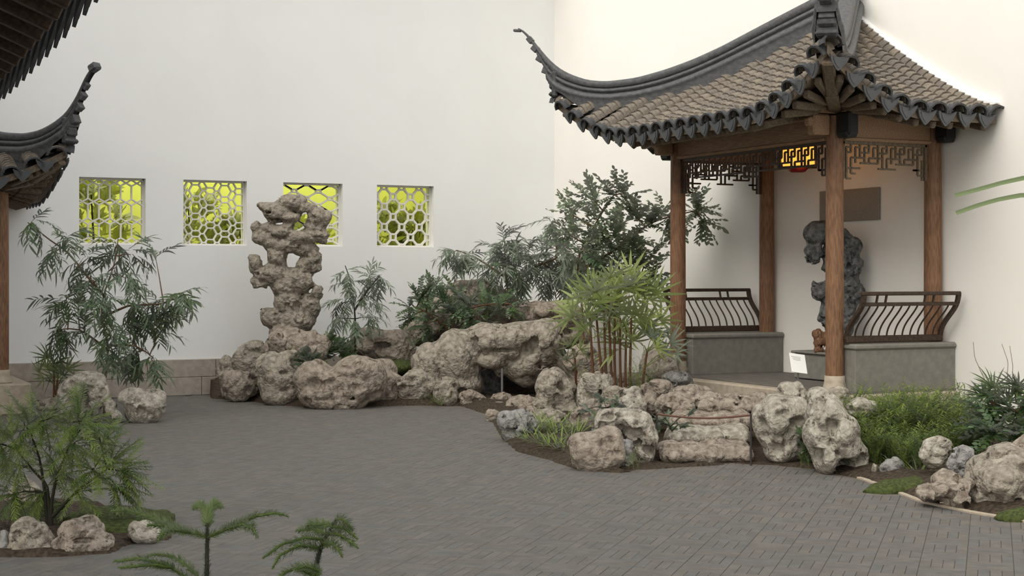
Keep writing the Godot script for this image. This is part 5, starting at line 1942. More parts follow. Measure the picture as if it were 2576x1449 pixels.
func spray(kind: String, k: int) -> Mesh:
	var key := kind + str(k)
	if sprays.has(key):
		return sprays[key]
	var r := RandomNumberGenerator.new()
	r.seed = 100 + k * 7 + kind.length()
	var g := Geo.new()
	var up := Vector3(0, 0, 1)
	var rnd := func(a: float) -> Vector3: return Vector3(r.randf_range(-a, a), r.randf_range(-a, a), r.randf_range(-a, a))
	if kind == "fan":                                       # a palm leaf: narrow blades spread from one point
		for i in 8:
			var a := lerpf(-1.5, 1.5, i / 7.0) + r.randf_range(-0.08, 0.08)
			var d := Vector3(sin(a), cos(a), 0.12 * cos(a * 3)).normalized()
			leaf(g, Vector3.ZERO, d, up, r.randf_range(0.25, 0.32), 0.030, r.randf_range(0.1, 0.4), 4)
	elif kind == "grass":
		for i in 22:
			var a := r.randf() * TAU
			var e := r.randf_range(0.15, 1.0)
			var d := Vector3(cos(a) * e, 1.0, sin(a) * e).normalized()
			leaf(g, Vector3(cos(a), 0, sin(a)) * 0.03, d, (Vector3.UP - d * d.y).normalized(), r.randf_range(0.18, 0.34), 0.014, r.randf_range(0.4, 0.9), 4)
	elif kind == "fern":                                    # upright airy stems with fine side leaves
		for s in 4:
			var a := r.randf() * TAU
			var lean := Vector3(cos(a), 0, sin(a)) * r.randf_range(0.1, 0.45)
			var h := r.randf_range(0.30, 0.48)
			for i in 17:
				var t := 0.2 + 0.8 * i / 16.0
				var c := (lean * t * t + Vector3.UP * t * (1.0 - 0.18 * t)) * h
				var b := r.randf() * TAU
				var d := Vector3(cos(b), 0.55, sin(b)).normalized()
				leaf(g, c, d, Vector3.UP, r.randf_range(0.05, 0.10), 0.009, 0.3, 2)
			g.tube(PackedVector3Array([Vector3.ZERO, (lean * 0.25 + Vector3.UP * 0.45) * h, (lean + Vector3.UP * 0.82) * h]), PackedFloat32Array([0.003, 0.002, 0.001]), 3, false)
	else:
		var spec: Array = {"willow": [0.30, 10, 0.155, 0.028, 0.50, 0.62], "round": [0.30, 11, 0.068, 0.040, 0.25, 1.25], "bush": [0.22, 12, 0.052, 0.030, 0.25, 1.2], "broad": [0.2, 8, 0.15, 0.06, 0.4, 0.9], "feather": [0.30, 30, 0.058, 0.0085, 0.45, 0.85], "ivy": [0.18, 10, 0.062, 0.040, 0.3, 1.2]}[kind]
		var n: int = spec[1]
		for i in n:
			var t := 0.12 + 0.88 * i / (n - 1.0)
			var s := -1.0 if i % 2 else 1.0
			var d: Vector3 = (Vector3(s * spec[5] * (1.0 - 0.8 * t * t * float(i == n - 1)), 0.75, r.randf_range(-0.35, 0.25)) + rnd.call(0.25)).normalized()
			leaf(g, Vector3(0, t * spec[0], -0.06 * t * t), d, (up + rnd.call(0.35)).normalized(), spec[2] * r.randf_range(0.75, 1.15), spec[3] * r.randf_range(0.85, 1.15), spec[4] * r.randf_range(0.6, 1.3))
		g.tube(PackedVector3Array([Vector3.ZERO, Vector3(0, spec[0] * 0.5, -0.015), Vector3(0, spec[0], -0.06)]), PackedFloat32Array([0.004, 0.003, 0.0015]), 4, false)
	var m := g.mesh()
	sprays[key] = m
	return m

func stem(root: Node3D, called: String, path: PackedVector3Array, r0: float, r1: float, mat: Material) -> void:
	var c := Curve3D.new()
	for i in path.size():
		var t := (path[mini(i + 1, path.size() - 1)] - path[maxi(i - 1, 0)]) * 0.18
		c.add_point(path[i], -t, t)
	var p := PackedVector3Array()
	var r := PackedFloat32Array()
	var n := path.size() * 4
	for i in n:
		p.append(c.sample_baked(c.get_baked_length() * i / (n - 1.0)))
		r.append(lerpf(r0, r1, i / (n - 1.0)))
	var g := Geo.new()
	g.tube(p, r, 7)
	part(called, g, mat, root)

func clump(root: Node3D, at: Vector3, radius: float, count: int, kind: String, mats: Array, size: float, lift: float, from: Vector3, bark: Material) -> void:
	# a bough towards the middle of a cluster, and leaf sprays all round it
	if from != at:
		var g := Geo.new()
		var mid := from.lerp(at, 0.5) + Vector3(rng.randf_range(-1, 1), rng.randf_range(0, 1), rng.randf_range(-1, 1)) * 0.03
		g.tube(PackedVector3Array([from, mid, at]), PackedFloat32Array([0.010 * size, 0.007 * size, 0.003 * size]), 5)
		part("branch", g, bark, root)
	var away := (at - from).normalized() if from != at else Vector3.UP
	for i in count:
		var d := Vector3(rng.randf_range(-1, 1), rng.randf_range(-1, 1), rng.randf_range(-1, 1))
		d = d.normalized() * pow(rng.randf(), 0.5)
		var y := (d * 0.9 + away * 0.5 + Vector3.UP * lift + Vector3(0.001, 0, 0)).normalized()
		var s := size * rng.randf_range(0.8, 1.15)
		var b := basis_along(y, rng.randf_range(-0.6, 0.6)).scaled(Vector3.ONE * s)
		part("leaf_spray" if kind != "fan" else "fan_leaf", spray(kind, rng.randi() % 4), mats[rng.randi() % mats.size()], root, Transform3D(b, at + d * radius - y * s * 0.09))

func fan_leaf(root: Node3D, from: Vector3, at: Vector3, size: float, mats: Array, up := 0.35) -> void:
	var d := (at - from).normalized()
	var g := Geo.new()
	g.tube(PackedVector3Array([from, from.lerp(at, 0.5) + Vector3.UP * 0.03, at]), PackedFloat32Array([0.006, 0.005, 0.004]), 5)
	part("leaf_stalk", g, mats[0], root)
	var y := (d + Vector3.UP * up + Vector3(rng.randf_range(-0.3, 0.3), 0, rng.randf_range(-0.1, 0.5))).normalized()
	var face := Vector3(rng.randf_range(-0.6, 0.6), rng.randf_range(0.1, 1.0), rng.randf_range(0.2, 1.0))
	face = (face - y * face.dot(y)).normalized()
	part("fan_leaf", spray("fan", rng.randi() % 4), mats[rng.randi() % mats.size()], root, Transform3D(Basis(y.cross(face), y, face).scaled(Vector3.ONE * size * rng.randf_range(0.85, 1.15)), at))

func pine_branch(root: Node3D, called: String, path: PackedVector3Array, core: float, needle: float, mat: Material) -> void:
	# a rope-like shoot clothed in short upturned needles
	var c := Curve3D.new()
	for i in path.size():
		var t := (path[mini(i + 1, path.size() - 1)] - path[maxi(i - 1, 0)]) * 0.2
		c.add_point(path[i], -t, t)
	var g := Geo.new()
	var length := c.get_baked_length()
	var n := int(length / 0.0030)
	var p := PackedVector3Array()
	for i in 14:
		p.append(c.sample_baked(length * i / 13.0))
	g.tube(p, PackedFloat32Array([core, core, core, core, core, core, core, core, core, core, core, core * 0.9, core * 0.8, core * 0.5]), 6)
	for i in n:
		var at := c.sample_baked(length * i / n)
		var t := (c.sample_baked(minf(length * i / n + 0.01, length)) - at)
		t = t.normalized() if t.length() > 1e-4 else (path[-1] - path[-2]).normalized()
		var u := t.cross(Vector3(0.2, 0.9, 0.3)).normalized()
		for k in 4:
			var a := rng.randf() * TAU
			var o := u * cos(a) + t.cross(u) * sin(a)
			leaf(g, at + o * core * 0.6, (o * 1.0 + t * 0.7 + Vector3.UP * 0.3).normalized(), t, needle * rng.randf_range(0.6, 1.2) * minf(1.0, 0.35 + 2.5 * (1.0 - float(i) / n)), 0.0030, 0.0, 2)
	part(called, g, mat, root)

func tufts(called: String, label: String, cat: String, at: Vector3, spots: Array, kind: String, mats: Array, size: float, group := "") -> void:
	var root := thing(called, label, cat, at, YAW, group)
	for q in spots:
		part("blades", spray(kind, rng.randi() % 4), mats[rng.randi() % mats.size()], root, Transform3D(Basis(Vector3.UP, rng.randf() * TAU).scaled(Vector3.ONE * size * rng.randf_range(0.8, 1.2)), q))

func moss(label: String, at: Vector3, w: float, h: float, d: float, sd: int) -> void:
	var b := Blob.new()
	b.k = 0.1
	var r := RandomNumberGenerator.new()
	r.seed = sd
	for i in 6:
		b.ball(r.randf_range(-0.3, 0.3) * w, 0, r.randf_range(-0.3, 0.3) * d, w * 0.25, h, d * 0.25)
	solid("moss_patch", label, "moss", b.mesh(0.035, 0.02, 6.0, sd, 0.3), M.moss, at, YAW)

func build_plants() -> void:
	var root: Node3D
	ground_cover()
	root = thing("willow_leaf_shrub", "slender shrub with long drooping grey-green leaves behind the bleached hollow limestone", "shrub", Vector3(3.888, 0.001, -19.89), YAW, "")
	stem(root, "trunk", PackedVector3Array([Vector3(0.0, 0.0, 0.0), Vector3(0.02, 0.543, 0.0), Vector3(0.05, 0.895, 0.0), Vector3(-0.03, 1.246, 0.0), Vector3(0.0, 1.548, 0.0), Vector3(0.141, 1.975, 0.0), Vector3(0.176, 2.251, 0.0)]), 0.018, 0.006, M.bark)
	stem(root, "trunk", PackedVector3Array([Vector3(0.0, 1.523, 0.0), Vector3(-0.236, 1.799, 0.0), Vector3(-0.462, 2.076, 0.0), Vector3(-0.663, 2.216, 0.0), Vector3(-0.965, 2.453, 0.0)]), 0.018, 0.006, M.bark)
	stem(root, "trunk", PackedVector3Array([Vector3(-0.02, 1.246, 0.0), Vector3(0.291, 1.397, 0.0), Vector3(0.694, 1.422, 0.0), Vector3(0.97, 1.523, 0.0)]), 0.018, 0.006, M.bark)
	stem(root, "trunk", PackedVector3Array([Vector3(0.04, 0.844, 0.0), Vector3(-0.312, 1.096, 0.0), Vector3(-0.563, 1.096, 0.0)]), 0.018, 0.006, M.bark)
	stem(root, "trunk", PackedVector3Array([Vector3(0.04, 0.895, 0.0), Vector3(0.392, 0.895, 0.0), Vector3(0.618, 0.744, 0.0)]), 0.018, 0.006, M.bark)
	clump(root, Vector3(0.07, 2.13, -0.278), 0.166, 9, "willow", [M.leaf_grey, M.leaf_grey, M.leaf_deep], 0.95, -0.3, Vector3(0.162, 2.141, 0.0), M.bark)
	clump(root, Vector3(0.237, 2.056, -0.425), 0.185, 9, "willow", [M.leaf_grey, M.leaf_grey, M.leaf_deep], 0.95, -0.3, Vector3(0.148, 2.03, 0.0), M.bark)
	clump(root, Vector3(0.605, 2.053, -0.167), 0.157, 4, "willow", [M.leaf_grey, M.leaf_grey, M.leaf_deep], 0.95, -0.3, Vector3(0.749, 1.442, 0.0), M.bark)
	clump(root, Vector3(-0.286, 2.003, -0.275), 0.208, 10, "willow", [M.leaf_grey, M.leaf_grey, M.leaf_deep], 0.95, -0.3, Vector3(-0.281, 1.854, 0.0), M.bark)
	clump(root, Vector3(-0.412, 2.221, 0.262), 0.166, 9, "willow", [M.leaf_grey, M.leaf_grey, M.leaf_deep], 0.95, -0.3, Vector3(-0.543, 2.132, 0.0), M.bark)
	clump(root, Vector3(-0.784, 2.431, 0.341), 0.166, 7, "willow", [M.leaf_grey, M.leaf_grey, M.leaf_deep], 0.95, -0.3, Vector3(-0.905, 2.405, 0.0), M.bark)
	clump(root, Vector3(-0.657, 2.048, 0.188), 0.157, 5, "willow", [M.leaf_grey, M.leaf_grey, M.leaf_deep], 0.95, -0.3, Vector3(-0.543, 2.132, 0.0), M.bark)
	clump(root, Vector3(-0.072, 1.749, 0.05), 0.231, 13, "willow", [M.leaf_grey, M.leaf_grey, M.leaf_deep], 0.95, -0.3, Vector3(-0.142, 1.689, 0.0), M.bark)
	clump(root, Vector3(0.348, 1.75, 0.228), 0.166, 9, "willow", [M.leaf_grey, M.leaf_grey, M.leaf_deep], 0.95, -0.3, Vector3(0.084, 1.804, 0.0), M.bark)
	clump(root, Vector3(-0.501, 1.522, -0.048), 0.208, 12, "willow", [M.leaf_grey, M.leaf_grey, M.leaf_deep], 0.95, -0.3, Vector3(-0.462, 1.096, 0.0), M.bark)
	clump(root, Vector3(-0.36, 1.345, -0.083), 0.166, 9, "willow", [M.leaf_grey, M.leaf_grey, M.leaf_deep], 0.95, -0.3, Vector3(-0.312, 1.096, 0.0), M.bark)
	clump(root, Vector3(0.145, 1.383, 0.493), 0.24, 18, "willow", [M.leaf_grey, M.leaf_grey, M.leaf_deep], 0.95, -0.3, Vector3(-0.018, 1.367, 0.0), M.bark)
	clump(root, Vector3(0.376, 1.345, -0.064), 0.213, 13, "willow", [M.leaf_grey, M.leaf_grey, M.leaf_deep], 0.95, -0.3, Vector3(0.372, 1.402, 0.0), M.bark)
	clump(root, Vector3(0.618, 1.367, -0.221), 0.185, 13, "willow", [M.leaf_grey, M.leaf_grey, M.leaf_deep], 0.95, -0.3, Vector3(0.694, 1.422, 0.0), M.bark)
	clump(root, Vector3(0.863, 1.417, -0.26), 0.157, 13, "willow", [M.leaf_grey, M.leaf_grey, M.leaf_deep], 0.95, -0.3, Vector3(0.859, 1.483, 0.0), M.bark)
	clump(root, Vector3(1.011, 1.549, 0.074), 0.102, 7, "willow", [M.leaf_grey, M.leaf_grey, M.leaf_deep], 0.95, -0.3, Vector3(0.97, 1.523, 0.0), M.bark)
	clump(root, Vector3(-0.589, 1.067, -0.089), 0.166, 10, "willow", [M.leaf_grey, M.leaf_grey, M.leaf_deep], 0.95, -0.3, Vector3(-0.563, 1.096, 0.0), M.bark)
	clump(root, Vector3(-0.227, 1.097, 0.035), 0.185, 10, "willow", [M.leaf_grey, M.leaf_grey, M.leaf_deep], 0.95, -0.3, Vector3(-0.241, 1.045, 0.0), M.bark)
	clump(root, Vector3(0.178, 1.058, 0.34), 0.213, 13, "willow", [M.leaf_grey, M.leaf_grey, M.leaf_deep], 0.95, -0.3, Vector3(0.018, 1.035, 0.0), M.bark)
	clump(root, Vector3(0.331, 1.014, -0.147), 0.166, 10, "willow", [M.leaf_grey, M.leaf_grey, M.leaf_deep], 0.95, -0.3, Vector3(0.392, 0.895, 0.0), M.bark)
	clump(root, Vector3(0.329, 0.761, -0.155), 0.203, 13, "willow", [M.leaf_grey, M.leaf_grey, M.leaf_deep], 0.95, -0.3, Vector3(0.482, 0.834, 0.0), M.bark)
	clump(root, Vector3(0.643, 0.7, 0.108), 0.129, 7, "willow", [M.leaf_grey, M.leaf_grey, M.leaf_deep], 0.95, -0.3, Vector3(0.618, 0.744, 0.0), M.bark)
	clump(root, Vector3(0.193, 0.834, 0.299), 0.129, 5, "willow", [M.leaf_grey, M.leaf_grey, M.leaf_deep], 0.95, -0.3, Vector3(0.044, 0.824, 0.0), M.bark)
	clump(root, Vector3(0.697, 1.096, 0.017), 0.116, 5, "willow", [M.leaf_grey, M.leaf_grey, M.leaf_deep], 0.95, -0.3, Vector3(0.573, 0.774, 0.0), M.bark)
	root = thing("small_bamboo", "small willow-leaved sapling growing between the limestone pillar and the leafy bush", "sapling", Vector3(7.638, 0.519, -20.966), YAW, "")
	stem(root, "trunk", PackedVector3Array([Vector3(0.0, 0.0, 0.0), Vector3(0.006, 0.484, 0.0), Vector3(-0.017, 0.882, 0.0), Vector3(-0.074, 1.224, 0.0), Vector3(-0.142, 1.406, 0.0)]), 0.018, 0.006, M.dark_bark)
	stem(root, "trunk", PackedVector3Array([Vector3(-0.006, 0.768, 0.0), Vector3(0.182, 1.053, 0.0), Vector3(0.324, 1.224, 0.0)]), 0.018, 0.006, M.dark_bark)
	clump(root, Vector3(-0.087, 1.281, 0.307), 0.136, 7, "willow", [M.leaf_grey, M.leaf_sage], 0.85, -0.4, Vector3(-0.101, 1.297, 0.0), M.dark_bark)
	clump(root, Vector3(-0.009, 1.113, 0.358), 0.157, 9, "willow", [M.leaf_grey, M.leaf_sage], 0.85, -0.4, Vector3(-0.051, 1.087, 0.0), M.dark_bark)
	clump(root, Vector3(0.156, 1.194, -0.284), 0.147, 9, "willow", [M.leaf_grey, M.leaf_sage], 0.85, -0.4, Vector3(0.239, 1.121, 0.0), M.dark_bark)
	clump(root, Vector3(0.339, 1.223, -0.165), 0.105, 5, "willow", [M.leaf_grey, M.leaf_sage], 0.85, -0.4, Vector3(0.324, 1.224, 0.0), M.dark_bark)
	clump(root, Vector3(-0.222, 0.85, -0.21), 0.157, 9, "willow", [M.leaf_grey, M.leaf_sage], 0.85, -0.4, Vector3(-0.017, 0.882, 0.0), M.dark_bark)
	clump(root, Vector3(0.209, 0.856, 0.101), 0.168, 9, "willow", [M.leaf_grey, M.leaf_sage], 0.85, -0.4, Vector3(0.069, 0.882, 0.0), M.dark_bark)
	clump(root, Vector3(-0.245, 0.662, 0.249), 0.115, 5, "willow", [M.leaf_grey, M.leaf_sage], 0.85, -0.4, Vector3(-0.003, 0.643, 0.0), M.dark_bark)
	clump(root, Vector3(0.026, 0.667, 0.426), 0.189, 7, "willow", [M.leaf_grey, M.leaf_sage], 0.85, -0.4, Vector3(-0.003, 0.643, 0.0), M.dark_bark)
	clump(root, Vector3(0.272, 0.66, 0.176), 0.115, 5, "willow", [M.leaf_grey, M.leaf_sage], 0.85, -0.4, Vector3(-0.003, 0.643, 0.0), M.dark_bark)
	root = thing("sage_tree", "grey-leaved willowy tree rising behind the rock mound above the grotto", "tree", Vector3(10.206, 1.2, -21.057), YAW, "")
	stem(root, "trunk", PackedVector3Array([Vector3(0.0, 0.0, 0.0), Vector3(-0.096, 0.42, 0.0), Vector3(-0.132, 0.9, 0.0)]), 0.022, 0.008, M.bark)
	stem(root, "trunk", PackedVector3Array([Vector3(-0.084, 0.36, 0.0), Vector3(0.348, 0.72, 0.0), Vector3(0.888, 0.9, 0.0)]), 0.022, 0.008, M.bark)
	stem(root, "trunk", PackedVector3Array([Vector3(-0.102, 0.54, 0.0), Vector3(-0.552, 0.84, 0.0), Vector3(-0.852, 0.96, 0.0)]), 0.022, 0.008, M.bark)
	stem(root, "trunk", PackedVector3Array([Vector3(0.648, 0.81, 0.0), Vector3(0.648, 1.14, 0.0), Vector3(0.588, 1.38, 0.0)]), 0.022, 0.008, M.bark)
	clump(root, Vector3(-0.902, 0.897, 0.253), 0.144, 14, "willow", [M.leaf_sage, M.leaf_sage, M.leaf_grey], 0.95, -0.25, Vector3(-0.852, 0.96, 0.0), M.bark)
	clump(root, Vector3(-0.681, 0.839, 0.123), 0.155, 13, "willow", [M.leaf_sage, M.leaf_sage, M.leaf_grey], 0.95, -0.25, Vector3(-0.672, 0.888, 0.0), M.bark)
	clump(root, Vector3(-0.142, 1.103, 0.321), 0.155, 14, "willow", [M.leaf_sage, M.leaf_sage, M.leaf_grey], 0.95, -0.25, Vector3(-0.132, 0.9, 0.0), M.bark)
	clump(root, Vector3(-0.183, 0.905, -0.392), 0.221, 17, "willow", [M.leaf_sage, M.leaf_sage, M.leaf_grey], 0.95, -0.25, Vector3(-0.132, 0.9, 0.0), M.bark)
	clump(root, Vector3(-0.365, 0.659, 0.472), 0.199, 17, "willow", [M.leaf_sage, M.leaf_sage, M.leaf_grey], 0.95, -0.25, Vector3(-0.282, 0.66, 0.0), M.bark)
	clump(root, Vector3(-0.012, 0.718, 0.483), 0.254, 22, "willow", [M.leaf_sage, M.leaf_sage, M.leaf_grey], 0.95, -0.25, Vector3(-0.118, 0.708, 0.0), M.bark)
	clump(root, Vector3(0.32, 0.902, -0.165), 0.254, 27, "willow", [M.leaf_sage, M.leaf_sage, M.leaf_grey], 0.95, -0.25, Vector3(0.348, 0.72, 0.0), M.bark)
	clump(root, Vector3(0.65, 0.901, -0.075), 0.254, 30, "willow", [M.leaf_sage, M.leaf_sage, M.leaf_grey], 0.95, -0.25, Vector3(0.648, 0.876, 0.0), M.bark)
	clump(root, Vector3(0.924, 0.834, 0.571), 0.254, 30, "willow", [M.leaf_sage, M.leaf_sage, M.leaf_grey], 0.95, -0.25, Vector3(0.888, 0.9, 0.0), M.bark)
	clump(root, Vector3(0.286, 0.6, 0.129), 0.232, 22, "willow", [M.leaf_sage, M.leaf_sage, M.leaf_grey], 0.95, -0.25, Vector3(0.262, 0.648, 0.0), M.bark)
	clump(root, Vector3(0.658, 0.6, -0.359), 0.254, 25, "willow", [M.leaf_sage, M.leaf_sage, M.leaf_grey], 0.95, -0.25, Vector3(0.456, 0.756, 0.0), M.bark)
	clump(root, Vector3(1.138, 1.024, -0.206), 0.21, 20, "willow", [M.leaf_sage, M.leaf_sage, M.leaf_grey], 0.95, -0.25, Vector3(0.888, 0.9, 0.0), M.bark)
	clump(root, Vector3(0.551, 1.371, 0.262), 0.132, 10, "willow", [M.leaf_sage, M.leaf_sage, M.leaf_grey], 0.95, -0.25, Vector3(0.588, 1.38, 0.0), M.bark)
	clump(root, Vector3(0.76, 1.194, 0.239), 0.155, 10, "willow", [M.leaf_sage, M.leaf_sage, M.leaf_grey], 0.95, -0.25, Vector3(0.648, 1.14, 0.0), M.bark)
	clump(root, Vector3(0.167, 0.959, 0.066), 0.166, 13, "willow", [M.leaf_sage, M.leaf_sage, M.leaf_grey], 0.95, -0.25, Vector3(0.348, 0.72, 0.0), M.bark)
	clump(root, Vector3(0.89, 0.54, -0.057), 0.221, 20, "willow", [M.leaf_sage, M.leaf_sage, M.leaf_grey], 0.95, -0.25, Vector3(0.648, 0.81, 0.0), M.bark)
	root = thing("round_leaf_tree", "open tree with small rounded leaves reaching past the pavilion post", "tree", Vector3(9.999, 0.085, -18.381), YAW, "")
	stem(root, "trunk", PackedVector3Array([Vector3(0.0, 0.0, 0.0), Vector3(-0.038, 0.804, 0.0), Vector3(-0.07, 1.447, 0.0), Vector3(-0.107, 1.929, 0.0), Vector3(0.134, 2.412, 0.0), Vector3(0.375, 2.787, 0.0)]), 0.022, 0.008, M.bark)
	stem(root, "trunk", PackedVector3Array([Vector3(-0.08, 1.768, 0.0), Vector3(0.456, 2.09, 0.0), Vector3(0.884, 2.412, 0.0), Vector3(1.474, 2.572, 0.0)]), 0.022, 0.008, M.bark)
	stem(root, "trunk", PackedVector3Array([Vector3(-0.07, 1.554, 0.0), Vector3(0.456, 1.715, 0.0), Vector3(0.911, 1.661, 0.0)]), 0.022, 0.008, M.bark)
	stem(root, "trunk", PackedVector3Array([Vector3(0.08, 2.358, 0.0), Vector3(-0.188, 2.519, 0.0)]), 0.022, 0.008, M.bark)
	clump(root, Vector3(-0.181, 2.579, -0.156), 0.148, 14, "round", [M.leaf_round, M.leaf_round, M.leaf_bush], 1.15, 0.15, Vector3(-0.188, 2.519, 0.0), M.bark)
	clump(root, Vector3(0.061, 2.756, -0.137), 0.158, 14, "round", [M.leaf_round, M.leaf_round, M.leaf_bush], 1.15, 0.15, Vector3(0.23, 2.562, 0.0), M.bark)
	clump(root, Vector3(0.341, 2.824, 0.107), 0.158, 14, "round", [M.leaf_round, M.leaf_round, M.leaf_bush], 1.15, 0.15, Vector3(0.375, 2.787, 0.0), M.bark)
	clump(root, Vector3(0.585, 2.773, 0.054), 0.108, 10, "round", [M.leaf_round, M.leaf_round, M.leaf_bush], 1.15, 0.15, Vector3(0.375, 2.787, 0.0), M.bark)
	clump(root, Vector3(0.121, 2.457, 0.233), 0.168, 18, "round", [M.leaf_round, M.leaf_round, M.leaf_bush], 1.15, 0.15, Vector3(0.134, 2.412, 0.0), M.bark)
	clump(root, Vector3(-0.246, 2.247, 0.129), 0.123, 10, "round", [M.leaf_round, M.leaf_round, M.leaf_bush], 1.15, 0.15, Vector3(-0.011, 2.122, 0.0), M.bark)
	clump(root, Vector3(0.282, 2.192, 0.207), 0.217, 23, "round", [M.leaf_round, M.leaf_round, M.leaf_bush], 1.15, 0.15, Vector3(0.348, 2.026, 0.0), M.bark)
	clump(root, Vector3(0.677, 2.522, -0.091), 0.138, 13, "round", [M.leaf_round, M.leaf_round, M.leaf_bush], 1.15, 0.15, Vector3(0.798, 2.347, 0.0), M.bark)
	clump(root, Vector3(0.869, 2.406, 0.169), 0.138, 14, "round", [M.leaf_round, M.leaf_round, M.leaf_bush], 1.15, 0.15, Vector3(0.884, 2.412, 0.0), M.bark)
	clump(root, Vector3(0.663, 2.195, 0.085), 0.187, 21, "round", [M.leaf_round, M.leaf_round, M.leaf_bush], 1.15, 0.15, Vector3(0.627, 2.219, 0.0), M.bark)
	clump(root, Vector3(1.028, 2.576, -0.097), 0.074, 7, "round", [M.leaf_round, M.leaf_round, M.leaf_bush], 1.15, 0.15, Vector3(1.002, 2.444, 0.0), M.bark)
	clump(root, Vector3(1.123, 2.411, 0.027), 0.108, 10, "round", [M.leaf_round, M.leaf_round, M.leaf_bush], 1.15, 0.15, Vector3(1.12, 2.476, 0.0), M.bark)
	clump(root, Vector3(0.45, 1.928, 0.079), 0.227, 23, "round", [M.leaf_round, M.leaf_round, M.leaf_bush], 1.15, 0.15, Vector3(0.456, 1.715, 0.0), M.bark)
	clump(root, Vector3(0.766, 1.928, 0.132), 0.168, 18, "round", [M.leaf_round, M.leaf_round, M.leaf_bush], 1.15, 0.15, Vector3(0.729, 1.683, 0.0), M.bark)
	clump(root, Vector3(0.873, 1.715, 0.121), 0.118, 13, "round", [M.leaf_round, M.leaf_round, M.leaf_bush], 1.15, 0.15, Vector3(0.911, 1.661, 0.0), M.bark)
	clump(root, Vector3(1.492, 2.579, -0.153), 0.108, 14, "round", [M.leaf_round, M.leaf_round, M.leaf_bush], 1.15, 0.15, Vector3(1.474, 2.572, 0.0), M.bark)
	clump(root, Vector3(1.594, 2.412, -0.018), 0.089, 10, "round", [M.leaf_round, M.leaf_round, M.leaf_bush], 1.15, 0.15, Vector3(1.474, 2.572, 0.0), M.bark)
	clump(root, Vector3(1.519, 2.666, 0.07), 0.079, 8, "round", [M.leaf_round, M.leaf_round, M.leaf_bush], 1.15, 0.15, Vector3(1.474, 2.572, 0.0), M.bark)
	clump(root, Vector3(0.022, 1.981, 0.105), 0.197, 18, "round", [M.leaf_round, M.leaf_round, M.leaf_bush], 1.15, 0.15, Vector3(-0.059, 2.026, 0.0), M.bark)
	clump(root, Vector3(0.133, 1.661, 0.025), 0.227, 18, "round", [M.leaf_round, M.leaf_round, M.leaf_bush], 1.15, 0.15, Vector3(0.14, 1.618, 0.0), M.bark)
	clump(root, Vector3(0.939, 1.554, -0.01), 0.069, 7, "round", [M.leaf_round, M.leaf_round, M.leaf_bush], 1.15, 0.15, Vector3(0.911, 1.661, 0.0), M.bark)
	clump(root, Vector3(0.442, 2.418, -0.197), 0.138, 10, "round", [M.leaf_round, M.leaf_round, M.leaf_bush], 1.15, 0.15, Vector3(0.541, 2.154, 0.0), M.bark)
	root = thing("leafy_bush", "dense small-leaved bush spilling over the mound left of the grotto block", "bush", Vector3(8.93, 0.808, -20.674), YAW, "")
	stem(root, "trunk", PackedVector3Array([Vector3(0.0, 0.0, 0.0), Vector3(0.046, 0.185, 0.0), Vector3(0.104, 0.415, 0.0)]), 0.014, 0.006, M.cane)
	stem(root, "trunk", PackedVector3Array([Vector3(0.046, 0.185, 0.0), Vector3(-0.242, 0.415, 0.0), Vector3(-0.473, 0.531, 0.0)]), 0.014, 0.006, M.cane)
	stem(root, "trunk", PackedVector3Array([Vector3(0.092, 0.358, 0.0), Vector3(0.45, 0.531, 0.0), Vector3(0.854, 0.56, 0.0)]), 0.014, 0.006, M.cane)
	clump(root, Vector3(-0.527, 0.535, 0.226), 0.117, 14, "bush", [M.leaf_bush, M.leaf_bush, M.leaf_deep], 1.1, 0.2, Vector3(-0.473, 0.531, 0.0), M.cane)
	clump(root, Vector3(-0.355, 0.696, 0.246), 0.149, 20, "bush", [M.leaf_bush, M.leaf_bush, M.leaf_deep], 1.1, 0.2, Vector3(-0.427, 0.508, 0.0), M.cane)
	clump(root, Vector3(-0.192, 0.82, 0.073), 0.127, 17, "bush", [M.leaf_bush, M.leaf_bush, M.leaf_deep], 1.1, 0.2, Vector3(-0.288, 0.438, 0.0), M.cane)
	clump(root, Vector3(-0.501, 0.356, -0.075), 0.117, 14, "bush", [M.leaf_bush, M.leaf_bush, M.leaf_deep], 1.1, 0.2, Vector3(-0.335, 0.462, 0.0), M.cane)
	clump(root, Vector3(-0.255, 0.467, -0.242), 0.202, 31, "bush", [M.leaf_bush, M.leaf_bush, M.leaf_deep], 1.1, 0.2, Vector3(-0.242, 0.415, 0.0), M.cane)
	clump(root, Vector3(0.051, 0.522, 0.122), 0.202, 31, "bush", [M.leaf_bush, M.leaf_bush, M.leaf_deep], 1.1, 0.2, Vector3(0.104, 0.415, 0.0), M.cane)
	clump(root, Vector3(0.342, 0.582, 0.27), 0.202, 27, "bush", [M.leaf_bush, M.leaf_bush, M.leaf_deep], 1.1, 0.2, Vector3(0.378, 0.496, 0.0), M.cane)
	clump(root, Vector3(0.15, 0.729, -0.313), 0.149, 14, "bush", [M.leaf_bush, M.leaf_bush, M.leaf_deep], 1.1, 0.2, Vector3(0.235, 0.427, 0.0), M.cane)
	clump(root, Vector3(0.574, 0.573, -0.197), 0.191, 23, "bush", [M.leaf_bush, M.leaf_bush, M.leaf_deep], 1.1, 0.2, Vector3(0.612, 0.542, 0.0), M.cane)
	clump(root, Vector3(0.807, 0.576, -0.075), 0.149, 17, "bush", [M.leaf_bush, M.leaf_bush, M.leaf_deep], 1.1, 0.2, Vector3(0.773, 0.554, 0.0), M.cane)
	clump(root, Vector3(0.981, 0.52, 0.047), 0.117, 10, "bush", [M.leaf_bush, M.leaf_bush, M.leaf_deep], 1.1, 0.2, Vector3(0.854, 0.56, 0.0), M.cane)
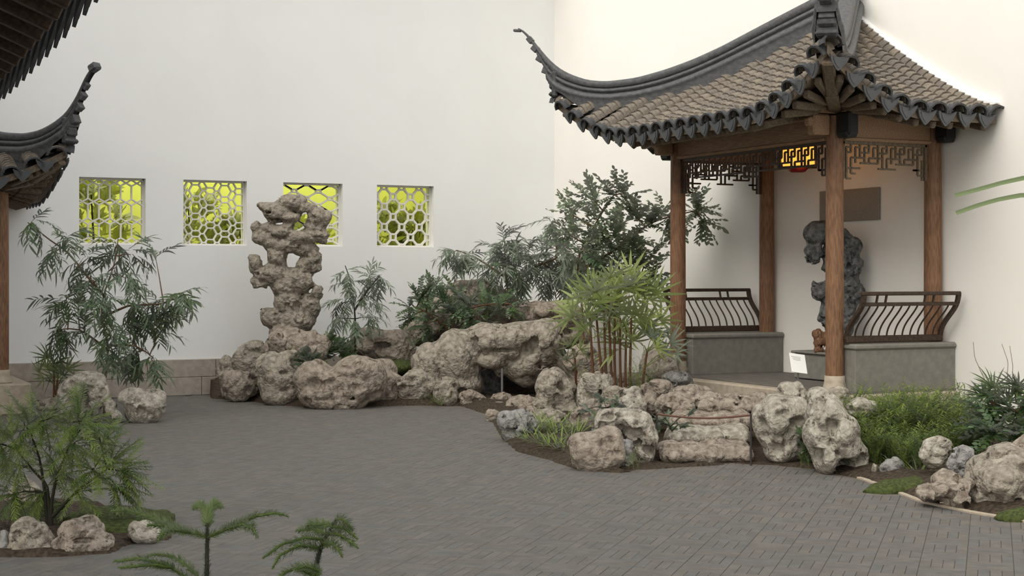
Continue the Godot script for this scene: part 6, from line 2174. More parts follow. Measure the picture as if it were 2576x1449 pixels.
	clump(root, Vector3(0.401, 0.368, 0.363), 0.18, 18, "bush", [M.leaf_bush, M.leaf_bush, M.leaf_deep], 1.1, 0.2, Vector3(0.307, 0.462, 0.0), M.cane)
	clump(root, Vector3(0.598, 0.221, 0.225), 0.096, 10, "bush", [M.leaf_bush, M.leaf_bush, M.leaf_deep], 1.1, 0.2, Vector3(0.307, 0.462, 0.0), M.cane)
	clump(root, Vector3(-0.05, 0.695, 0.178), 0.106, 10, "bush", [M.leaf_bush, M.leaf_bush, M.leaf_deep], 1.1, 0.2, Vector3(0.104, 0.415, 0.0), M.cane)
	clump(root, Vector3(-0.29, 0.23, -0.021), 0.106, 10, "bush", [M.leaf_bush, M.leaf_bush, M.leaf_deep], 1.1, 0.2, Vector3(-0.127, 0.323, 0.0), M.cane)
	root = thing("lady_palm", "clump of cane-stemmed fan palms with yellow-green leaves between grotto and pavilion", "palm", Vector3(9.128, 0.448, -16.136), YAW, "")
	stem(root, "cane", PackedVector3Array([Vector3(-0.104, 0.024, 0.0), Vector3(-0.152, 0.451, 0.0), Vector3(-0.19, 0.878, 0.0)]), 0.017, 0.013, M.cane)
	stem(root, "cane", PackedVector3Array([Vector3(-0.057, -0.047, 0.0), Vector3(-0.085, 0.451, 0.0), Vector3(-0.095, 0.972, 0.0)]), 0.017, 0.013, M.cane)
	stem(root, "cane", PackedVector3Array([Vector3(0.0, -0.024, 0.0), Vector3(-0.028, 0.593, 0.0), Vector3(-0.047, 1.257, 0.0)]), 0.017, 0.013, M.cane)
	stem(root, "cane", PackedVector3Array([Vector3(0.104, -0.024, 0.0), Vector3(0.095, 0.356, 0.0), Vector3(0.095, 0.83, 0.0)]), 0.017, 0.013, M.cane)
	stem(root, "cane", PackedVector3Array([Vector3(0.157, -0.024, 0.0), Vector3(0.161, 0.356, 0.0), Vector3(0.171, 0.688, 0.0)]), 0.017, 0.013, M.cane)
	stem(root, "cane", PackedVector3Array([Vector3(0.209, 0.024, 0.0), Vector3(0.218, 0.356, 0.0), Vector3(0.228, 0.83, 0.0)]), 0.017, 0.013, M.cane)
	stem(root, "cane", PackedVector3Array([Vector3(0.038, 0.0, 0.0), Vector3(0.028, 0.498, 0.0), Vector3(0.038, 1.115, 0.0)]), 0.017, 0.013, M.cane)
	stem(root, "cane", PackedVector3Array([Vector3(-0.228, 0.166, 0.0), Vector3(-0.247, 0.498, 0.0), Vector3(-0.266, 0.83, 0.0)]), 0.017, 0.013, M.cane)
	fan_leaf(root, Vector3(-0.095, 0.972, 0.0), Vector3(-0.209, 1.185, -0.084), 1.12, [M.leaf_palm, M.leaf_palm, M.leaf_palm_dark])
	fan_leaf(root, Vector3(0.038, 1.115, 0.0), Vector3(-0.029, 1.305, 0.082), 1.12, [M.leaf_palm, M.leaf_palm, M.leaf_palm_dark])
	fan_leaf(root, Vector3(0.038, 1.115, 0.0), Vector3(0.232, 1.352, -0.248), 1.12, [M.leaf_palm, M.leaf_palm, M.leaf_palm_dark])
	fan_leaf(root, Vector3(0.228, 0.83, 0.0), Vector3(0.331, 1.187, 0.123), 1.12, [M.leaf_palm, M.leaf_palm, M.leaf_palm_dark])
	fan_leaf(root, Vector3(0.038, 1.115, 0.0), Vector3(0.099, 1.233, -0.064), 1.12, [M.leaf_palm, M.leaf_palm, M.leaf_palm_dark])
	fan_leaf(root, Vector3(-0.266, 0.83, 0.0), Vector3(-0.376, 1.018, -0.08), 1.12, [M.leaf_palm, M.leaf_palm, M.leaf_palm_dark])
	fan_leaf(root, Vector3(-0.253, 0.609, 0.0), Vector3(-0.482, 0.836, 0.2), 1.12, [M.leaf_palm, M.leaf_palm, M.leaf_palm_dark])
	fan_leaf(root, Vector3(-0.253, 0.609, 0.0), Vector3(-0.285, 0.854, 0.014), 1.12, [M.leaf_palm, M.leaf_palm, M.leaf_palm_dark])
	fan_leaf(root, Vector3(-0.19, 0.878, 0.0), Vector3(-0.128, 0.947, -0.076), 1.12, [M.leaf_palm, M.leaf_palm, M.leaf_palm_dark])
	fan_leaf(root, Vector3(0.095, 0.83, 0.0), Vector3(0.07, 1.044, 0.015), 1.12, [M.leaf_palm, M.leaf_palm, M.leaf_palm_dark])
	fan_leaf(root, Vector3(0.228, 0.83, 0.0), Vector3(0.274, 1.046, 0.138), 1.12, [M.leaf_palm, M.leaf_palm, M.leaf_palm_dark])
	fan_leaf(root, Vector3(0.228, 0.83, 0.0), Vector3(0.47, 1.04, -0.219), 1.12, [M.leaf_palm, M.leaf_palm, M.leaf_palm_dark])
	fan_leaf(root, Vector3(-0.082, 0.632, 0.0), Vector3(-0.065, 0.792, 0.286), 1.12, [M.leaf_palm, M.leaf_palm, M.leaf_palm_dark])
	fan_leaf(root, Vector3(0.171, 0.688, 0.0), Vector3(0.169, 0.751, -0.237), 1.12, [M.leaf_palm, M.leaf_palm, M.leaf_palm_dark])
	fan_leaf(root, Vector3(0.221, 0.561, 0.0), Vector3(0.328, 0.811, 0.162), 1.12, [M.leaf_palm, M.leaf_palm, M.leaf_palm_dark])
	fan_leaf(root, Vector3(0.228, 0.83, 0.0), Vector3(0.455, 0.883, 0.215), 1.12, [M.leaf_palm, M.leaf_palm, M.leaf_palm_dark])
	fan_leaf(root, Vector3(0.166, 0.451, 0.0), Vector3(0.088, 0.511, -0.24), 1.12, [M.leaf_palm, M.leaf_palm, M.leaf_palm_dark])
	fan_leaf(root, Vector3(0.166, 0.451, 0.0), Vector3(0.223, 0.6, 0.183), 1.12, [M.leaf_palm, M.leaf_palm, M.leaf_palm_dark])
	fan_leaf(root, Vector3(0.171, 0.688, 0.0), Vector3(0.17, 0.876, -0.049), 1.12, [M.leaf_palm, M.leaf_palm, M.leaf_palm_dark])
	fan_leaf(root, Vector3(-0.19, 0.878, 0.0), Vector3(-0.17, 1.068, 0.068), 1.12, [M.leaf_palm, M.leaf_palm, M.leaf_palm_dark])
	fan_leaf(root, Vector3(-0.253, 0.609, 0.0), Vector3(-0.321, 0.679, -0.245), 1.12, [M.leaf_palm, M.leaf_palm, M.leaf_palm_dark])
	fan_leaf(root, Vector3(0.221, 0.561, 0.0), Vector3(0.423, 0.632, -0.224), 1.12, [M.leaf_palm, M.leaf_palm, M.leaf_palm_dark])
	fan_leaf(root, Vector3(0.038, 0.743, 0.0), Vector3(0.034, 0.922, -0.15), 1.12, [M.leaf_palm, M.leaf_palm, M.leaf_palm_dark])
	fan_leaf(root, Vector3(-0.095, 0.972, 0.0), Vector3(-0.203, 1.139, 0.275), 1.12, [M.leaf_palm, M.leaf_palm, M.leaf_palm_dark])
	fan_leaf(root, Vector3(0.038, 1.115, 0.0), Vector3(0.047, 1.211, -0.142), 1.12, [M.leaf_palm, M.leaf_palm, M.leaf_palm_dark])
	fan_leaf(root, Vector3(0.038, 1.115, 0.0), Vector3(0.25, 1.265, 0.166), 1.12, [M.leaf_palm, M.leaf_palm, M.leaf_palm_dark])
	fan_leaf(root, Vector3(0.038, 1.115, 0.0), Vector3(0.223, 1.195, 0.261), 1.12, [M.leaf_palm, M.leaf_palm, M.leaf_palm_dark])
	fan_leaf(root, Vector3(0.038, 1.115, 0.0), Vector3(0.167, 1.204, 0.268), 1.12, [M.leaf_palm, M.leaf_palm, M.leaf_palm_dark])
	fan_leaf(root, Vector3(-0.266, 0.83, 0.0), Vector3(-0.293, 1.1, -0.061), 1.12, [M.leaf_palm, M.leaf_palm, M.leaf_palm_dark])
	fan_leaf(root, Vector3(-0.266, 0.83, 0.0), Vector3(-0.479, 0.882, -0.055), 1.12, [M.leaf_palm, M.leaf_palm, M.leaf_palm_dark])
	fan_leaf(root, Vector3(-0.253, 0.609, 0.0), Vector3(-0.277, 0.839, 0.039), 1.12, [M.leaf_palm, M.leaf_palm, M.leaf_palm_dark])
	fan_leaf(root, Vector3(-0.19, 0.878, 0.0), Vector3(-0.244, 1.011, 0.177), 1.12, [M.leaf_palm, M.leaf_palm, M.leaf_palm_dark])
	fan_leaf(root, Vector3(-0.032, 0.83, 0.0), Vector3(0.038, 0.953, -0.191), 1.12, [M.leaf_palm, M.leaf_palm, M.leaf_palm_dark])
	fan_leaf(root, Vector3(0.228, 0.83, 0.0), Vector3(0.327, 1.117, 0.162), 1.12, [M.leaf_palm, M.leaf_palm, M.leaf_palm_dark])
	fan_leaf(root, Vector3(0.228, 0.83, 0.0), Vector3(0.495, 1.121, 0.188), 1.12, [M.leaf_palm, M.leaf_palm, M.leaf_palm_dark])
	fan_leaf(root, Vector3(0.038, 0.743, 0.0), Vector3(-0.037, 0.867, 0.223), 1.12, [M.leaf_palm, M.leaf_palm, M.leaf_palm_dark])
	fan_leaf(root, Vector3(0.098, 0.546, 0.0), Vector3(0.063, 0.673, -0.23), 1.12, [M.leaf_palm, M.leaf_palm, M.leaf_palm_dark])
	fan_leaf(root, Vector3(0.171, 0.688, 0.0), Vector3(0.259, 0.873, 0.27), 1.12, [M.leaf_palm, M.leaf_palm, M.leaf_palm_dark])
	fan_leaf(root, Vector3(0.221, 0.561, 0.0), Vector3(0.594, 0.794, -0.2), 1.12, [M.leaf_palm, M.leaf_palm, M.leaf_palm_dark])
	fan_leaf(root, Vector3(0.166, 0.451, 0.0), Vector3(0.031, 0.422, -0.063), 1.12, [M.leaf_palm, M.leaf_palm, M.leaf_palm_dark])
	fan_leaf(root, Vector3(0.166, 0.451, 0.0), Vector3(0.239, 0.56, 0.086), 1.12, [M.leaf_palm, M.leaf_palm, M.leaf_palm_dark])
	fan_leaf(root, Vector3(0.171, 0.688, 0.0), Vector3(0.086, 0.793, 0.255), 1.12, [M.leaf_palm, M.leaf_palm, M.leaf_palm_dark])
	fan_leaf(root, Vector3(-0.19, 0.878, 0.0), Vector3(-0.123, 0.969, -0.063), 1.12, [M.leaf_palm, M.leaf_palm, M.leaf_palm_dark])
	fan_leaf(root, Vector3(-0.253, 0.609, 0.0), Vector3(-0.263, 0.739, 0.258), 1.12, [M.leaf_palm, M.leaf_palm, M.leaf_palm_dark])
	fan_leaf(root, Vector3(0.221, 0.561, 0.0), Vector3(0.37, 0.712, 0.05), 1.12, [M.leaf_palm, M.leaf_palm, M.leaf_palm_dark])
	fan_leaf(root, Vector3(-0.032, 0.83, 0.0), Vector3(-0.045, 1.014, -0.078), 1.12, [M.leaf_palm, M.leaf_palm, M.leaf_palm_dark])
	root = thing("small_lady_palm", "single low fan palm in front of the left pavilion post", "palm", Vector3(9.342, 0.345, -15.81), YAW, "")
	stem(root, "cane", PackedVector3Array([Vector3(0.0, 0.0, 0.0), Vector3(0.028, 0.282, 0.0), Vector3(0.066, 0.54, 0.0)]), 0.017, 0.013, M.cane)
	fan_leaf(root, Vector3(0.066, 0.54, 0.0), Vector3(0.114, 0.708, 0.093), 0.85, [M.leaf_palm, M.leaf_sage])
	fan_leaf(root, Vector3(0.066, 0.54, 0.0), Vector3(0.238, 0.748, 0.158), 0.85, [M.leaf_palm, M.leaf_sage])
	fan_leaf(root, Vector3(0.066, 0.54, 0.0), Vector3(0.328, 0.656, 0.187), 0.85, [M.leaf_palm, M.leaf_sage])
	fan_leaf(root, Vector3(0.044, 0.36, 0.0), Vector3(0.375, 0.53, 0.268), 0.85, [M.leaf_palm, M.leaf_sage])
	fan_leaf(root, Vector3(0.066, 0.54, 0.0), Vector3(0.154, 0.594, 0.157), 0.85, [M.leaf_palm, M.leaf_sage])
	fan_leaf(root, Vector3(0.066, 0.54, 0.0), Vector3(-0.017, 0.631, 0.257), 0.85, [M.leaf_palm, M.leaf_sage])
	fan_leaf(root, Vector3(0.044, 0.36, 0.0), Vector3(0.295, 0.528, -0.234), 0.85, [M.leaf_palm, M.leaf_sage])
	root = thing("dark_fan_palm", "young fan palm with dark upright leaves beside the far left post", "palm", Vector3(3.33, 0.123, -20.271), YAW, "")
	stem(root, "cane", PackedVector3Array([Vector3(0.0, 0.0, 0.0), Vector3(0.005, 0.263, 0.0), Vector3(0.005, 0.414, 0.0)]), 0.017, 0.013, M.cane)
	stem(root, "cane", PackedVector3Array([Vector3(0.025, 0.0, 0.0), Vector3(0.035, 0.212, 0.0), Vector3(0.051, 0.338, 0.0)]), 0.017, 0.013, M.cane)
	fan_leaf(root, Vector3(0.003, 0.276, 0.0), Vector3(-0.058, 0.496, 0.093), 0.85, [M.leaf_palm_dark, M.leaf_deep])
	fan_leaf(root, Vector3(0.005, 0.414, 0.0), Vector3(0.047, 0.55, 0.158), 0.85, [M.leaf_palm_dark, M.leaf_deep])
	fan_leaf(root, Vector3(0.051, 0.338, 0.0), Vector3(0.13, 0.526, 0.187), 0.85, [M.leaf_palm_dark, M.leaf_deep])
	fan_leaf(root, Vector3(0.042, 0.226, 0.0), Vector3(0.204, 0.406, 0.268), 0.85, [M.leaf_palm_dark, M.leaf_deep])
	fan_leaf(root, Vector3(0.003, 0.276, 0.0), Vector3(-0.079, 0.374, 0.157), 0.85, [M.leaf_palm_dark, M.leaf_deep])
	fan_leaf(root, Vector3(0.042, 0.226, 0.0), Vector3(0.026, 0.331, 0.257), 0.85, [M.leaf_palm_dark, M.leaf_deep])
	fan_leaf(root, Vector3(0.042, 0.226, 0.0), Vector3(0.007, 0.271, -0.234), 0.85, [M.leaf_palm_dark, M.leaf_deep])
	fan_leaf(root, Vector3(0.051, 0.338, 0.0), Vector3(0.027, 0.465, 0.006), 0.85, [M.leaf_palm_dark, M.leaf_deep])
	fan_leaf(root, Vector3(0.005, 0.414, 0.0), Vector3(0.055, 0.606, 0.269), 0.85, [M.leaf_palm_dark, M.leaf_deep])
	fan_leaf(root, Vector3(0.005, 0.414, 0.0), Vector3(0.107, 0.597, 0.107), 0.85, [M.leaf_palm_dark, M.leaf_deep])
	fan_leaf(root, Vector3(0.003, 0.276, 0.0), Vector3(-0.102, 0.455, 0.245), 0.85, [M.leaf_palm_dark, M.leaf_deep])
	fan_leaf(root, Vector3(0.051, 0.338, 0.0), Vector3(0.113, 0.453, -0.188), 0.85, [M.leaf_palm_dark, M.leaf_deep])
	fan_leaf(root, Vector3(0.005, 0.414, 0.0), Vector3(-0.073, 0.617, 0.008), 0.85, [M.leaf_palm_dark, M.leaf_deep])
	fan_leaf(root, Vector3(0.042, 0.226, 0.0), Vector3(-0.008, 0.356, -0.114), 0.85, [M.leaf_palm_dark, M.leaf_deep])
	root = thing("broad_seedling_palm", "low yellow-green palm seedling in the hollow beside the grotto block", "palm", Vector3(9.405, 0.295, -17.557), YAW, "")
	stem(root, "cane", PackedVector3Array([Vector3(0.0, 0.0, 0.0), Vector3(-0.01, 0.23, 0.0), Vector3(-0.02, 0.434, 0.0)]), 0.017, 0.013, M.cane)
	fan_leaf(root, Vector3(-0.02, 0.434, 0.0), Vector3(-0.095, 0.591, 0.093), 0.62, [M.leaf_palm_dark, M.leaf_palm])
	fan_leaf(root, Vector3(-0.02, 0.434, 0.0), Vector3(0.044, 0.543, 0.158), 0.62, [M.leaf_palm_dark, M.leaf_palm])
	fan_leaf(root, Vector3(-0.014, 0.289, 0.0), Vector3(-0.134, 0.419, 0.187), 0.62, [M.leaf_palm_dark, M.leaf_palm])
	fan_leaf(root, Vector3(-0.014, 0.289, 0.0), Vector3(0.09, 0.373, 0.268), 0.62, [M.leaf_palm_dark, M.leaf_palm])
	fan_leaf(root, Vector3(-0.014, 0.289, 0.0), Vector3(-0.057, 0.29, 0.157), 0.62, [M.leaf_palm_dark, M.leaf_palm])
	fan_leaf(root, Vector3(-0.014, 0.289, 0.0), Vector3(0.05, 0.221, 0.257), 0.62, [M.leaf_palm_dark, M.leaf_palm])
	root = thing("feathery_bamboo", "near feathery bamboo with fine bright green leaves in the front bed", "bamboo", Vector3(1.818, -0.005, -11.228), YAW, "")
	stem(root, "trunk", PackedVector3Array([Vector3(-0.014, 0.0, 0.0), Vector3(-0.036, 0.268, 0.0), Vector3(-0.075, 0.52, 0.0), Vector3(-0.137, 0.702, 0.0)]), 0.016, 0.005, M.dark_bark)
	stem(root, "trunk", PackedVector3Array([Vector3(0.014, 0.0, 0.0), Vector3(0.014, 0.212, 0.0), Vector3(0.07, 0.436, 0.0), Vector3(0.154, 0.632, 0.0)]), 0.016, 0.005, M.dark_bark)
	stem(root, "trunk", PackedVector3Array([Vector3(0.003, 0.0, 0.0), Vector3(-0.02, 0.324, 0.0), Vector3(-0.126, 0.436, 0.0), Vector3(-0.238, 0.576, 0.0)]), 0.016, 0.005, M.dark_bark)
	stem(root, "trunk", PackedVector3Array([Vector3(0.02, 0.101, 0.0), Vector3(0.21, 0.296, 0.0), Vector3(0.405, 0.436, 0.0)]), 0.016, 0.005, M.dark_bark)
	clump(root, Vector3(-0.181, 0.766, 0.003), 0.149, 25, "feather", [M.leaf_bamboo, M.leaf_bamboo, M.leaf_bamboo_dark], 0.8, -0.1, Vector3(-0.137, 0.702, 0.0), M.dark_bark)
	clump(root, Vector3(0.041, 0.802, 0.091), 0.149, 25, "feather", [M.leaf_bamboo, M.leaf_bamboo, M.leaf_bamboo_dark], 0.8, -0.1, Vector3(-0.137, 0.702, 0.0), M.dark_bark)
	clump(root, Vector3(0.275, 0.788, 0.235), 0.123, 22, "feather", [M.leaf_bamboo, M.leaf_bamboo, M.leaf_bamboo_dark], 0.8, -0.1, Vector3(0.154, 0.632, 0.0), M.dark_bark)
	clump(root, Vector3(-0.209, 0.65, 0.175), 0.129, 20, "feather", [M.leaf_bamboo, M.leaf_bamboo, M.leaf_bamboo_dark], 0.8, -0.1, Vector3(-0.238, 0.576, 0.0), M.dark_bark)
	clump(root, Vector3(-0.108, 0.585, -0.171), 0.149, 22, "feather", [M.leaf_bamboo, M.leaf_bamboo, M.leaf_bamboo_dark], 0.8, -0.1, Vector3(-0.1, 0.593, 0.0), M.dark_bark)
	clump(root, Vector3(0.213, 0.616, 0.113), 0.149, 22, "feather", [M.leaf_bamboo, M.leaf_bamboo, M.leaf_bamboo_dark], 0.8, -0.1, Vector3(0.137, 0.593, 0.0), M.dark_bark)
	clump(root, Vector3(0.346, 0.658, -0.012), 0.103, 14, "feather", [M.leaf_bamboo, M.leaf_bamboo, M.leaf_bamboo_dark], 0.8, -0.1, Vector3(0.405, 0.436, 0.0), M.dark_bark)
	clump(root, Vector3(0.429, 0.483, -0.072), 0.108, 22, "feather", [M.leaf_bamboo, M.leaf_bamboo, M.leaf_bamboo_dark], 0.8, -0.1, Vector3(0.405, 0.436, 0.0), M.dark_bark)
	clump(root, Vector3(0.539, 0.408, -0.001), 0.082, 20, "feather", [M.leaf_bamboo, M.leaf_bamboo, M.leaf_bamboo_dark], 0.8, -0.1, Vector3(0.405, 0.436, 0.0), M.dark_bark)
	clump(root, Vector3(0.34, 0.457, 0.17), 0.123, 22, "feather", [M.leaf_bamboo, M.leaf_bamboo, M.leaf_bamboo_dark], 0.8, -0.1, Vector3(0.327, 0.38, 0.0), M.dark_bark)
	clump(root, Vector3(0.019, 0.386, -0.175), 0.123, 20, "feather", [M.leaf_bamboo, M.leaf_bamboo, M.leaf_bamboo_dark], 0.8, -0.1, Vector3(0.059, 0.391, 0.0), M.dark_bark)
	clump(root, Vector3(-0.298, 0.412, -0.189), 0.123, 20, "feather", [M.leaf_bamboo, M.leaf_bamboo, M.leaf_bamboo_dark], 0.8, -0.1, Vector3(-0.148, 0.464, 0.0), M.dark_bark)
	clump(root, Vector3(0.498, 0.296, 0.035), 0.082, 14, "feather", [M.leaf_bamboo, M.leaf_bamboo, M.leaf_bamboo_dark], 0.8, -0.1, Vector3(0.327, 0.38, 0.0), M.dark_bark)
	clump(root, Vector3(0.229, 0.278, 0.071), 0.108, 14, "feather", [M.leaf_bamboo, M.leaf_bamboo, M.leaf_bamboo_dark], 0.8, -0.1, Vector3(0.172, 0.257, 0.0), M.dark_bark)
	clump(root, Vector3(-0.098, 0.254, -0.001), 0.098, 13, "feather", [M.leaf_bamboo, M.leaf_bamboo, M.leaf_bamboo_dark], 0.8, -0.1, Vector3(-0.036, 0.268, 0.0), M.dark_bark)
	clump(root, Vector3(-0.275, 0.248, 0.056), 0.098, 13, "feather", [M.leaf_bamboo, M.leaf_bamboo, M.leaf_bamboo_dark], 0.8, -0.1, Vector3(-0.036, 0.268, 0.0), M.dark_bark)
	clump(root, Vector3(-0.352, 0.621, 0.158), 0.129, 20, "feather", [M.leaf_bamboo, M.leaf_bamboo, M.leaf_bamboo_dark], 0.8, -0.1, Vector3(-0.238, 0.576, 0.0), M.dark_bark)
	clump(root, Vector3(0.322, 0.771, 0.055), 0.062, 10, "feather", [M.leaf_bamboo, M.leaf_bamboo, M.leaf_bamboo_dark], 0.8, -0.1, Vector3(0.154, 0.632, 0.0), M.dark_bark)
	clump(root, Vector3(0.056, 0.163, -0.144), 0.077, 8, "feather", [M.leaf_bamboo, M.leaf_bamboo, M.leaf_bamboo_dark], 0.8, -0.1, Vector3(0.096, 0.179, 0.0), M.dark_bark)
	root = thing("dark_shrub", "dark glossy shrub under the wall at the right end of the bed", "shrub", Vector3(10.307, 0.058, -10.9), YAW, "")
	stem(root, "trunk", PackedVector3Array([Vector3(0.0, 0.0, 0.0), Vector3(-0.037, 0.275, 0.0), Vector3(-0.092, 0.532, 0.0)]), 0.012, 0.005, M.cane)
	stem(root, "trunk", PackedVector3Array([Vector3(0.011, 0.055, 0.0), Vector3(0.092, 0.312, 0.0), Vector3(0.165, 0.568, 0.0)]), 0.012, 0.005, M.cane)
	clump(root, Vector3(-0.144, 0.447, -0.13), 0.148, 26, "bush", [M.leaf_deep, M.leaf_bush, M.leaf_deep], 1.25, 0.1, Vector3(-0.081, 0.48, 0.0), M.cane)
	clump(root, Vector3(0.034, 0.496, 0.007), 0.155, 27, "bush", [M.leaf_deep, M.leaf_bush, M.leaf_deep], 1.25, 0.1, Vector3(0.136, 0.466, 0.0), M.cane)
	clump(root, Vector3(-0.187, 0.325, 0.308), 0.142, 22, "bush", [M.leaf_deep, M.leaf_bush, M.leaf_deep], 1.25, 0.1, Vector3(-0.037, 0.275, 0.0), M.cane)
	clump(root, Vector3(0.084, 0.295, 0.192), 0.142, 22, "bush", [M.leaf_deep, M.leaf_bush, M.leaf_deep], 1.25, 0.1, Vector3(0.076, 0.26, 0.0), M.cane)
	clump(root, Vector3(0.229, 0.497, 0.027), 0.135, 14, "bush", [M.leaf_deep, M.leaf_bush, M.leaf_deep], 1.25, 0.1, Vector3(0.15, 0.517, 0.0), M.cane)
	clump(root, Vector3(-0.207, 0.32, -0.104), 0.101, 13, "bush", [M.leaf_deep, M.leaf_bush, M.leaf_deep], 1.25, 0.1, Vector3(-0.048, 0.326, 0.0), M.cane)
	clump(root, Vector3(-0.186, 0.654, -0.077), 0.088, 4, "fan", [M.leaf_deep, M.leaf_grey], 0.7, 0.5, Vector3(-0.092, 0.532, 0.0), M.cane)
	clump(root, Vector3(-0.093, 0.723, 0.004), 0.088, 4, "fan", [M.leaf_deep, M.leaf_grey], 0.7, 0.5, Vector3(-0.092, 0.532, 0.0), M.cane)
	clump(root, Vector3(0.059, 0.758, 0.191), 0.088, 5, "fan", [M.leaf_deep, M.leaf_grey], 0.7, 0.5, Vector3(0.114, 0.561, 0.0), M.cane)
	clump(root, Vector3(-0.007, 0.67, 0.137), 0.101, 4, "fan", [M.leaf_deep, M.leaf_grey], 0.7, 0.5, Vector3(0.062, 0.554, 0.0), M.cane)
	stem(root, "twig", PackedVector3Array([Vector3(-0.128, 0.678, 0.0), Vector3(-0.268, 0.972, 0.0), Vector3(-0.282, 1.118, 0.0)]), 0.003, 0.002, M.bark)
	stem(root, "twig", PackedVector3Array([Vector3(0.018, 0.678, 0.0), Vector3(0.04, 0.935, 0.0), Vector3(-0.018, 1.1, 0.0)]), 0.003, 0.002, M.bark)
	stem(root, "twig", PackedVector3Array([Vector3(0.073, 0.678, 0.0), Vector3(0.084, 0.898, 0.0), Vector3(0.055, 1.082, 0.0)]), 0.003, 0.002, M.bark)
	root = thing("ivy", "dark ivy-like patch of leaves between the pillar foot and the hollowed boulder", "ivy", Vector3(6.918, 0.498, -20.647), YAW, "")
	stem(root, "trunk", PackedVector3Array([Vector3(0.0, 0.0, 0.0), Vector3(-0.055, 0.194, 0.0), Vector3(-0.166, 0.305, 0.0)]), 0.008, 0.004, M.dark_bark)
	clump(root, Vector3(-0.431, 0.235, -0.296), 0.132, 18, "ivy", [M.leaf_deep, M.leaf_bush, M.leaf_deep], 1.0, 0.5, Vector3(-0.166, 0.305, 0.0), M.dark_bark)
	clump(root, Vector3(-0.214, 0.288, -0.354), 0.153, 21, "ivy", [M.leaf_deep, M.leaf_bush, M.leaf_deep], 1.0, 0.5, Vector3(-0.166, 0.305, 0.0), M.dark_bark)
	clump(root, Vector3(0.041, 0.216, -0.111), 0.173, 26, "ivy", [M.leaf_deep, M.leaf_bush, M.leaf_deep], 1.0, 0.5, Vector3(-0.044, 0.155, 0.0), M.dark_bark)
	clump(root, Vector3(0.27, 0.291, -0.063), 0.143, 21, "ivy", [M.leaf_deep, M.leaf_bush, M.leaf_deep], 1.0, 0.5, Vector3(-0.044, 0.155, 0.0), M.dark_bark)
	clump(root, Vector3(0.44, 0.248, -0.028), 0.112, 17, "ivy", [M.leaf_deep, M.leaf_bush, M.leaf_deep], 1.0, 0.5, Vector3(-0.011, 0.039, 0.0), M.dark_bark)
	clump(root, Vector3(-0.018, 0.127, 0.289), 0.173, 23, "ivy", [M.leaf_deep, M.leaf_bush, M.leaf_deep], 1.0, 0.5, Vector3(-0.033, 0.116, 0.0), M.dark_bark)
	clump(root, Vector3(-0.359, 0.101, -0.185), 0.112, 14, "ivy", [M.leaf_deep, M.leaf_bush, M.leaf_deep], 1.0, 0.5, Vector3(-0.044, 0.155, 0.0), M.dark_bark)
	clump(root, Vector3(0.181, 0.355, -0.112), 0.102, 12, "ivy", [M.leaf_deep, M.leaf_bush, M.leaf_deep], 1.0, 0.5, Vector3(-0.055, 0.194, 0.0), M.dark_bark)
	root = thing("ivy", "trailing grey-green leaves over the stones below the palm canes", "ivy", Vector3(8.191, 0.097, -14.478), YAW, "")
	stem(root, "trunk", PackedVector3Array([Vector3(0.0, 0.0, 0.0), Vector3(-0.043, 0.17, 0.0), Vector3(-0.085, 0.341, 0.0)]), 0.006, 0.003, M.dark_bark)
	clump(root, Vector3(-0.138, 0.398, 0.183), 0.055, 5, "ivy", [M.leaf_bush, M.leaf_sage], 0.75, 0.4, Vector3(-0.085, 0.341, 0.0), M.dark_bark)
	clump(root, Vector3(-0.063, 0.254, -0.014), 0.063, 5, "ivy", [M.leaf_bush, M.leaf_sage], 0.75, 0.4, Vector3(-0.06, 0.238, 0.0), M.dark_bark)
	clump(root, Vector3(0.003, 0.217, 0.285), 0.07, 7, "ivy", [M.leaf_bush, M.leaf_sage], 0.75, 0.4, Vector3(-0.043, 0.17, 0.0), M.dark_bark)
	clump(root, Vector3(-0.157, 0.148, -0.239), 0.063, 5, "ivy", [M.leaf_bush, M.leaf_sage], 0.75, 0.4, Vector3(-0.043, 0.17, 0.0), M.dark_bark)
	clump(root, Vector3(0.067, 0.34, 0.254), 0.055, 4, "ivy", [M.leaf_bush, M.leaf_sage], 0.75, 0.4, Vector3(-0.068, 0.272, 0.0), M.dark_bark)
	clump(root, Vector3(-0.278, 0.257, 0.02), 0.055, 4, "ivy", [M.leaf_bush, M.leaf_sage], 0.75, 0.4, Vector3(-0.068, 0.272, 0.0), M.dark_bark)
	clump(root, Vector3(0.046, 0.059, -0.045), 0.063, 5, "ivy", [M.leaf_bush, M.leaf_sage], 0.75, 0.4, Vector3(-0.009, 0.034, 0.0), M.dark_bark)
	clump(root, Vector3(-0.092, 0.096, 0.11), 0.063, 4, "ivy", [M.leaf_bush, M.leaf_sage], 0.75, 0.4, Vector3(-0.026, 0.102, 0.0), M.dark_bark)
	root = thing("ivy", "low leaves creeping over the left ends of the stone steps", "ivy", Vector3(8.132, 0.24, -13.174), YAW, "")
	stem(root, "trunk", PackedVector3Array([Vector3(0.0, 0.0, 0.0), Vector3(-0.039, 0.099, 0.0), Vector3(-0.079, 0.138, 0.0)]), 0.005, 0.003, M.dark_bark)
	clump(root, Vector3(-0.096, 0.104, -0.023), 0.051, 5, "ivy", [M.leaf_bush, M.leaf_grey], 0.7, 0.4, Vector3(-0.063, 0.122, 0.0), M.dark_bark)
	clump(root, Vector3(0.009, 0.043, -0.089), 0.051, 5, "ivy", [M.leaf_bush, M.leaf_grey], 0.7, 0.4, Vector3(-0.016, 0.039, 0.0), M.dark_bark)
	clump(root, Vector3(0.115, 0.082, 0.033), 0.044, 4, "ivy", [M.leaf_bush, M.leaf_grey], 0.7, 0.4, Vector3(0.0, 0.0, 0.0), M.dark_bark)
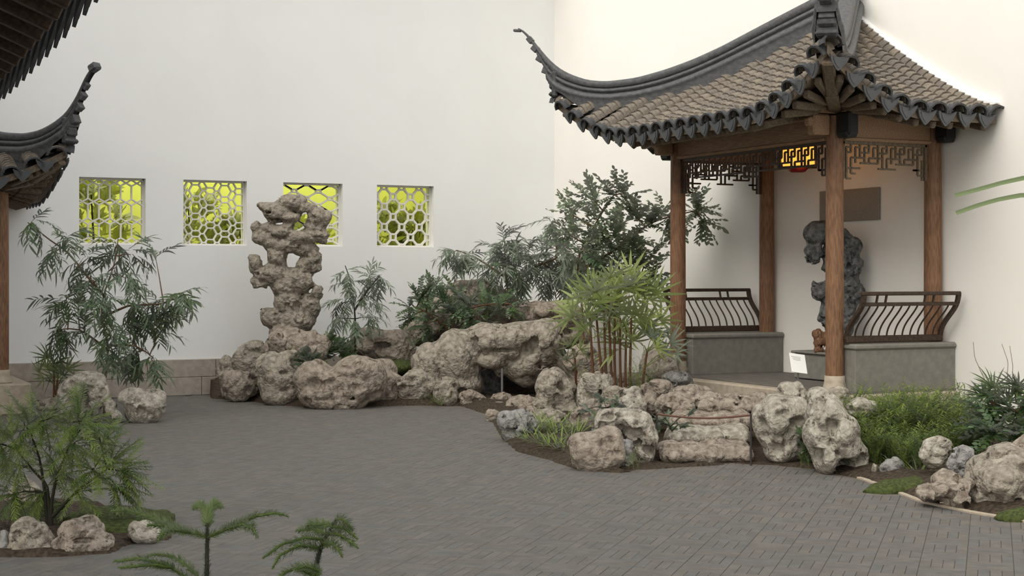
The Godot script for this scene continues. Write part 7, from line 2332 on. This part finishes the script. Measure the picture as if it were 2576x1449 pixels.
	clump(root, Vector3(-0.156, 0.037, -0.023), 0.044, 4, "ivy", [M.leaf_bush, M.leaf_grey], 0.7, 0.4, Vector3(-0.024, 0.059, 0.0), M.dark_bark)
	clump(root, Vector3(0.187, 0.171, -0.078), 0.036, 3, "ivy", [M.leaf_bush, M.leaf_grey], 0.7, 0.4, Vector3(-0.016, 0.039, 0.0), M.dark_bark)
	root = thing("ivy", "dark leaves in the gap between the two boulders right of the steps", "ivy", Vector3(8.795, 0.015, -11.854), YAW, "")
	stem(root, "trunk", PackedVector3Array([Vector3(0.0, 0.0, 0.0), Vector3(-0.007, 0.149, 0.0), Vector3(-0.019, 0.26, 0.0)]), 0.005, 0.003, M.dark_bark)
	clump(root, Vector3(-0.018, 0.279, -0.001), 0.034, 5, "ivy", [M.leaf_deep], 0.75, 0.4, Vector3(-0.019, 0.26, 0.0), M.dark_bark)
	clump(root, Vector3(-0.004, 0.17, 0.021), 0.041, 7, "ivy", [M.leaf_deep], 0.75, 0.4, Vector3(-0.01, 0.171, 0.0), M.dark_bark)
	clump(root, Vector3(0.003, 0.077, 0.023), 0.048, 7, "ivy", [M.leaf_deep], 0.75, 0.4, Vector3(-0.003, 0.059, 0.0), M.dark_bark)
	clump(root, Vector3(0.208, 0.165, -0.019), 0.034, 4, "ivy", [M.leaf_deep], 0.75, 0.4, Vector3(-0.007, 0.149, 0.0), M.dark_bark)
	root = thing("pine_sapling", "near pine sapling with dark trunk and rope-like branches, left of its twin", "sapling", Vector3(1.55, 0.0, -5.915), YAW, "")
	pine_branch(root, "trunk", PackedVector3Array([Vector3(0.0, 0.0, 0.0), Vector3(-0.002, 0.4, 0.0), Vector3(-0.002, 0.646, 0.0), Vector3(0.0, 0.785, 0.0), Vector3(0.0, 0.838, 0.0)]), 0.009, 0.026, M.leaf_dark)
	pine_branch(root, "branch", PackedVector3Array([Vector3(0.0, 0.782, 0.0), Vector3(0.114, 0.836, 0.05), Vector3(0.213, 0.883, 0.1), Vector3(0.289, 0.892, 0.1), Vector3(0.33, 0.877, 0.1)]), 0.0055, 0.030, M.leaf_pine)
	pine_branch(root, "branch", PackedVector3Array([Vector3(0.072, 0.817, 0.03), Vector3(0.156, 0.853, 0.12), Vector3(0.208, 0.845, 0.18), Vector3(0.227, 0.815, 0.2)]), 0.0055, 0.030, M.leaf_pine)
	pine_branch(root, "branch", PackedVector3Array([Vector3(0.0, 0.782, 0.0), Vector3(-0.122, 0.807, -0.05), Vector3(-0.242, 0.843, -0.1), Vector3(-0.341, 0.869, -0.12), Vector3(-0.406, 0.865, -0.12)]), 0.0055, 0.030, M.leaf_pine)
	pine_branch(root, "branch", PackedVector3Array([Vector3(-0.06, 0.803, 0.02), Vector3(-0.115, 0.832, 0.12), Vector3(-0.135, 0.826, 0.2), Vector3(-0.141, 0.807, 0.22)]), 0.0055, 0.030, M.leaf_pine)
	pine_branch(root, "branch", PackedVector3Array([Vector3(-0.122, 0.807, -0.05), Vector3(-0.168, 0.831, 0.02), Vector3(-0.222, 0.839, 0.05)]), 0.0055, 0.030, M.leaf_pine)
	pine_branch(root, "branch", PackedVector3Array([Vector3(0.0, 0.831, 0.0), Vector3(-0.027, 0.858, -0.12), Vector3(-0.071, 0.881, -0.2), Vector3(-0.105, 0.859, -0.24)]), 0.0055, 0.030, M.leaf_pine)
	pine_branch(root, "branch", PackedVector3Array([Vector3(0.0, 0.831, 0.0), Vector3(-0.017, 0.862, -0.12), Vector3(-0.011, 0.884, -0.2), Vector3(0.007, 0.859, -0.26)]), 0.0055, 0.030, M.leaf_pine)
	pine_branch(root, "branch", PackedVector3Array([Vector3(-0.002, 0.569, 0.0), Vector3(-0.059, 0.643, 0.1), Vector3(-0.124, 0.705, 0.15), Vector3(-0.217, 0.737, 0.2), Vector3(-0.313, 0.726, 0.2)]), 0.0055, 0.030, M.leaf_pine)
	pine_branch(root, "branch", PackedVector3Array([Vector3(-0.002, 0.585, 0.0), Vector3(-0.075, 0.652, -0.05), Vector3(-0.148, 0.686, -0.1), Vector3(-0.21, 0.7, -0.1), Vector3(-0.265, 0.689, -0.1)]), 0.0055, 0.030, M.leaf_pine)
	pine_branch(root, "branch", PackedVector3Array([Vector3(-0.1, 0.684, 0.12), Vector3(-0.157, 0.714, 0.2), Vector3(-0.234, 0.716, 0.25), Vector3(-0.278, 0.712, 0.25)]), 0.0055, 0.030, M.leaf_pine)
	pine_branch(root, "branch", PackedVector3Array([Vector3(-0.002, 0.554, 0.0), Vector3(0.107, 0.605, 0.1), Vector3(0.215, 0.655, 0.2)]), 0.0055, 0.030, M.leaf_pine)
	root = thing("pine_sapling", "smaller near pine sapling with arching drooping fronds, right of its twin", "sapling", Vector3(1.915, 0.0, -5.739), YAW, "")
	pine_branch(root, "trunk", PackedVector3Array([Vector3(0.0, 0.0, 0.0), Vector3(0.005, 0.4, 0.0), Vector3(0.008, 0.632, 0.0), Vector3(0.026, 0.723, 0.0), Vector3(0.069, 0.812, 0.0), Vector3(0.094, 0.852, 0.0)]), 0.009, 0.026, M.leaf_dark)
	pine_branch(root, "branch", PackedVector3Array([Vector3(0.046, 0.772, 0.0), Vector3(-0.016, 0.79, 0.05), Vector3(-0.101, 0.774, 0.1), Vector3(-0.173, 0.722, 0.12)]), 0.0055, 0.030, M.leaf_pine)
	pine_branch(root, "branch", PackedVector3Array([Vector3(0.032, 0.742, 0.0), Vector3(-0.04, 0.768, 0.1), Vector3(-0.105, 0.738, 0.15), Vector3(-0.131, 0.689, 0.16)]), 0.0055, 0.030, M.leaf_pine)
	pine_branch(root, "branch", PackedVector3Array([Vector3(0.094, 0.852, 0.0), Vector3(0.122, 0.857, 0.03), Vector3(0.152, 0.837, 0.06), Vector3(0.166, 0.821, 0.07)]), 0.0055, 0.030, M.leaf_pine)
	pine_branch(root, "branch", PackedVector3Array([Vector3(0.075, 0.823, 0.0), Vector3(0.124, 0.83, 0.05), Vector3(0.167, 0.806, 0.08), Vector3(0.185, 0.786, 0.08)]), 0.0055, 0.030, M.leaf_pine)
	pine_branch(root, "branch", PackedVector3Array([Vector3(0.06, 0.797, 0.0), Vector3(0.114, 0.802, 0.06), Vector3(0.164, 0.779, 0.1), Vector3(0.191, 0.756, 0.1)]), 0.0055, 0.030, M.leaf_pine)
	pine_branch(root, "branch", PackedVector3Array([Vector3(0.038, 0.757, 0.0), Vector3(0.086, 0.774, 0.08), Vector3(0.116, 0.757, 0.12), Vector3(0.133, 0.727, 0.13)]), 0.0055, 0.030, M.leaf_pine)
	pine_branch(root, "branch", PackedVector3Array([Vector3(0.077, 0.828, 0.0), Vector3(0.017, 0.826, -0.05), Vector3(-0.021, 0.821, -0.08), Vector3(-0.037, 0.805, -0.08)]), 0.0055, 0.030, M.leaf_pine)
	pine_branch(root, "branch", PackedVector3Array([Vector3(0.057, 0.792, 0.0), Vector3(-0.003, 0.802, -0.08), Vector3(-0.078, 0.788, -0.12)]), 0.0055, 0.030, M.leaf_pine)
	pine_branch(root, "branch", PackedVector3Array([Vector3(0.008, 0.632, 0.0), Vector3(-0.04, 0.684, 0.1), Vector3(-0.087, 0.673, 0.14), Vector3(-0.123, 0.642, 0.15)]), 0.0055, 0.030, M.leaf_pine)
	pine_branch(root, "branch", PackedVector3Array([Vector3(0.008, 0.623, 0.0), Vector3(0.036, 0.673, 0.1), Vector3(-0.003, 0.699, 0.15), Vector3(-0.041, 0.697, 0.2)]), 0.0055, 0.030, M.leaf_pine)
	root = thing("strap_leaf_plant", "two long bare strap-like leaves arching in before the wall beside the pavilion roof", "plant", Vector3(8.437, -0.005, -8.139), YAW, "")
	strap(root, PackedVector3Array([Vector3(0.0, 0.0, 0.0), Vector3(0.042, 1.213, 0.0), Vector3(-0.099, 2.285, 0.0), Vector3(-0.268, 2.496, 0.0), Vector3(-0.42, 2.488, 0.0), Vector3(-0.578, 2.454, 0.0), Vector3(-0.719, 2.414, 0.0), Vector3(-0.911, 2.364, 0.0)]), 0.052)
	strap(root, PackedVector3Array([Vector3(0.0, 0.0, 0.0), Vector3(0.0, 1.072, 0.0), Vector3(-0.099, 2.115, 0.0), Vector3(-0.24, 2.355, 0.0), Vector3(-0.42, 2.369, 0.0), Vector3(-0.578, 2.341, 0.0), Vector3(-0.719, 2.304, 0.0), Vector3(-0.903, 2.239, 0.0)]), 0.052)
	strap(root, PackedVector3Array([Vector3(0.0, 0.0, 0.0), Vector3(0.183, 1.213, 0.0), Vector3(0.353, 2.059, 0.0), Vector3(0.55, 1.946, 0.0)]), 0.052)
	tufts("grass_clump", "broad clump of arching grass between the blue-grey boulder and the tan boulder", "grass", Vector3(7.212, -0.003, -14.063), [Vector3(-0.278, 0.023, -0.928), Vector3(-0.177, 0.023, -0.42), Vector3(-0.078, 0.023, -0.159), Vector3(0.015, 0.023, 0.2), Vector3(0.11, 0.023, 0.373), Vector3(0.183, 0.023, 0.543), Vector3(-0.127, 0.08, -1.0), Vector3(0.002, 0.037, -1.0), Vector3(0.123, 0.023, -0.729), Vector3(0.236, 0.023, -0.344), Vector3(-0.213, 0.101, -1.0), Vector3(0.088, 0.088, -1.0), Vector3(0.196, 0.071, -1.0), Vector3(0.325, 0.037, -1.0), Vector3(-0.061, 0.243, 0.0)], "grass", [M.leaf_fern, M.leaf_palm_dark, M.leaf_fern], 1.0)
	tufts("grass_clump", "bright fern-like clump at the foot of the palm canes", "grass", Vector3(8.804, 0.256, -14.848), [Vector3(-0.055, 0.004, -1.0), Vector3(0.038, -0.043, -1.0), Vector3(0.132, -0.09, -1.0), Vector3(0.225, -0.066, -1.0), Vector3(-0.008, 0.097, -1.0), Vector3(0.108, 0.074, -1.0), Vector3(0.225, 0.05, -1.0), Vector3(-0.078, 0.167, -1.0), Vector3(0.178, 0.144, -1.0), Vector3(0.295, 0.097, -1.0), Vector3(-0.044, 0.265, 0.0)], "fern", [M.leaf_fern, M.leaf_palm_dark], 1.0)
	tufts("grass_tuft", "little green tuft between the tan boulder and the arch rock", "grass", Vector3(7.221, -0.004, -12.393), [Vector3(-0.035, 0.024, 0.075), Vector3(-0.001, 0.024, 0.247), Vector3(0.044, 0.024, 0.133), Vector3(0.017, 0.024, -0.223), Vector3(0.054, 0.024, -0.791), Vector3(0.101, 0.058, -1.0)], "fern", [M.leaf_fern], 0.45)
	tufts("grass_tuft", "small tuft at the foot of the hollowed boulder", "grass", Vector3(7.363, 0.009, -20.099), [Vector3(-0.081, 0.011, -0.259), Vector3(0.053, 0.011, 0.264), Vector3(0.044, 0.011, -0.394), Vector3(-0.112, 0.011, -0.95)], "grass", [M.leaf_fern], 0.8)
	tufts("grass_tuft", "small tuft beside the egg-shaped stone left of the grotto", "grass", Vector3(8.238, 0.045, -19.343), [Vector3(-0.042, -0.025, -0.426), Vector3(0.025, -0.025, -0.165)], "grass", [M.leaf_fern], 0.75)
	tufts("grass_tuft", "low green tuft between boulders right of the steps", "grass", Vector3(8.491, 0.034, -11.445), [Vector3(0.005, -0.014, -0.313), Vector3(0.039, -0.014, -0.11), Vector3(0.116, -0.014, -0.225), Vector3(0.118, -0.014, -0.053)], "fern", [M.leaf_fern], 0.4)
	tufts("leafy_clump", "low dark leafy clump at the front of the ferny right bed", "plant", Vector3(8.865, 0.061, -10.487), [Vector3(-0.012, -0.041, -0.724), Vector3(0.009, -0.041, -0.447), Vector3(0.063, -0.041, -0.312), Vector3(0.115, -0.041, -0.18), Vector3(0.256, -0.041, -0.447), Vector3(0.11, -0.002, -1.0), Vector3(0.22, -0.021, -1.0), Vector3(0.33, -0.039, -1.0), Vector3(0.423, -0.041, -0.867), Vector3(0.294, 0.053, -1.0), Vector3(0.324, -0.041, -0.312)], "grass", [M.leaf_deep, M.leaf_fern], 0.8)
	tufts("grass_clump", "mossy green grass on the slope beyond the hollowed boulder", "grass", Vector3(8.036, 0.39, -20.551), [Vector3(-0.402, 0.142, -1.0), Vector3(-0.284, 0.083, -1.0), Vector3(-0.166, 0.024, -1.0), Vector3(-0.048, -0.035, -1.0), Vector3(0.07, -0.005, -1.0), Vector3(0.188, 0.083, -1.0), Vector3(-0.225, 0.172, -1.0), Vector3(0.011, 0.142, -1.0), Vector3(0.188, 0.231, -1.0), Vector3(0.31, 0.395, 0.0)], "grass", [M.leaf_fern, M.leaf_bamboo_dark], 0.75)


func strap(root: Node3D, path: PackedVector3Array, wide: float) -> void:
	var c := Curve3D.new()
	for i in path.size():
		var t := (path[mini(i + 1, path.size() - 1)] - path[maxi(i - 1, 0)]) * 0.2
		c.add_point(path[i], -t, t)
	var p := PackedVector3Array()
	for i in 40:
		var s := c.get_baked_length() * i / 39.0
		var at := c.sample_baked(s)
		var d := (c.sample_baked(minf(s + 0.02, c.get_baked_length())) - c.sample_baked(maxf(s - 0.02, 0.0))).normalized()
		var side := d.cross(Vector3(0, 0.25, 1)).normalized()
		var w := wide * 0.5 * (0.6 + 0.4 * sin(PI * minf(1.0, 0.3 + i / 50.0)))
		var up := side.cross(d).normalized() * w * 0.35
		for k in 5:
			var u := (k - 2) / 2.0
			p.append(at + side * w * u + up * (absf(u) - 0.5))
	var g := Geo.new()
	g.grid(p, 40, 5)
	part("strap_leaf", g, M.leaf_strap, root)

func ground_cover() -> void:
	var r := RandomNumberGenerator.new()
	r.seed = 77
	var line := bed_outline()
	var spots := [[], []]
	var region := PackedVector2Array([Vector2(9.467, -12.374), Vector2(10.474, -13.414), Vector2(8.929, -11.124), Vector2(8.809, -10.679), Vector2(8.776, -10.332), Vector2(9.553, -10.977), Vector2(9.979, -11.089), Vector2(10.356, -11.238), Vector2(11.082, -11.97), Vector2(11.241, -12.491), Vector2(10.97, -12.915)])
	var n := 0
	while n < 420:
		var p := Vector2(r.randf_range(9.0, 11.7), r.randf_range(-13.2, -9.5))
		if not Geometry2D.is_point_in_polygon(p, region):
			continue
		n += 1
		var h := r.randf_range(0.8, 1.6) * (1.05 if p.y < -11.5 else 0.7)
		spots[0 if r.randf() < 0.65 else 1].append(Transform3D(Basis(Vector3.UP, r.randf() * TAU).scaled(Vector3(1.1, 1.0, 1.1) * h), Vector3(p.x, bed_height(p, line) - 0.02, p.y)))
	var o := scatter(numbered("ferny_groundcover"), spray("fern", 0), M.leaf_fern, spots[0], self)
	tag(o, "soft mass of bright ferny ground cover filling the right bed below the bench", "ground cover")
	o = scatter(numbered("ferny_groundcover"), spray("fern", 1), M.leaf_bamboo_dark, spots[1], self)
	tag(o, "darker ferny stems mixed through the ground cover of the right bed", "ground cover")
	moss("strip of green moss along the paving edge of the right bed", Vector3(8.513, 0.0, -10.27), 0.75, 0.05, 0.5, 5)
	moss("moss cushion at the paving edge beyond the large creased rock", Vector3(8.385, -0.0, -8.604), 0.5, 0.05, 0.4, 6)
	moss("moss covering the front bed behind the brown overhanging rock", Vector3(2.316, 0.0, -11.297), 0.75, 0.045, 1.3, 7)
	moss("moss lawn on the slope between hollowed boulder and grotto", Vector3(8.109, 0.462, -20.738), 0.8, 0.07, 0.8, 8)
	moss("green moss below the feathery bamboo trunk", Vector3(1.746, 0.0, -11.938), 0.5, 0.05, 0.8, 9)
